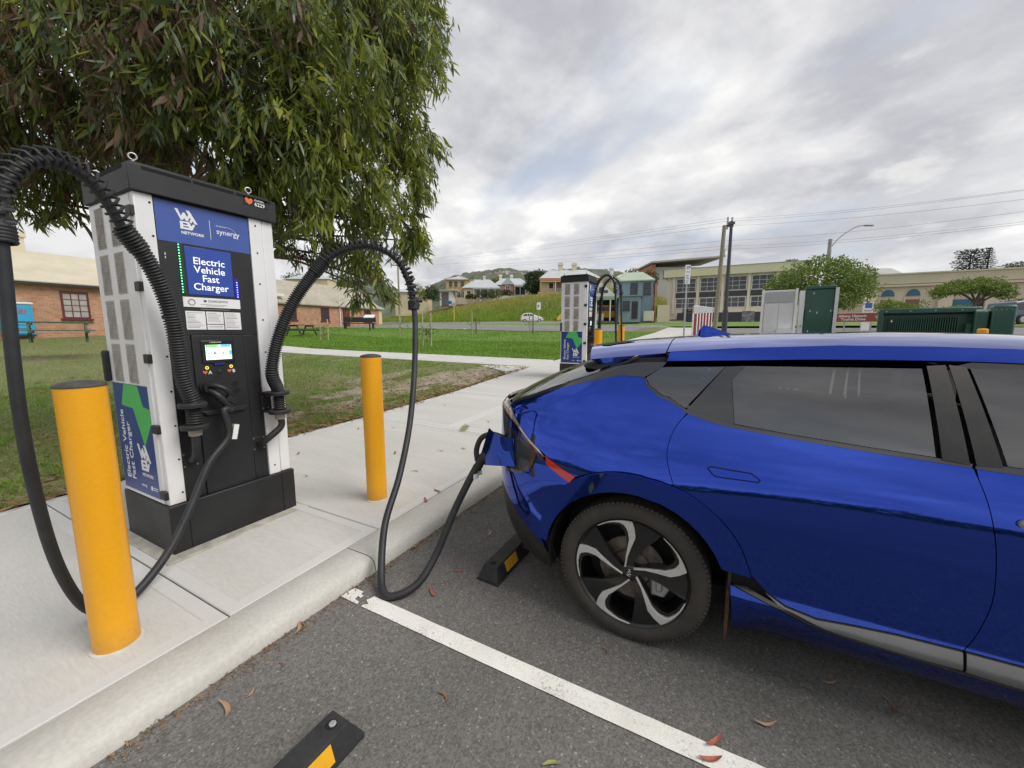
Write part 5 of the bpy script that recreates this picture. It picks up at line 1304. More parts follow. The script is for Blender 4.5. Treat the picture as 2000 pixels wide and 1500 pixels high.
LM = [leaf_mesh(.135, .021, .25, .35, M_fl[0]), leaf_mesh(.115, .026, .3, .1, M_fl[1]), leaf_mesh(.11, .013, .35, .8, M_fl[2]), leaf_mesh(.10, .020, .2, -.3, M_fl[3])]
spots = [(445, 1383, 0, 1.3, .85, 'largest tan leaf curled on the asphalt of the empty bay'), (491, 1354, 0, .4, .4, 'small tan leaf just above the largest curled one'), (553, 1297, 2, 1.2, .5, 'small brown crescent leaf on the asphalt below the kerb'), (585, 1228, 0, .8, .8, 'tan leaf in the litter at the kerb foot left of the bay line'),
         (845, 1158, 1, .95, .75, 'red leaf on the asphalt just past the cable loop'), (872, 1362, 2, 1.0, .8, 'curved brown leaf on the asphalt left of the bay line'), (957, 1042, 0, .5, .8, 'tan leaf on the asphalt behind the wheel stop under the car'), (898, 1115, 1, -.9, .5, 'small red leaf between the cable and the wheel stop'),
         (1187, 1273, 2, .5, .6, 'brown leaf on the asphalt beside the rear tyre'), (1396, 1450, 1, -.6, .75, 'red leaf lying next to the bay line near the bottom edge'), (1388, 1485, 1, -1.1, .75, 'red leaf lying on the painted bay line itself'), (1497, 1417, 0, -1.2, .65, 'upright looking tan leaf on the asphalt right of the bay line'),
         (1750, 1387, 2, 0, .8, 'long thin brown leaf on the asphalt by the car sill'), (1620, 1335, 0, -1.2, .55, 'small tan leaf on the asphalt below the grey sill strip'), (1077, 1490, 3, -1.0, .7, 'olive green leaf on the asphalt at the bottom edge'), (722, 1468, 2, .3, .3, 'tiny brown leaf scrap right of the near wheel stop'),
         (812, 1065, 0, .7, .9, 'tan leaf against the kerb foot right of the cable'), (790, 1075, 2, .2, .7, 'brown leaf tangled with a tan one against the kerb foot'), (755, 1103, 0, .6, .6, 'tan leaf at the kerb foot touching the hanging cable'), (596, 1222, 2, 1.0, .7, 'brown leaf in the litter at the kerb foot left of the bay line')]
for px, py, k, rz, sc, lab in spots:
    o = bpy.data.objects.new('fallen_leaf', LM[k]); link(o); q = on(px, py, .004); q = on(px, py, float(AS(q.x, q.y)) + .004); o.location = (q.x, q.y, float(AS(q.x, q.y)) + .004); o.rotation_euler = (0, 0, rz); o.scale = (sc,) * 3
    tag(o, lab, 'leaf', 'fallen gum leaves on the asphalt')
fp = [(583, 886, 1, .2, 'red leaf on the footpath just right of the charger plinth'), (600, 930, 2, .6, 'brown leaf on the footpath between the charger and the middle bollard'), (700, 837, 1, 0, 'red leaf on the footpath close behind the middle bollard'), (770, 835, 2, 1, 'brown leaf on the footpath right of the middle bollard near the grass'),
      (870, 790, 2, .4, 'brown leaf on the footpath farthest towards the cross path'), (862, 880, 2, 1.2, 'brown leaf on the footpath beside the car flap'), (905, 876, 3, .8, 'olive leaf on the footpath just left of the open flap'), (855, 960, 1, .8, 'red leaf lying on the back edge of the kerb'), (832, 978, 1, .3, 'red leaf on the kerb joint right of the hanging cable'), (812, 920, 2, 1.3, 'brown leaf on the footpath right of the hanging cable'), (772, 885, 1, .2, 'small red leaf beside the middle bollard on its right'), (955, 823, 2, 0, 'brown leaf on the footpath nearest the car tail')]
for px, py, k, rz, lab in fp:
    q = on(px, py, .15); z = float(T(q.x, q.y)); q = on(px, py, z + .003)
    o = bpy.data.objects.new('fallen_leaf', LM[k]); link(o); o.location = (q.x, q.y, float(T(q.x, q.y)) + .003); o.rotation_euler = (0, 0, rz + .6)
    sc = .7 + .3 * ((px * 7) % 10) / 10; o.scale = (sc,) * 3; tag(o, lab, 'leaf', 'fallen gum leaves on the footpath')
# a small fallen spray of leaves at the slab corner
sp = thing('fallen_twig', on(908, 837, .2), 0, 'small fallen leafy twig lying at the slab corner behind the car', 'twig'); sp.location.z = float(T(sp.location.x, sp.location.y)) + .004
MB().tube([(-.14, -.05, .008), (0, 0, .012), (.16, .06, .01)], .004, 6).build('stem', M_bark, sp)
for k in range(14):
    o = bpy.data.objects.new('leaf', LM[3]); link(o, sp); o.location = (-.13 + .021 * k, -.045 + .008 * k + (.03 if k % 2 else -.03), .008); o.rotation_euler = (0, rnd.uniform(-.2, .2), rnd.uniform(-1.2, 1.2) + (1.2 if k % 2 else -1.2)); o.scale = (.9,) * 3
# ================================================================== things beyond the lawn
def brick_mat(name, c1, c2, mortar, scale=1.0):
    m = bpy.data.materials.new(name); m.use_nodes = True; N, L = nodes_of(m); b = N['Principled BSDF']; b.inputs['Roughness'].default_value = .9
    tc = N.new('ShaderNodeTexCoord'); sp = N.new('ShaderNodeSeparateXYZ'); L.new(tc.outputs['Object'], sp.inputs[0])
    ad = N.new('ShaderNodeMath'); L.new(sp.outputs[0], ad.inputs[0]); L.new(sp.outputs[1], ad.inputs[1])
    cm = N.new('ShaderNodeCombineXYZ'); L.new(ad.outputs[0], cm.inputs[0]); L.new(sp.outputs[2], cm.inputs[1])
    bt = N.new('ShaderNodeTexBrick'); L.new(cm.outputs[0], bt.inputs['Vector']); bt.inputs['Scale'].default_value = scale
    bt.inputs['Brick Width'].default_value = .26; bt.inputs['Row Height'].default_value = .095; bt.inputs['Mortar Size'].default_value = .010
    bt.inputs['Color1'].default_value = c1 + (1,); bt.inputs['Color2'].default_value = c2 + (1,); bt.inputs['Mortar'].default_value = mortar + (1,)
    no = N.new('ShaderNodeTexNoise'); no.inputs['Scale'].default_value = 1.6; no.inputs['Detail'].default_value = 8; L.new(tc.outputs['Object'], no.inputs['Vector'])
    mr = N.new('ShaderNodeMapRange'); mr.inputs[3].default_value = .6; mr.inputs[4].default_value = 1.4; L.new(no.outputs[0], mr.inputs[0])
    vm = N.new('ShaderNodeVectorMath'); vm.operation = 'SCALE'; L.new(bt.outputs[0], vm.inputs[0]); L.new(mr.outputs[0], vm.inputs['Scale']); L.new(vm.outputs[0], b.inputs['Base Color'])
    bp = N.new('ShaderNodeBump'); bp.inputs['Strength'].default_value = .5; bp.inputs['Distance'].default_value = .02; L.new(bt.outputs['Fac'], bp.inputs['Height']); bp.invert = True; L.new(bp.outputs[0], b.inputs['Normal'])
    return m


B = dict(
    brick=brick_mat('orange_brick', (.40, .175, .090), (.47, .265, .160), (.42, .33, .25)), stone=brick_mat('tan_rubble', (.50, .33, .17), (.40, .24, .12), (.52, .42, .30), .55),
    cream_roof=mat('cream_roof', (.56, .51, .39), .75, var=.08, vscale=.8), shingle=mat('grey_shingle_roof', (.42, .385, .31), .9, vscale=.8, col2=(.33, .30, .24), fine=.12, fscale=5),
    maroon=mat('maroon_paint', (.13, .022, .028), .5), greenwood=mat('green_timber', (.09, .13, .095), .8, var=.2), white=mat('white_paint', (.74, .73, .70), .6, var=.06),
    tin=mat('pale_tin_roof', (.48, .51, .52), .5, var=.08, vscale=.5), cream=mat('cream_render', (.66, .56, .38), .85, var=.08, vscale=.6), sand=mat('sandstone_wall', (.56, .42, .23), .9, var=.15, vscale=1.2),
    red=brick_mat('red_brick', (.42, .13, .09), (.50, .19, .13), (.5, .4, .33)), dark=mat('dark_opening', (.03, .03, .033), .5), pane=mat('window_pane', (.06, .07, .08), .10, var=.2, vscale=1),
    blind=mat('curtained_pane', (.42, .40, .37), .25, var=.15, vscale=2), bluewall=mat('blue_weatherboard', (.24, .31, .37), .8, var=.06), greenroof=mat('pale_green_roof', (.40, .48, .37), .6, var=.06, vscale=.6),
    fascia=mat('yellow_green_fascia', (.68, .67, .46), .7, var=.04), office=mat('office_cream', (.72, .67, .55), .8, var=.06, vscale=.5), grey=mat('grey_cladding', (.40, .40, .385), .8, var=.06), charcoal=mat('charcoal_wall', (.055, .06, .068), .7, var=.1),
    beige=mat('beige_render', (.68, .59, .46), .85, vscale=.6, col2=(.60, .52, .40)), parapet=mat('parapet_render', (.62, .56, .41), .85, vscale=.5, col2=(.54, .49, .36)), bluegl=mat('blue_glazing', (.035, .14, .22), .3, var=.15), tealgreen=mat('teal_roof', (.30, .55, .50), .6, var=.08),
    portaloo=mat('portaloo_blue', (.045, .36, .62), .45, var=.06), timber=mat('pine_stake', (.46, .38, .26), .85, var=.15, vscale=8), darkstake=mat('dark_stake', (.14, .11, .085), .85, var=.2), kiosk=mat('kiosk_green', (.012, .085, .055), .38, var=.15, vscale=2, coat=.2),
    cabinet=mat('pale_grey_cabinet', (.66, .665, .67), .5, var=.04, vscale=1.5), cabgrey=mat('mid_grey_panel', (.42, .43, .44), .55, var=.05), pole=mat('weathered_pole', (.33, .29, .21), .85, var=.2, vscale=4, stretch=(6, 6, .4)), polegrey=mat('grey_pole', (.42, .40, .38), .8, var=.15, vscale=3),
    lamp=mat('dark_grey_lamp_post', (.06, .062, .068), .5, var=.1), galv=mat('galvanised_post', (.48, .49, .49), .5, .5, var=.1), signw=mat('white_sign', (.78, .78, .77), .45, var=.03), signink=mat('blue_sign_ink', (.05, .12, .36), .5), brown=mat('brown_sign', (.33, .075, .038), .5, var=.05),
    orange=mat('orange_van_paint', (.80, .36, .02), .35, coat=.5, var=.05), carwhite=mat('white_car_paint', (.78, .78, .77), .3, coat=.6, var=.03), suv=mat('slate_blue_car_paint', (.05, .07, .13), .3, coat=.8, var=.05), yellow=mat('yellow_car_paint', (.72, .50, .06), .35, coat=.5, var=.05),
    granite=mat('granite_hill', (.34, .29, .245), .95, vscale=.012, col2=(.23, .20, .17), space='World', detail=10, fine=.25, fscale=.05), scrub=mat('scrub_hill', (.125, .135, .085), .95, vscale=.02, col2=(.075, .09, .06), space='World', detail=10, fine=.35, fscale=.12), redpost=mat('red_panel', (.42, .09, .075), .5),
    concretewall=mat('concrete_wall', (.50, .47, .42), .9, var=.1, space='World', vscale=1), gravel=mat('gravel_drive', (.34, .31, .28), .95, var=.15, space='World', vscale=.6, fine=.2, fscale=3))
RZ = HEADING - R(90)        # local x to the viewer's right, local y away


def place(name, px, py, d, label, cat, yaw=0.0, group=None):
    return thing(name, at(px, py, d), RZ + R(yaw), label, cat, group)


def part(name, m, parent, *boxes, bevel=0.0):
    mb = MB()
    for b in boxes: mb.box(*b)
    return mb.build(name, m, parent, bevel=bevel)


def window(p, x0, x1, z0, z1, y, nx=2, nz=2, frame='white', pane='pane', t=.05, sill=True):
    """window on a wall facing -y: frame with bars, panes set back"""
    mb = MB(); f = .04
    mb.box(x0 - t, x1 + t, y - f, y + .03, z1, z1 + t).box(x0 - t, x1 + t, y - f, y + .03, z0 - t, z0).box(x0 - t, x0, y - f, y + .03, z0, z1).box(x1, x1 + t, y - f, y + .03, z0, z1)
    b = t * .45
    for i in range(1, nx): x = x0 + (x1 - x0) * i / nx; mb.box(x - b / 2, x + b / 2, y - f * .7, y + .02, z0, z1)
    for i in range(1, nz): z = z0 + (z1 - z0) * i / nz; mb.box(x0, x1, y - f * .6, y + .02, z - b / 2, z + b / 2)
    w = mb.build('window', B[frame], p)
    part('pane', B[pane], w, (x0, x1, y - .012, y - .004, z0, z1))
    if sill: part('sill', B[frame], w, (x0 - t * 2, x1 + t * 2, y - .12, y + .0, z0 - t * 1.8, z0 - t * 1.02))
    return w


def roof(p, x0, x1, y0, y1, z0, h, m, kind='hip', over=.35, inset=None, name='roof'):
    x0 -= over; x1 += over; y0 -= over; y1 += over; ym = (y0 + y1) / 2; i = inset if inset is not None else (y1 - y0) / 2
    if kind == 'gable': i = 0
    if kind == 'gable_x': xm = (x0 + x1) / 2; V = [(x0, y0, z0), (x1, y0, z0), (x1, y1, z0), (x0, y1, z0), (xm, y0, z0 + h), (xm, y1, z0 + h)]; F = [(0, 1, 4), (1, 2, 5, 4), (2, 3, 5), (3, 0, 4, 5)]
    else: V = [(x0, y0, z0), (x1, y0, z0), (x1, y1, z0), (x0, y1, z0), (x0 + i, ym, z0 + h), (x1 - i, ym, z0 + h)]; F = [(0, 1, 5, 4), (1, 2, 5), (2, 3, 4, 5), (3, 0, 4)]
    mb = MB().add(V, F + [(3, 2, 1, 0)]); k = len(mb.v)
    mb.box(x0, x1, y0 - .02, y0 + .08, z0 - .14, z0 - .003); r = mb.build(name, B[m], p); return r


def ground_at(px, py, z): return on(px, py, z)
# ------------------------------------------------------------------ far street, verge, side street
def ribbon(name, pts, w, m, kind='structure', zf=land, dz=.03):
    P = smooth_path([(x, y, 0) for x, y in pts], 8); V = []
    for i, p in enumerate(P):
        t = (P[min(i + 1, len(P) - 1)] - P[max(i - 1, 0)]).normalized(); n = Vector((-t.y, t.x, 0))
        for s in (-.5, -.17, .17, .5):
            q = p + n * (w * s); V.append((q.x, q.y, float(zf(q.x, q.y)) + dz))
    k = len(P); mb = MB().add(V, [(i * 4 + j, (i + 1) * 4 + j, (i + 1) * 4 + j + 1, i * 4 + j + 1) for i in range(k - 1) for j in range(3)])
    return tag(mb.build(name, m, smooth=60), kind=kind)
ribbon('road', [(38.5, -90), (38.5, -30), (38.5, 8), (38.5, 30), (39.5, 52), (43, 75), (50, 110)], 8.5, M_road, dz=.06)
ribbon('street', [(56.5, -60), (56.5, 10), (56.5, 40), (57.5, 60), (60, 90)], 6.0, M_road, dz=.05)
ribbon('side_street', [(43, 72), (56, 69), (68, 62), (78, 52), (86, 38), (92, 20)], 5.0, M_road, dz=.07)
for xx, nm in ((43.1, 'far_kerb'), (52.9, 'verge_kerb')):
    mb = MB(); ys = lin(-30, 48, 40)
    for a, b in zip(ys[:-1], ys[1:]):
        za, zb = float(land(xx, a)), float(land(xx, b)); mb.hexa([(xx - .2, a, za - .1), (xx + .2, a, za - .1), (xx + .2, b, zb - .1), (xx - .2, b, zb - .1), (xx - .2, a, za + .17), (xx + .2, a, za + .17), (xx + .2, b, zb + .17), (xx - .2, b, zb + .17)])
    tag(mb.build(nm, M_white), kind='structure')
sheet('verge', lin(43.3, 52.7, 12), lin(-20, 60, 60), lambda x, y: T(x, y) + .05, M_lawn)
mb = MB(); ys = lin(24, 60, 20)
for a, b in zip(ys[:-1], ys[1:]): mb.hexa([(34.3, a, float(T(34.3, a)) - .1), (34.6, a, float(T(34.3, a)) - .1), (34.6, b, float(T(34.3, b)) - .1), (34.3, b, float(T(34.3, b)) - .1), (34.3, a, float(T(34.3, a)) + .15), (34.6, a, float(T(34.3, a)) + .15), (34.6, b, float(T(34.3, b)) + .15), (34.3, b, float(T(34.3, b)) + .15)])
tag(mb.build('near_kerb', M_white), kind='structure')
ribbon('driveway', [(60.5, 8), (66, 6), (74, 4)], 9, B['gravel'], dz=.10)

# ------------------------------------------------------------------ hill with granite face
def hill(name, px0, px1, prof, d, depth, m, label=None, nz=10, rough=8, seed=1):
    r = np.random.default_rng(seed); n = 90; V = []
    xs = np.linspace(px0, px1, n); top_ = np.interp(xs, *prof)
    for i, (px, py) in enumerate(zip(xs, top_)):
        T_ = at(px, py, d); a = Vector((T_.x - EYE.x, T_.y - EYE.y, 0)).normalized()
        for k in range(nz + 1):
            t = k / nz; q = Vector((T_.x, T_.y, 0)) - a * depth * (1 - t); z = -8 + (T_.z + 8) * (1 - (1 - t) ** 1.9)
            jit = rough * math.sin(i * .9 + k * 1.7 + seed) * math.sin(i * .37 + k * .6) * (1 - .35 * (k == nz)) * (.25 if k == nz else 1)
            V.append((q.x + a.x * jit, q.y + a.y * jit, z + r.normal() * rough * .12))
    F = [(i * (nz + 1) + k, (i + 1) * (nz + 1) + k, (i + 1) * (nz + 1) + k + 1, i * (nz + 1) + k + 1) for i in range(n - 1) for k in range(nz)]
    o = MB().add(V, F).build(name, m, smooth=80); return tag(o, kind='structure')
hill('granite_hill', 790, 1330, ([790, 850, 870, 910, 945, 975, 1000, 1020, 1045, 1075, 1100, 1130, 1180, 1230, 1330], [590, 556, 546, 536, 531, 527, 528, 531, 533, 531, 529, 527, 530, 537, 560]), 720, 260, B['scrub'], seed=2)
hill('rock_face', 885, 1052, ([885, 900, 925, 950, 975, 1000, 1020, 1040, 1052], [556, 546, 541, 536, 530, 530, 533, 537, 545]), 640, 90, B['granite'], seed=5, rough=6)
hill('hills', 1300, 2300, ([1300, 1600, 1950, 2000, 2300], [600, 600, 560, 520, 500]), 600, 150, B['scrub'], seed=7, rough=4)
hill('hills', -500, 820, ([-500, 300, 560, 700, 760, 820], [560, 570, 560, 548, 560, 585]), 420, 120, B['scrub'], seed=9, rough=3)


# ------------------------------------------------------------------ trees of the background
M_bk = mat('bark', (.14, .11, .08), .9, var=.3)
M_tr = {k: leaf_mat('foliage_' + k, a, b, .25, .6, sc) for k, a, b, sc in (('bright', (.25, .33, .06), (.115, .185, .04), .8), ('dark', (.085, .125, .045), (.048, .075, .032), .5), ('mid', (.15, .205, .055), (.075, .115, .04), .6), ('rust', (.16, .12, .045), (.06, .085, .03), .4), ('pine', (.045, .060, .040), (.028, .040, .030), .4), ('lime', (.30, .31, .06), (.15, .17, .04), .4))}
def bg_tree(name, px, py, d, lobes, label, cat='tree', col='mid', n=2600, leaf=.22, trunk=None, tr=.12, group=None, seed=1, lim=0):
    """base at (px,py,d); lobes = (px,py,rx,rz in metres, depth offset)"""
    p = at(px, py, d); t = thing(name, p, 0, label, cat, group); rg = np.random.default_rng(seed); VV = []; FF = []; off = 0
    tot = sum(l[2] ** 2 for l in lobes)
    for l in lobes:
        c = np.array(at(l[0], l[1], d + (l[4] if len(l) > 4 else 0)) - p); k = max(30, int(n * l[2] ** 2 / tot))
        v = rg.normal(size=(k, 3)); v /= np.linalg.norm(v, axis=1, keepdims=True)
        b = c + v * rg.uniform(.3, 1, (k, 1)) ** .5 * np.array([[l[2], l[2], l[3]]]) * (1 + .26 * np.sin(v[:, :1] * 5 + v[:, 2:] * 7 + seed) * np.cos(v[:, 1:2] * 6 + seed))
        dd = v + rg.normal(scale=.8, size=(k, 3)); dd /= np.linalg.norm(dd, axis=1, keepdims=True)
        V, F = leaves(b, dd, rg.uniform(.7, 1.3, k) * leaf, rg.uniform(.7, 1.3, k) * leaf * .55, rg); VV.append(V); FF.append(F + off); off += len(V)
    o = fast_mesh('crown', np.concatenate(VV), np.concatenate(FF), M_tr[col], t); tag(o, kind='stuff')
    if trunk is not None:
        tp = [Vector(at(*q, d)) - p if len(q) == 2 else Vector(at(*q)) - p for q in trunk]
        tp = [Vector((0, 0, -.3))] + tp; P = smooth_path(tp, 5); MB().tube(P, [tr * (1 - .6 * i / len(P)) for i in range(len(P))], 8).build('trunk', M_bk, t, smooth=60)
        for l in lobes[:lim]:
            MB().tube(smooth_path([tp[-1] * .7, (tp[-1] + (Vector(at(l[0], l[1], d)) - p)) * .5 + Vector((0, 0, -.1)), Vector(at(l[0], l[1], d)) - p], 4), [tr * .45] * 5 + [tr * .2] * 4, 6).build('limb', M_bk, t)
    return t


# ------------------------------------------------------------------ brick wings on the lawn
w = thing('brick_building', (-14, 33, .6), 0, 'long orange brick building with cream roof and chimney behind the picnic table', 'building')
zb = .65
part('wall', B['brick'], w, (0, 33, 0, 6.4, -1, 3.62)); roof(w, 0, 33, 0, 6.4, 3.62, 1.95, 'cream_roof', 'gable', .3)
ch = part('chimney', B['beige'], w, (20.9, 21.7, 3.0, 3.8, 4.8, 6.55), (20.82, 21.78, 2.92, 3.88, 6.3, 6.6)); 
part('gutter', B['dark'], w, (-.3, 33.3, -.36, -.30, 3.44, 3.56))
for x0 in (16.2, 22.15, 27.5): 
    ww = window(w, x0, x0 + .95, 1.75, 3.05, 0, 3, 4, 'maroon', 'blind', .09)
    part('arch_head', B['maroon'], ww, (x0 - .09, x0 + 1.04, -.045, .02, 3.14, 3.2))
w2 = thing('brick_cottage', (27.2, 45.2, 1.6), 0, 'orange brick cottage wing with dark red door and shingle roof', 'building')
part('wall', B['brick'], w2, (0, 15.8, 0, 6, -1, 3.2)); roof(w2, 0, 15.8, 0, 6, 3.2, 2.9, 'shingle', 'hip', .3, inset=1.9)
for x0 in (1.9, 6.35, 13.2): window(w2, x0, x0 + .95, 1.35, 2.75, 0, 2, 2, 'maroon', 'dark', .12)
dd = part('door', B['maroon'], w2, (9.6, 10.5, -.05, .0, .2, 2.75)); part('door_frame', B['dark'], dd, (9.5, 10.6, -.02, .01, .15, 2.9))
part('downpipe', B['white'], w2, (8.95, 9.05, -.14, -.04, .1, 5.2))
part('skylight', B['signw'], w2, (.6, 1.5, -.2, .25, 3.9, 4.15))
tl_ = thing('teal_roofed_hall', (44, 56, 2.0), 0, 'teal roofed hall showing behind the brick cottage', 'building'); part('wall', B['cream'], tl_, (0, 10, 0, 6, -1, 3.6)); roof(tl_, 0, 10, 0, 6, 3.6, 1.9, 'tealgreen')
# portable toilet
c = at(41, 657, 21.0); pt = thing('portable_toilet', c, R(4), 'blue portable toilet with white roof against the brick building', 'portable toilet')
part('cabin', B['portaloo'], pt, (-.56, .56, 0, 1.1, .08, 1.66), bevel=.03); part('roof', B['white'], pt, (-.60, .60, -.04, 1.14, 1.66, 1.78), bevel=.04)
dr = part('door', B['portaloo'], pt, (-.46, .46, -.03, .0, .14, 1.60), bevel=.01)
for z in (.42, .60): part('rib', B['portaloo'], dr, (-.42, .42, -.055, -.028, z, z + .06), bevel=.015)
part('sticker', mat('faded_sticker', (.28, .25, .42), .6, var=.3, vscale=14), dr, (-.30, .32, -.036, -.03, 1.16, 1.42))
part('skid_base', B['dark'], pt, (-.56, .56, 0, 1.1, .0, .08))
# picnic tables
def picnic(px, py, d, rz, label):
    t = thing('picnic_table', at(px, py, d), rz, label, 'picnic table', 'green picnic tables on the lawn')
    for i in range(4): part('table_plank', B['greenwood'], t, (-.9, .9, -.36 + i * .185, -.19 + i * .185, .70, .745))
    for s in (-1, 1):
        for i in range(2): part('seat_plank', B['greenwood'], t, (-.9, .9, s * .72 - .13 + i * .135, s * .72 + i * .135, .42, .46))
    for x in (-.68, .68):
        for s in (-1, 1): MB().hexa([(x - .03, s * .66, 0), (x + .03, s * .66, 0), (x + .03, s * .58, 0), (x - .03, s * .58, 0), (x - .03, s * .32, .70), (x + .03, s * .32, .70), (x + .03, s * .22, .70), (x - .03, s * .22, .70)]).build('leg', B['greenwood'], t)
        part('seat_bearer', B['greenwood'], t, (x + .031, x + .08, -.85, .85, .34, .42)); part('top_bearer', B['greenwood'], t, (x + .031, x + .08, -.36, .36, .62, .70))
    return t
picnic(118, 669, 14.5, R(-14), 'green timber picnic table on the grass before the brick building')
picnic(590, 656, 27, R(12), 'green timber picnic table partly hidden behind the right-hand hose')
for px0, py0, px1, py1, d in ((55, 676, 200, 668, 15.5),): 
    a, b = on(px0, py0, .8), on(px1, py1, .8)
# saplings held by stakes
def sapling(px, d, y0, y1, stakes, label, leafy=0, dark=False, seed=1):
    p = at(px, y1, d); t = thing('staked_sapling', p, 0, label, 'sapling', 'staked saplings on the lawn'); s_ = d / 775
    for i, (qx, top_) in enumerate(stakes):
        q = Vector(at(qx, y1, d)) - p; h = (y1 - top_) * s_
        part('stake', B['darkstake'] if (dark and i == len(stakes) - 1) else B['timber'], t, (q.x - .03, q.x + .03, q.y - .03, q.y + .03, -.25, h))
    h = (y1 - y0) * s_ * .8
    MB().tube([(0, 0, -.05), (.02, .01, h * .5), (.0, .02, h)], .012, 6).build('stem', M_bk, t)
    if leafy:
        rg = np.random.default_rng(seed); k = leafy; v = rg.normal(size=(k, 3)) * np.array([[.22, .22, .13]]) * (d / 20) + np.array([[0, 0, h * .72]])
        dd = rg.normal(size=(k, 3)); dd /= np.linalg.norm(dd, axis=1, keepdims=True)
        V, F = leaves(v, dd, rg.uniform(.10, .2, k), rg.uniform(.03, .06, k), rg); tag(fast_mesh('leaves', V, F, M_tr['mid'], t), kind='stuff')
    return t
sapling(633, 24, 634, 660, [(626, 622), (641, 624)], 'twiggy sapling between two short pale stakes nearest the brick cottage', 60, seed=3)
sapling(783, 30, 626, 650, [(781, 614)], 'lone pale stake and sapling in front of the power pole', 30, seed=4)
sapling(834, 20, 634, 667, [(826, 612), (842, 612)], 'leafy sapling between tall pale stakes beside the hanging cable', 120, seed=5)
sapling(926, 30, 622, 646, [(922, 611), (930, 622)], 'sapling with one pale and one dark stake left of the white car', 40, True, seed=6)
sapling(1037, 30, 620, 646, [(1034, 613), (1041, 613)], 'sapling with crossed stakes in front of the white car', 30, True, seed=7)
# ------------------------------------------------------------------ road signs
def sign_post(name, px, ytop, ybase, d, w_, h_, label, post='galv', plate='signw', shape='rect', r=.03):
    t = place(name, px, ybase, d, label, 'sign'); s_ = d / 775; H = (ybase - ytop) * s_
    MB().tube([(0, 0, -.4), (0, 0, H)], r, 10).build('post', B[post], t, smooth=60)
    if shape == 'rect': pl = part('plate', B[plate], t, (-w_ / 2, w_ / 2, -r - .02, -r - .005, H - h_, H + .02))
    else: pl = MB().prism([(0, H - h_ / 2), (w_ / 2, H), (0, H + h_ / 2), (-w_ / 2, H)], -.02, .0, Matrix.Translation((0, -r - .005, 0)) @ Matrix.Rotation(R(90), 4, 'X')).build('plate', B[plate], t)
    return t, pl, H
ip, pl, H = sign_post('parking_sign', 1335, 524, 662, 15, .19, .66, 'tall narrow white parking sign reading 1P on a grey post behind the car roof')
text_obj('sign_lettering', '1P', .16, Matrix.Translation((-.075, -.052, H - .13)) @ Matrix.Rotation(R(90), 4, 'X'), B['signink'], pl, bold=.004)
for i, z in enumerate((.22, .34, .40, .46, .54, .60)): part('sign_line', B['signink'], pl, (-.06, .06 - .02 * (i % 3), -.053, -.051, H - z - .022, H - z))
ps, pl, H = sign_post('parking_sign', 1052, 592, 628, 60, .60, 1.05, 'white parking sign on a yellowish post above the small white car', 'timber', r=.05)
text_obj('sign_lettering', 'P', .55, Matrix.Translation((-.2, -.08, H - .75)) @ Matrix.Rotation(R(90), 4, 'X'), B['signink'], pl, bold=.02)
sign_post('warning_sign', 887, 596, 622, 58, .85, .85, 'diamond shaped warning sign seen from behind on a yellow post', 'yellow', 'polegrey', 'diamond', r=.06)
# brown tourist sign
t = place('tourist_sign', 1676, 645, 18, 'brown arrow shaped tourist drive sign between the green cabinets', 'sign', -36); s_ = 18 / 775
arrow = [(-.82, .0), (-.82, -.38), (.62, -.38), (.86, -.19), (.62, .0)]
fr = Matrix.Translation((0, 0, .76)) @ Matrix.Rotation(R(90), 4, 'X')
MB().prism([(x * 1.035 - .005, y * 1.12 + .022) for x, y in arrow], -.012, .0, fr).build('border', B['signw'], t); bp_ = MB().prism(arrow, .0, .012, fr).build('plate', B['brown'], t)
text_obj('sign_lettering', 'Albany Historic\n  Tourist Drive', .155, Matrix.Translation((-.74, -.0135, .585)) @ Matrix.Rotation(R(90), 4, 'X'), B['signw'], bp_, bold=.004, line=.95)
MB().prism([(.52, -.10), (.60, -.13), (.68, -.10), (.68, -.2), (.60, -.28), (.52, -.2)], .012, .014, fr).build('route_shield', B['polegrey'], bp_)
for x in (-.5, .4): part('post', B['galv'], t, (x - .03, x + .03, .01, .07, -.6, .74))
# ------------------------------------------------------------------ poles and wires
t = place('power_pole', 1396, 640, 35, 'weathered timber power pole standing next to the black lamp post', 'power pole')
s_ = 35 / 775; top_ = Vector(at(1415, 441, 35)) - Vector(at(1396, 640, 35)); rot_top = Matrix.Rotation(-RZ, 4, 'Z') @ top_
MB().tube([(0, 0, -.5), tuple(rot_top)], [.19, .15], 14).build('pole', B['pole'], t, smooth=60)
part('insulator_arm', B['dark'], t, (rot_top.x - .1, rot_top.x + .75, -.05, .05, rot_top.z - .1, rot_top.z + .05))
for x in (.25, .62): part('insulator', B['polegrey'], t, (rot_top.x + x - .05, rot_top.x + x + .05, -.05, .05, rot_top.z - .3, rot_top.z + .7))
part('insulator', B['polegrey'], t, (rot_top.x - .05, rot_top.x + .15, -.12, -.2 + .3, 8.6 - 2.5, 8.6 - 2.0))
t = place('lamp_post', 1414, 650, 18, 'black metal lamp post taller than the office building', 'lamp post'); tv = Matrix.Rotation(-RZ, 4, 'Z') @ (Vector(at(1429, 432, 18)) - Vector(at(1414, 650, 18)))
MB().tube([(0, 0, -.4), (0, 0, 1.0)], .115, 12).build('sleeve', B['lamp'], t, smooth=50); MB().tube([(0, 0, 1.0), tuple(tv * .999)], [.088, .062], 12).build('post', B['lamp'], t, smooth=50)
part('collar', B['lamp'], t, (tv.x - .11, tv.x + .11, -.09, .09, tv.z - .14, tv.z - .03))
t = place('street_light', 1606, 640, 30, 'concrete street light pole with long curved arm above the round tree', 'street light'); tv = Matrix.Rotation(-RZ, 4, 'Z') @ (Vector(at(1622, 467, 30)) - Vector(at(1606, 640, 30)))
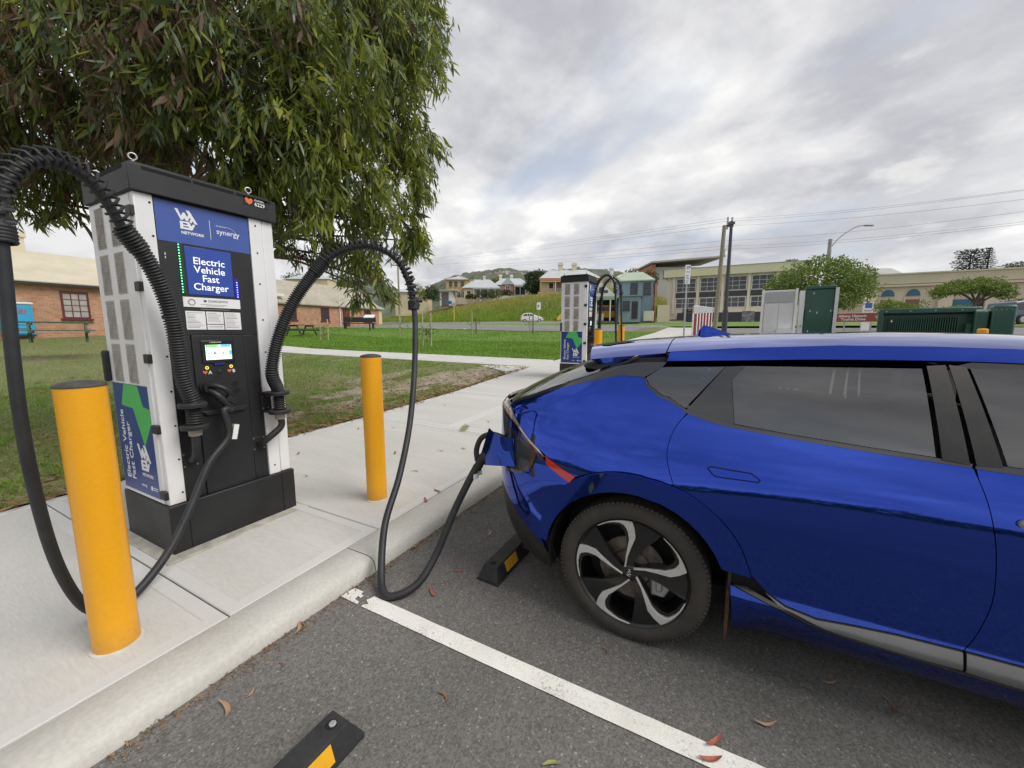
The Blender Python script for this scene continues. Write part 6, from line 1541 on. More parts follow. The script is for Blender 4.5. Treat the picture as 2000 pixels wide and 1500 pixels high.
MB().tube([(0, 0, -.5), tuple(tv)], [.17, .12], 12).build('pole', B['polegrey'], t, smooth=50)
MB().tube(smooth_path([tuple(tv + Vector((0, 0, -.7))), tuple(tv + Vector((.7, 0, .15))), tuple(tv + Vector((1.7, 0, .82))), tuple(tv + Vector((2.3, 0, .95))), tuple(tv + Vector((2.6, 0, .96)))], 5), .035, 8).build('arm', B['polegrey'], t, smooth=60)
part('luminaire', B['polegrey'], t, (tv.x + 2.35, tv.x + 3.0, -.1, .1, tv.z + .90, tv.z + 1.0), bevel=.03)
for i, (lab, pts) in enumerate((('topmost power line', [(840, 505, 110), (1419, 427, 35), (2010, 369, 21)]), ('second power line', [(840, 507, 110), (1421, 432, 35), (2010, 371, 21)]), ('third power line', [(840, 510, 110), (1417, 441, 35), (2010, 388, 21)]), ('faint fourth power line', [(850, 517, 110), (1416, 470, 35), (2010, 412, 21)]), ('fifth power line', [(850, 523, 110), (1411, 481, 35), (2010, 432, 21)]), ('lowest power line', [(850, 527, 110), (1411, 487, 35), (2010, 436, 21)]))):
    a, b, c = (at(*q) for q in pts); P = []
    for p0, p1 in ((a, b), (b, c)):
        for k in range(13):
            u = k / 12; q = p0.lerp(p1, u); q.z -= 4 * u * (1 - u) * .22; P.append(q)
    rr = [.012 if k < 6 else .009 if k < 13 else .006 for k in range(26)]
    tag(MB().tube(P, rr, 5).build('power_line', B['lamp']), lab + ' strung from the timber pole across the sky', 'power line', 'overhead power lines')
t = place('power_pole', 781, 626, 62, 'distant power pole half hidden by the hanging cable', 'power pole'); MB().tube([(0, 0, -.5), (0, 0, 9)], [.16, .11], 10).build('pole', B['pole'], t); part('cross_arm', B['pole'], t, (-.9, .9, -.06, .06, 8.2, 8.35))

# ------------------------------------------------------------------ cars of the background
def small_car(px, py, d, yaw, paint, L_, Hh, label, prof, win, wheels, wid=1.65, name='parked_car', cat='car', group='cars beyond the lawn', wr=.28):
    t = place(name, px, py, d, label, cat, yaw, group); Mx = Matrix.Rotation(R(90), 4, 'X')
    MB().prism(prof, -wid, 0, Mx).build('body', B[paint], t, bevel=.09, seg=3)
    for wpoly in win:
        MB().prism(wpoly, .002, .010, Mx).build('window', B['pane'], t)
    for x in wheels:
        for y in (.0, wid):
            wl = MB().lathe([(wr, -.1), (wr, .1)], 20, Matrix.Translation((x, y, wr)) @ Mx).build('wheel', M_tyre, t)
            MB().lathe([(wr * .62, -.104), (wr * .62, .104), (0, .106)], 16, Matrix.Translation((x, y, wr)) @ Mx).build('hub_cap', B['galv'], wl)
    return t
wc = small_car(1017, 629.5, 65, 0, 'carwhite', 3.7, 1.5, 'small white hatchback parked at the foot of the grassy bank',
          [(.05, .3), (.0, .75), (.12, 1.05), (.55, 1.42), (1.0, 1.5), (1.7, 1.48), (2.35, 1.15), (2.8, .98), (3.4, .82), (3.65, .6), (3.7, .3), (3.2, .22), (.4, .22)],
          [[(.35, 1.02), (.68, 1.34), (1.02, 1.38), (1.02, 1.02)], [(1.1, 1.02), (1.1, 1.38), (1.66, 1.36), (2.2, 1.05)]], (.68, 3.02))
MB().box(3.45, 3.66, -.02, .2, .62, .78).build('headlight', B['galv'], wc); MB().box(.02, .12, -.02, .2, .72, 1.0).build('tail_lamp', B['redpost'], wc)
yc = small_car(1088, 630, 66, 0, 'yellow', 3.9, 1.5, 'yellow car mostly hidden behind the second charger',
          [(.0, .3), (.02, .7), (.25, 1.0), (.6, 1.35), (1.2, 1.48), (2.0, 1.45), (2.8, 1.0), (3.6, .85), (3.8, .6), (3.8, .3), (3.3, .22), (.4, .22)], [[(.5, 1.02), (.8, 1.32), (1.3, 1.36), (1.3, 1.02)]], (.7, 3.0))
van = small_car(1158, 625, 52, 0, 'orange', 4.4, 1.9, 'orange camper van parked under the green carport', [(.0, .35), (.0, 1.0), (.1, 1.8), (.5, 1.92), (2.6, 1.92), (3.1, 1.75), (3.55, 1.1), (3.7, .8), (3.72, .35), (3.3, .28), (.4, .28)],
          [[(.2, 1.15), (.24, 1.65), (1.0, 1.65), (1.0, 1.15)], [(1.12, 1.15), (1.12, 1.65), (2.0, 1.65), (2.0, 1.15)], [(2.15, 1.15), (2.15, 1.65), (2.85, 1.62), (3.2, 1.15)]], (.8, 2.9), wid=1.8, name='camper_van', cat='van')
small_car(1974, 633, 30, 0, 'suv', 4.4, 1.7, 'dark blue four wheel drive at the right edge past the green cabinets', [(.0, .4), (.0, 1.0), (.15, 1.62), (.6, 1.72), (2.6, 1.72), (3.3, 1.1), (4.2, 1.0), (4.4, .7), (4.4, .4), (3.9, .32), (.5, .32)],
          [[(.2, 1.05), (.3, 1.52), (1.2, 1.55), (1.2, 1.05)], [(1.3, 1.05), (1.3, 1.55), (2.4, 1.55), (3.0, 1.05)]], (.75, 3.4), wid=1.8, wr=.36)

# ------------------------------------------------------------------ houses on the bank
def house(px, py, d, wpx, eave, rise, dep, wall, rf, label, yaw=0, kind='hip', **k):
    s_ = d / 775; t = place('house', px, py, d, label, 'house', yaw, k.get('group', 'houses on the rise')); W_ = wpx * s_
    part('wall', B[wall], t, (0, W_, 0, dep, -2.5, eave)); roof(t, 0, W_, 0, dep, eave, rise, rf, kind, k.get('over', .4), k.get('inset')); return t, W_, s_
h, W_, s_ = house(872, 586, 100, 40, 5.0, 1.3, 7, 'sand', 'tin', 'two storey sandstone house above the grassy bank')
for x in (.7, 2.0, 3.6): window(h, x, x + .8, 3.2, 4.5, 0, 1, 2, 'sand', 'pane', .08)
for x in (1.6, 2.7, 4.0): window(h, x, x + .7, .6, 2.0, 0, 2, 2, 'white', 'pane', .08)
part('side_wing', B['sand'], h, (W_ - .8, W_ + 1.6, 1.0, 6.5, -2.5, 5.0)); part('garden_wall', B['beige'], h, (.4, 5.4, -2.2, -2.0, -1.2, .4))
h, W_, s_ = house(906, 584, 98, 66, 2.7, 2.4, 8, 'cream', 'tin', 'long cream house with verandah and pale tin roof', inset=2.6)
part('verandah_roof', B['tin'], h, (2.4, W_ + .6, -1.8, .0, 2.15, 2.35)); 
for x in (2.5, 4.1, 5.9, 7.6): part('verandah_post', B['white'], h, (x, x + .12, -1.75, -1.63, -.8, 2.15))
for x in (.8, 3.0, 4.8, 6.5): window(h, x, x + .8, .5, 1.9, 0, 1, 2, 'white', 'dark', .1)
part('chimney', B['white'], h, (4.5, 5.0, 3.5, 4.0, 4.3, 5.9), (4.4, 5.1, 3.4, 4.1, 5.7, 5.9))
h, W_, s_ = house(967, 577, 100, 62, 2.6, 2.0, 8, 'white', 'tin', 'red brick gabled house with white trim beside the dark tree', inset=2.0)
part('gable_wing', B['red'], h, (1.9, 4.4, -1.6, .5, -2.0, 2.6)); roof(h, 1.9, 4.4, -1.6, 4.0, 2.6, 1.5, 'tin', 'gable_x', .25, name='gable_roof')
MB().prism([(1.9, 2.62), (4.4, 2.62), (3.15, 4.0)], 0, .06, Matrix.Translation((0, -1.6, 0)) @ Matrix.Rotation(R(90), 4, 'X')).build('gable_front', B['red'], h)
window(h, 2.7, 3.6, .6, 2.1, -1.6, 2, 2, 'white', 'pane', .14); part('verandah_roof', B['white'], h, (4.7, 7.6, -1.8, 0, 2.0, 2.2)); part('painted_verandah_shade', B['dark'], h, (4.7, 7.4, -.05, -.01, .2, 1.9))  # dark sheet on the wall: the verandah's shade put into colour
for x in (4.8, 6.1, 7.4): part('verandah_post', B['white'], h, (x, x + .12, -1.75, -1.63, -.5, 2.0))
for x in (.9, 3.7): part('chimney', B['white'], h, (x, x + .7, 3.5, 4.2, 3.4, 5.5), (x - .12, x + .82, 3.38, 4.32, 5.0, 5.25))
part('picket_fence', B['white'], h, (1.0, 9, -2.5, -2.44, -1.6, -.3))
h, W_, s_ = house(1057, 571, 88, 112, 3.0, 2.4, 9, 'cream', 'tin', 'cream cottage with rusty red gutter behind the second charger', inset=2.6)
part('gutter', mat('rust_red_trim', (.48, .17, .12), .7), h, (-.5, W_ + .5, -.62, -.42, 2.5, 2.95)); part('verandah_roof', B['cream'], h, (-.3, W_ + .3, -1.6, -.02, 2.1, 2.25))
window(h, 1.7, 2.6, .8, 2.0, 0, 1, 1, 'white', 'dark', .1); part('stone_base', B['stone'], h, (-.8, W_ + .5, -2.0, -.5, -3.0, -.1)); part('painted_porch_shade', mat('porch_brown', (.30, .20, .15), .8), h, (3.2, 8, -.06, -.005, .0, 2.1))  # brown sheet on the wall, painted as shade inside the porch
for x in (2.9, 6.2): part('verandah_post', B['white'], h, (x, x + .12, -1.55, -1.43, -.1, 2.1))
for i in range(16): part('baluster', B['white'], h, (3.0 + i * .34, 3.05 + i * .34, -1.54, -1.5, -.1, .75))
for x in (4.2, 7.3): part('chimney', B['beige'], h, (x, x + .9, 4, 4.9, 4.2, 6.9), (x - .12, x + 1.02, 3.9, 5.0, 6.3, 6.55))
t = place('garage_shed', 859, 588, 92, 'small flat roofed garage with brown door beside the sandstone house', 'shed'); part('wall', B['white'], t, (0, 2.9, .2, 4, -1, 2.3)); part('roller_door', mat('brown_roller', (.15, .12, .11), .7), t, (.4, 2.0, .12, .2, -1, 2.0)); part('roof', B['tin'], t, (-.3, 4.0, -.4, 4.2, 2.3, 2.5))
t = place('skip_bin', 872, 592, 88, 'small blue bin beside the garage shed', 'bin'); MB().prism([(0, -.2), (1.0, -.2), (1.1, .45), (-.1, .45)], -.8, 0, Matrix.Rotation(R(90), 4, 'X')).build('tub', mat('bin_blue', (.05, .13, .38), .5), t)
t = place('cottage', 560, 548, 120, 'cream building with pale roof peeping over the brick cottage', 'house'); part('wall', B['cream'], t, (0, 12, 0, 6, -6, .5)); roof(t, 0, 12, 0, 6, .5, 1.6, 'tin')
t = place('house', 772, 592, 95, 'pale gabled house behind the hanging cable and round bush', 'house'); part('wall', B['cream'], t, (0, 7.5, 0, 6, -3, 2.6)); roof(t, 0, 7.5, 0, 6, 2.6, 1.4, 'tin')
# ------------------------------------------------------------------ blue and green house
t = place('house', 1151, 622, 50, 'blue weatherboard house with pale green roof and open carport', 'house', -18); 
part('upper_wall', B['bluewall'], t, (3.0, 7.4, 2.6, 7, -.5, 4.75)); roof(t, 2.6, 7.4, 2.6, 7, 4.75, 1.25, 'greenroof', 'hip', .2, inset=1.5)
part('lower_wall', B['bluewall'], t, (3.45, 6.0, .4, 2.6, -.5, 2.62)); part('lower_roof', B['bluewall'], t, (3.3, 6.2, .2, 2.6, 2.62, 2.75))
window(t, 4.0, 4.7, 1.0, 2.0, .4, 1, 2, 'charcoal', 'pane', .06); part('door', B['dark'], t, (5.0, 5.7, .36, .4, -.1, 2.0))
for x in (4.75, 6.3): window(t, x, x + .75, 3.0, 4.35, 2.6, 1, 2, 'charcoal', 'pane', .06)
roof(t, -.6, 3.3, -.3, 5, 2.55, 1.85, 'greenroof', 'gable_x', .15, name='carport_roof')
g_ = MB().prism([(-.5, 2.62), (3.2, 2.62), (1.35, 4.3)], 0, .05, Matrix.Translation((0, -.42, 0)) @ Matrix.Rotation(R(90), 4, 'X')).build('gable_front', B['white'], t)
for i in range(3): MB().prism([(.55 + i * .58, 3.0), (1.05 + i * .58, 3.0), (1.05 + i * .58, 3.35 + (.35 if i == 1 else .0)), (.55 + i * .58, 3.35 + (.35 if i == 1 else 0))], 0, .012, Matrix.Translation((0, -.475, 0)) @ Matrix.Rotation(R(90), 4, 'X')).build('gable_pane', B['pane'], g_)
part('carport_beam', B['greenroof'], t, (-.6, 3.3, -.42, -.3, 2.2, 2.55)); part('carport_back', B['dark'], t, (-.5, 3.2, 4.0, 4.1, -.3, 2.5))
for x in (-.5, 2.45, 3.1): part('carport_post', B['white'], t, (x, x + .14, -.4, -.26, -.3, 2.2))
for i in range(14): part('picket', B['white'], t, (.0 + i * .13, .08 + i * .13, -.72, -.69, -.3, .55))
part('side_fence', B['red'], t, (7.6, 7.8, 2.4, 6, -.5, 4.3)); part('side_wall', B['beige'], t, (8.0, 9.4, 2.0, 2.2, -.5, 1.6)); part('retaining_wall', B['office'], t, (6.4, 7.6, 1.6, 1.8, -.3, .9))
h = place('house', 1195, 553, 110, 'pale roofed house with two white chimneys above the blue house', 'house'); part('wall', B['beige'], h, (0, 12, 0, 8, -6, .8)); roof(h, 0, 12, 0, 8, .8, 2.4, 'cream_roof'); 
for x in (.2, 6.8): part('chimney', B['white'], h, (x, x + .9, 3, 3.9, 1.5, 4.6), (x - .15, x + 1.05, 2.85, 4.05, 4.1, 4.4))
# ------------------------------------------------------------------ grey modern house, office block
d = 78; s_ = d / 775; t = place('apartment_house', 1268, 570, d, 'grey modern upper storey house with slanting roof behind the office', 'building')
part('wall', B['grey'], t, (.9, 13.5, 0, 8, -6, 4.6)); part('end_wall', B['red'], t, (.2, .9, -.3, 8, -6, 5.1)); part('balcony_wall', B['grey'], t, (1.0, 4.4, -1.5, -.02, -6, 1.8))
MB().hexa([(-.1, -1.2, 5.2), (13.6, -1.2, 6.3), (13.6, 9, 6.3), (-.1, 9, 5.2), (-.1, -1.2, 5.5), (13.6, -1.2, 6.6), (13.6, 9, 6.6), (-.1, 9, 5.5)]).build('roof', B['polegrey'], t)
for x, w_ in ((2.6, 2.2), (6.2, 1.6), (9.5, 2.6)): window(t, x, x + w_, 2.6, 4.0, 0, 3, 1, 'charcoal', 'blind', .08)
d = 58; s_ = d / 775; t = place('office_block', 1291, 634, d, 'two storey office block with rows of white framed windows and yellow fascia', 'building', -28.13)
W_ = 16.6; part('wall', B['office'], t, (.6, W_, .4, 9, -1, 6.7)); part('fascia', B['fascia'], t, (.1, W_ + .5, -.25, 9, 6.55, 7.6)); part('fascia_cap', B['polegrey'], t, (.05, W_ + .55, -.30, 9, 7.6, 7.68)); part('base_wall', B['charcoal'], t, (2.3, 14.5, -2.2, -2.0, -1.0, 1.5)); part('terrace', B['office'], t, (2.3, 14.5, -2.0, .4, -1.0, 1.52))
for i in range(5):
    x = 1.75 + i * 3.05
    part('pier', B['office'], t, (x - .42, x - .12, .1, .42, 1.5, 6.55))
    if x + 2.5 > W_: continue
    window(t, x + .1, x + 2.45, 4.55, 6.25, .36, 3, 3, 'white', 'pane', .09, False); window(t, x + .1, x + 2.45, 2.3, 3.55, .36, 3, 2, 'white', 'pane', .09, False)
    part('spandrel', B['charcoal'], t, (x, x + 2.6, .30, .38, 3.72, 4.40))
mb = MB(); rg = np.random.default_rng(2); p_ = np.stack([rg.uniform(2.4, 14, 1600), rg.uniform(-1.9, -1.2, 1600), rg.uniform(1.5, 2.1, 1600)], 1); dd = rg.normal(size=(1600, 3)); dd /= np.linalg.norm(dd, axis=1, keepdims=True)
hd = thing('hedge', t.location, RZ, 'low clipped hedge along the terrace of the office block', 'hedge'); V, F = leaves(p_, dd, rg.uniform(.15, .3, 1600), rg.uniform(.1, .16, 1600), rg); tag(fast_mesh('foliage', V, F, M_tr['dark'], hd), kind='stuff')
part('mural', mat('portrait_mural', (.30, .30, .31), .7, var=.4, vscale=2.2), t, (10.0, 11.4, -2.26, -2.21, -.1, 1.6))
part('entry_ramp', B['gravel'], t, (-1.5, 2.2, -1.5, 6, -1.2, .35))
# ------------------------------------------------------------------ beige hall with arched windows
d = 46; s_ = d / 775; t = place('arched_hall', 1690, 640, d, 'beige rendered hall with arched blue windows and deep parapet', 'building', -28.13)
part('wall', B['beige'], t, (-.2, 24, .0, 12, -1, 4.75)); part('parapet', B['parapet'], t, (-.35, 24, -.18, 12, 4.75, 5.75)); part('cornice', B['beige'], t, (-.4, 24, -.35, 0, 4.45, 4.66)); part('coping', B['parapet'], t, (-.45, 24, -.3, 12, 5.75, 5.9))
for x in (1.0, 3.1):
    ar = [(x, 3.45), (x + 1.15, 3.45)] + [(x + .575 + .575 * math.cos(a), 3.45 + .72 * math.sin(a)) for a in np.linspace(0, math.pi, 14)][1:-1]
    Mx_ = Matrix.Rotation(R(90), 4, 'X')
    wn = MB().prism([(x + .575 + (p - x - .575) * 1.2, 3.4 + (q - 3.4) * 1.18) for p, q in ar], 0, .10, Matrix.Translation((0, .02, 0)) @ Mx_).build('window', B['beige'], t)
    MB().prism(ar, 0, .05, Matrix.Translation((0, -.09, 0)) @ Mx_).build('fanlight', B['bluegl'], wn); part('lower_pane', mat('brown_pane', (.22, .12, .09), .5), wn, (x, x + 1.15, -.10, .0, 1.4, 3.05))
    for q0, q1 in ((x - .13, x - .01), (x + 1.16, x + 1.28)): part('jamb', B['beige'], wn, (q0, q1, -.12, .0, 1.2, 3.3))
part('curved_bay', B['beige'], t, (5.6, 6.7, -.5, .3, -1, 4.6)); part('blue_door', B['bluegl'], t, (6.75, 8.3, -.45, -.3, -.3, 2.9)); part('recess', B['dark'], t, (8.3, 9.1, -.2, -.02, -.3, 3.0)); part('pier', B['beige'], t, (9.1, 11, -.45, .2, -1, 4.2))
rf_ = place('roofed_hall', 1690, 560, 70, 'grey pitched roof rising behind the beige hall', 'building'); part('wall', B['grey'], rf_, (0, 9, 0, 8, -7, 1.0)); roof(rf_, 0, 9, 0, 8, 1.0, 2.7, 'grey', 'hip', .3, inset=1.5)
# street-name post in front of the hall
t = place('sign_stand', 1690, 640, 32, 'white pylon sign board between the round tree and the beige hall', 'sign'); part('board', B['signw'], t, (-.35, .45, 0, .08, -.5, 2.1)); part('cap', B['cream'], t, (-.5, .55, -.03, .1, 2.1, 2.4)); part('swoosh', B['signink'], t, (-.2, .35, -.012, -.002, 1.55, 1.95))
for z in (.7, 1.1, 1.3): part('text_line', B['polegrey'], t, (-.25, .35, -.012, -.002, z, z + .1))
# ------------------------------------------------------------------ cabinets round the substation, charging stalls
d = 12; t = place('equipment_cabinet', 1516, 655, d, 'tall pale grey equipment cabinet with two doors behind the car roof', 'cabinet', -33); t.scale = (.77, 1, 1)
part('body', B['cabinet'], t, (-.56, .56, .05, .9, -.4, 1.33), bevel=.01); part('header', B['cabgrey'], t, (-.44, .44, .02, .06, .98, 1.28)); part('side_trim', B['signw'], t, (-.58, -.50, .0, .08, -.4, 1.36)); part('side_trim', B['signw'], t, (.50, .58, .0, .08, -.4, 1.36))
for x in (-.47, .005): part('door', B['cabinet'], t, (x, x + .465, .025, .055, -.4, .93), bevel=.006)
part('step', B['signw'], t, (-.02, .5, -.35, .0, -.4, .18))
t = place('green_cabinet', 1594, 655, d, 'dark green steel cabinet between two white panels', 'cabinet', -34); t.scale = (.74, 1, 1)
part('body', B['kiosk'], t, (-.45, .45, .0, .8, -.4, 1.36), bevel=.01); part('lid', B['kiosk'], t, (-.49, .49, -.05, .85, 1.36, 1.46), bevel=.02)
MB().hexa([(-.66, -.1, -.4), (-.49, -.05, -.4), (-.49, .8, -.4), (-.66, .8, -.4), (-.66, -.1, 1.33), (-.49, -.05, 1.33), (-.49, .8, 1.33), (-.66, .8, 1.33)]).build('white_panel', B['cabinet'], t); part('white_panel', B['cabinet'], t, (.47, .58, -.1, .8, -.4, 1.38))
for x, z in ((-.28, .7), (-.3, .1), (-.2, 1.22), (-.05, .65), (.38, .7)): MB().prism([(x - .02, z), (x + .02, z), (x, z + .07)], 0, .003, Matrix.Rotation(R(90), 4, 'X')).build('warning_label', B['signw'], t)
MB().lathe([(.03, -.03), (.03, .03)], 10, Matrix.Translation((-.55, -.14, .28))).build('padlock', B['galv'], t)
d = 10; t = place('transformer_kiosk', 1806, 660, d, 'low dark green transformer kiosk with ribbed cooling fins', 'cabinet', -40); t.scale = (.80, 1, 1)
part('body', B['kiosk'], t, (-1.0, 1.05, .15, 1.2, -.4, .60), bevel=.015); part('lid', B['kiosk'], t, (-1.12, 1.1, -.05, 1.3, .60, .74), bevel=.03); part('end_post', B['kiosk'], t, (-1.14, -1.02, -.1, .1, -.4, .66))
for i in range(30): part('cooling_fin', B['kiosk'], t, (-.86 + i * .052, -.838 + i * .052, .03, .15, -.4, .50))
for x in (-.95, -.4, .15, .7): MB().lathe([(.018, 0), (.014, .01)], 10, Matrix.Translation((x, -.052, .67)) @ Matrix.Rotation(R(90), 4, 'X')).build('lid_bolt', B['galv'], t)
MB().prism([(-.83, .40), (-.77, .40), (-.80, .47)], 0, .003, Matrix.Translation((0, .028, 0)) @ Matrix.Rotation(R(90), 4, 'X')).build('warning_label', B['signw'], t)
d = 9; t = place('green_cabinet', 1938, 668, d, 'dark green rounded cabinet at the right end of the kiosk', 'cabinet', -44); t.scale = (.68, 1, 1)
part('body', B['kiosk'], t, (-.1, .42, .0, .8, -.4, .82), bevel=.05); part('side_box', B['kiosk'], t, (-.45, -.12, .1, .8, -.4, .70), bevel=.04); part('low_box', B['kiosk'], t, (-.6, -.47, .3, .8, -.4, .42)); part('top_tray', B['cabinet'], t, (-.42, -.02, .2, .7, .70, .74))
for i in range(4): MB().lathe([(.012, 0), (.010, .01)], 8, Matrix.Translation((-.02 + i * .11, -.002, .72)) @ Matrix.Rotation(R(90), 4, 'X')).build('rivet', B['galv'], t)
b = thing('bollard', at(1916, 668, 8.2), 0, 'yellow bollard whose top shows over the car roof near the green cabinets', 'bollard'); MB().lathe([(.082, -.6), (.082, .255)], 24).build('post', M_bol, b, smooth=40); MB().lathe([(.083, .255), (.06, .27), (0, .275)], 24).build('cap', M_bol, b, smooth=50)
for i in range(6):
    dd_ = 18 + i * 1.9; px_ = 1356 + i * 5.9
    t = place('charging_stall', px_, 655, dd_, ['nearest', 'second', 'third', 'fourth', 'fifth', 'sixth and farthest'][i] + ' slim white charging stall with red inset behind the car roof', 'charger', -20, 'row of slim white charging stalls')
    H = (655 - 598 - i * .7) * dd_ / 775
    MB().box(-.105, -.055, 0, .35, -.5, H).box(.055, .105, 0, .35, -.5, H).box(-.105, .105, 0, .35, H - .38, H).build('shell', B['signw'], t, bevel=.03); part('red_inset', B['redpost'], t, (-.056, .056, .03, .32, -.4, H - .37))
t = place('cross_post', 848 + 565, 640, 26, 'white marker post with crossed top left of the lamp post', 'post') if False else None
# ------------------------------------------------------------------ background trees and bushes
bg_tree('round_tree', 1606, 636, 28, [(1560, 545, 1.35, 1.0), (1610, 540, 1.6, 1.15), (1655, 545, 1.5, 1.1), (1675, 565, 1.2, .9), (1530, 552, .9, .55), (1640, 580, 1.5, .9), (1580, 575, 1.2, .7), (1640, 520, .9, .6), (1600, 516, .8, .55), (1690, 540, .7, .6), (1508, 562, .5, .3)], 'broad bright green tree in front of the office and beige hall', col='bright', n=9000, leaf=.17, trunk=[(1610, 600), (1612, 560)], tr=.14, seed=3, lim=5)
bg_tree('umbrella_tree', 1900, 640, 24, [(1850, 567, .75, .32), (1880, 560, .95, .42), (1915, 558, 1.0, .45), (1945, 566, .85, .35), (1965, 576, .5, .25), (1832, 576, .4, .2)], 'flat topped umbrella tree before the beige hall', col='bright', n=5200, leaf=.12, trunk=[(1898, 612), (1905, 592), (1912, 575)], tr=.13, seed=4, lim=5)
bg_tree('shrub', 1750, 620, 30, [(1735, 598, .8, .45), (1755, 602, .8, .4), (1780, 602, .5, .3), (1800, 600, .35, .5), (1865, 606, .6, .3), (1885, 604, .4, .3)], 'row of low shrubs in front of the arched windows', 'shrub', 'bright', 2600, .13, seed=5)
bg_tree('hedge_bush', 1985, 612, 34, [(1980, 598, .9, .5), (2010, 596, 1.0, .6)], 'dark bush above the dark blue four wheel drive', 'bush', 'mid', 900, .16, seed=6)
bg_tree('shrub_tree', 1232, 560, 70, [(1232, 542, 1.3, 1.3), (1228, 551, 1.0, .8)], 'round green tree above the blue house, between the chimneys', col='mid', n=1600, leaf=.26, seed=7)
bg_tree('shrub_tree', 1270, 565, 70, [(1270, 543, 1.35, 1.2), (1268, 554, 1.2, 1.0)], 'reddish green tree beside the grey modern house', col='rust', n=1600, leaf=.26, seed=8)
bg_tree('dark_tree', 1045, 578, 95, [(1045, 548, 2.3, 2.2), (1040, 560, 2.0, 1.5), (1052, 538, 1.5, 1.1), (1036, 540, 1.2, .9), (1050, 568, 1.6, .9)], 'large dark evergreen between the gabled house and the cream cottage', col='dark', n=3000, leaf=.42, trunk=[(1045, 560)], tr=.3, seed=9)
bg_tree('yellow_tree', 975, 560, 115, [(975, 546, 2.0, .9), (968, 550, 1.5, .8), (985, 551, 1.4, .7)], 'yellowish tree behind the gabled house roof', col='lime', n=900, leaf=.4, seed=10)
bg_tree('round_bush', 840, 590, 70, [(842, 572, 1.3, 1.2), (830, 576, 1.0, 1.0), (850, 577, .9, .9)], 'round dark green bush beside the side street', 'bush', 'dark', 1800, .26, seed=11)
bg_tree('lime_bush', 822, 585, 66, [(822, 570, .7, .9), (816, 562, .5, .7)], 'thin yellow green shrub in front of the round dark bush', 'bush', 'lime', 500, .2, seed=12)
for i, (px, py, d, r, col, lab) in enumerate(((945, 582, 92, 1.6, 'dark', 'dark hedge bush in front of the verandah house'), (965, 582, 92, 1.5, 'mid', 'green hedge bush near the end of the verandah house'), (990, 578, 94, 1.0, 'dark', 'clipped dark bush before the gabled house'), (920, 586, 92, .7, 'rust', 'small reddish bush at the end of the garden wall'))):
    bg_tree('garden_bush', px, py, d, [(px - 6, py - 6, r * .8, r * .5), (px + 5, py - 6, r * .8, r * .5), (px, py - 9, r * .7, r * .45)], lab, 'bush', col, 700, .28, seed=30 + i)
for i, (x0, y0, dd_, rr) in enumerate(((690, 545, 260, 9), (720, 540, 260, 8), (660, 548, 240, 7), (575, 545, 130, 3.2), (610, 552, 150, 3), (740, 548, 250, 6))):
    bg_tree('distant_tree', x0, y0 + 12, dd_, [(x0, y0, rr, rr * .6), (x0 + 10, y0 + 4, rr * .7, rr * .5), (x0 - 10, y0 + 4, rr * .7, rr * .5)], ['wide hazy tree on the skyline above the cottage roof', 'tall hazy tree on the skyline right of the cottage', 'hazy tree on the skyline over the shingle roof', 'dark tree top over the left end of the shingle roof', 'small tree top above the cottage downpipe', 'hazy tree near the hanging gum foliage'][i], col='dark', n=700, leaf=rr * .16, seed=50 + i)
def pine(px, base, top_, d, halfw, tiers, label, flat=False, seed=1):
    p = at(px, base, d); t = thing('norfolk_pine', p, 0, label, 'pine tree', 'norfolk pines on the skyline'); H = (base - top_) * d / 775; w_ = halfw * d / 775; rg = np.random.default_rng(seed)
    MB().tube([(0, 0, -3), (0, 0, H)], [.35, .08], 8).build('trunk', M_bk, t); VV = []; FF = []; off = 0
    for k in range(tiers):
        z = H * (k + .4) / tiers; r_ = w_ * (1 - (.25 if flat else .86) * (k / tiers) ** 1.4) * (.85 + .3 * rg.random())
        for j in range(9):
            a = 2 * math.pi * j / 9 + k; n = 16; u = np.linspace(.15, 1, n); b = np.stack([np.cos(a) * u * r_, np.sin(a) * u * r_, z + u * r_ * .12 + 0 * u], 1) + rg.normal(scale=.08, size=(n, 3))
            dd = np.stack([np.cos(a) + rg.normal(scale=.7, size=n), np.sin(a) + rg.normal(scale=.7, size=n), rg.normal(scale=.35, size=n)], 1); dd /= np.linalg.norm(dd, axis=1, keepdims=True)
            V, F = leaves(b, dd, np.full(n, w_ * .20), np.full(n, w_ * .06), rg); VV.append(V); FF.append(F + off); off += len(V)
    tag(fast_mesh('crown', np.concatenate(VV), np.concatenate(FF), M_tr['pine'], t), kind='stuff')
pine(1892, 530, 491, 120, 24, 9, 'broad flat topped pine on the skyline above the beige hall', True, 3); pine(1927, 530, 486, 120, 12, 12, 'slender spired pine beside the broad one', False, 4)
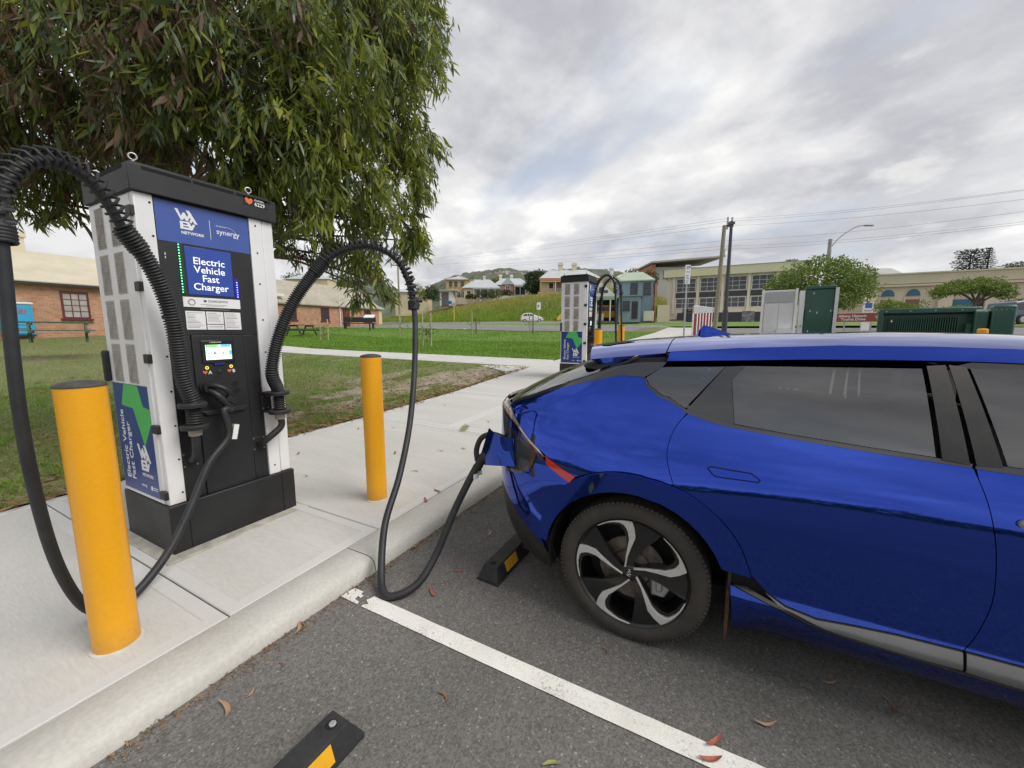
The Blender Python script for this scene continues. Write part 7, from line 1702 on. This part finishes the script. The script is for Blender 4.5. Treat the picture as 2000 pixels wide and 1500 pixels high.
bg_tree('skyline_tree', 1545, 520, 100, [(1545, 512, 1.6, .6), (1555, 514, 1.0, .5)], 'dark tree top showing over the office fascia', col='dark', n=500, leaf=.3, seed=60)
bg_tree('skyline_tree', 1985, 526, 110, [(1970, 520, 2.0, .5), (1990, 517, 2.6, .7), (2015, 516, 3.0, .9)], 'dark tree line over the right end of the hall parapet', col='dark', n=900, leaf=.35, seed=61)
# yellow post seen over the second bollard, notice post by the cottage
t = place('marker_post', 1211, 640, 40, 'tall thin yellow marker post across the road behind the second charger', 'post'); MB().tube([(0, 0, -.5), (0, 0, 1.15)], .085, 10).build('post', M_bol, t); MB().lathe([(.09, 1.15), (.06, 1.2), (0, 1.21)], 10).build('cap', M_bol, t)
t = place('interpretive_sign', 722, 641, 36, 'small slanted white information board outside the brick cottage', 'sign'); part('post', B['dark'], t, (-.05, .05, 0, .1, -.3, .95)); MB().hexa([(-.45, -.15, .9), (.45, -.15, .9), (.45, .25, 1.15), (-.45, .25, 1.15), (-.45, -.17, .95), (.45, -.17, .95), (.45, .23, 1.2), (-.45, .23, 1.2)]).build('panel', B['signw'], t)
t = place('garden_bench', 700, 640, 40, 'dark wooden bench outside the cottage door', 'bench'); part('seat', B['dark'], t, (-1.6, 1.6, 0, .5, .4, .48)); part('backrest', B['dark'], t, (-1.6, 1.6, .45, .52, .55, 1.05))
for x in (-1.4, 1.4): part('leg', B['dark'], t, (x - .06, x + .06, .05, .45, -.2, .4))

# dark belt of trees on the far side of the car park, behind the viewer (it shows in the car's paint)
rg = np.random.default_rng(77); n = 9000; x_ = -46 + rg.normal(scale=2.2, size=n); y_ = rg.uniform(-60, 45, n); hmax = 2.9 + .5 * np.sin(y_ * .31) + .25 * np.sin(y_ * .83 + 1)
b = np.stack([x_, y_, rg.random(n) ** .8 * hmax], 1); dd = rg.normal(size=(n, 3)); dd /= np.linalg.norm(dd, axis=1, keepdims=True); V, F = leaves(b, dd, rg.uniform(.35, .8, n), rg.uniform(.3, .6, n), rg)
tag(fast_mesh('treeline', V, F, M_tr['mid']), 'dark belt of trees across the car park', 'trees', kind='stuff')
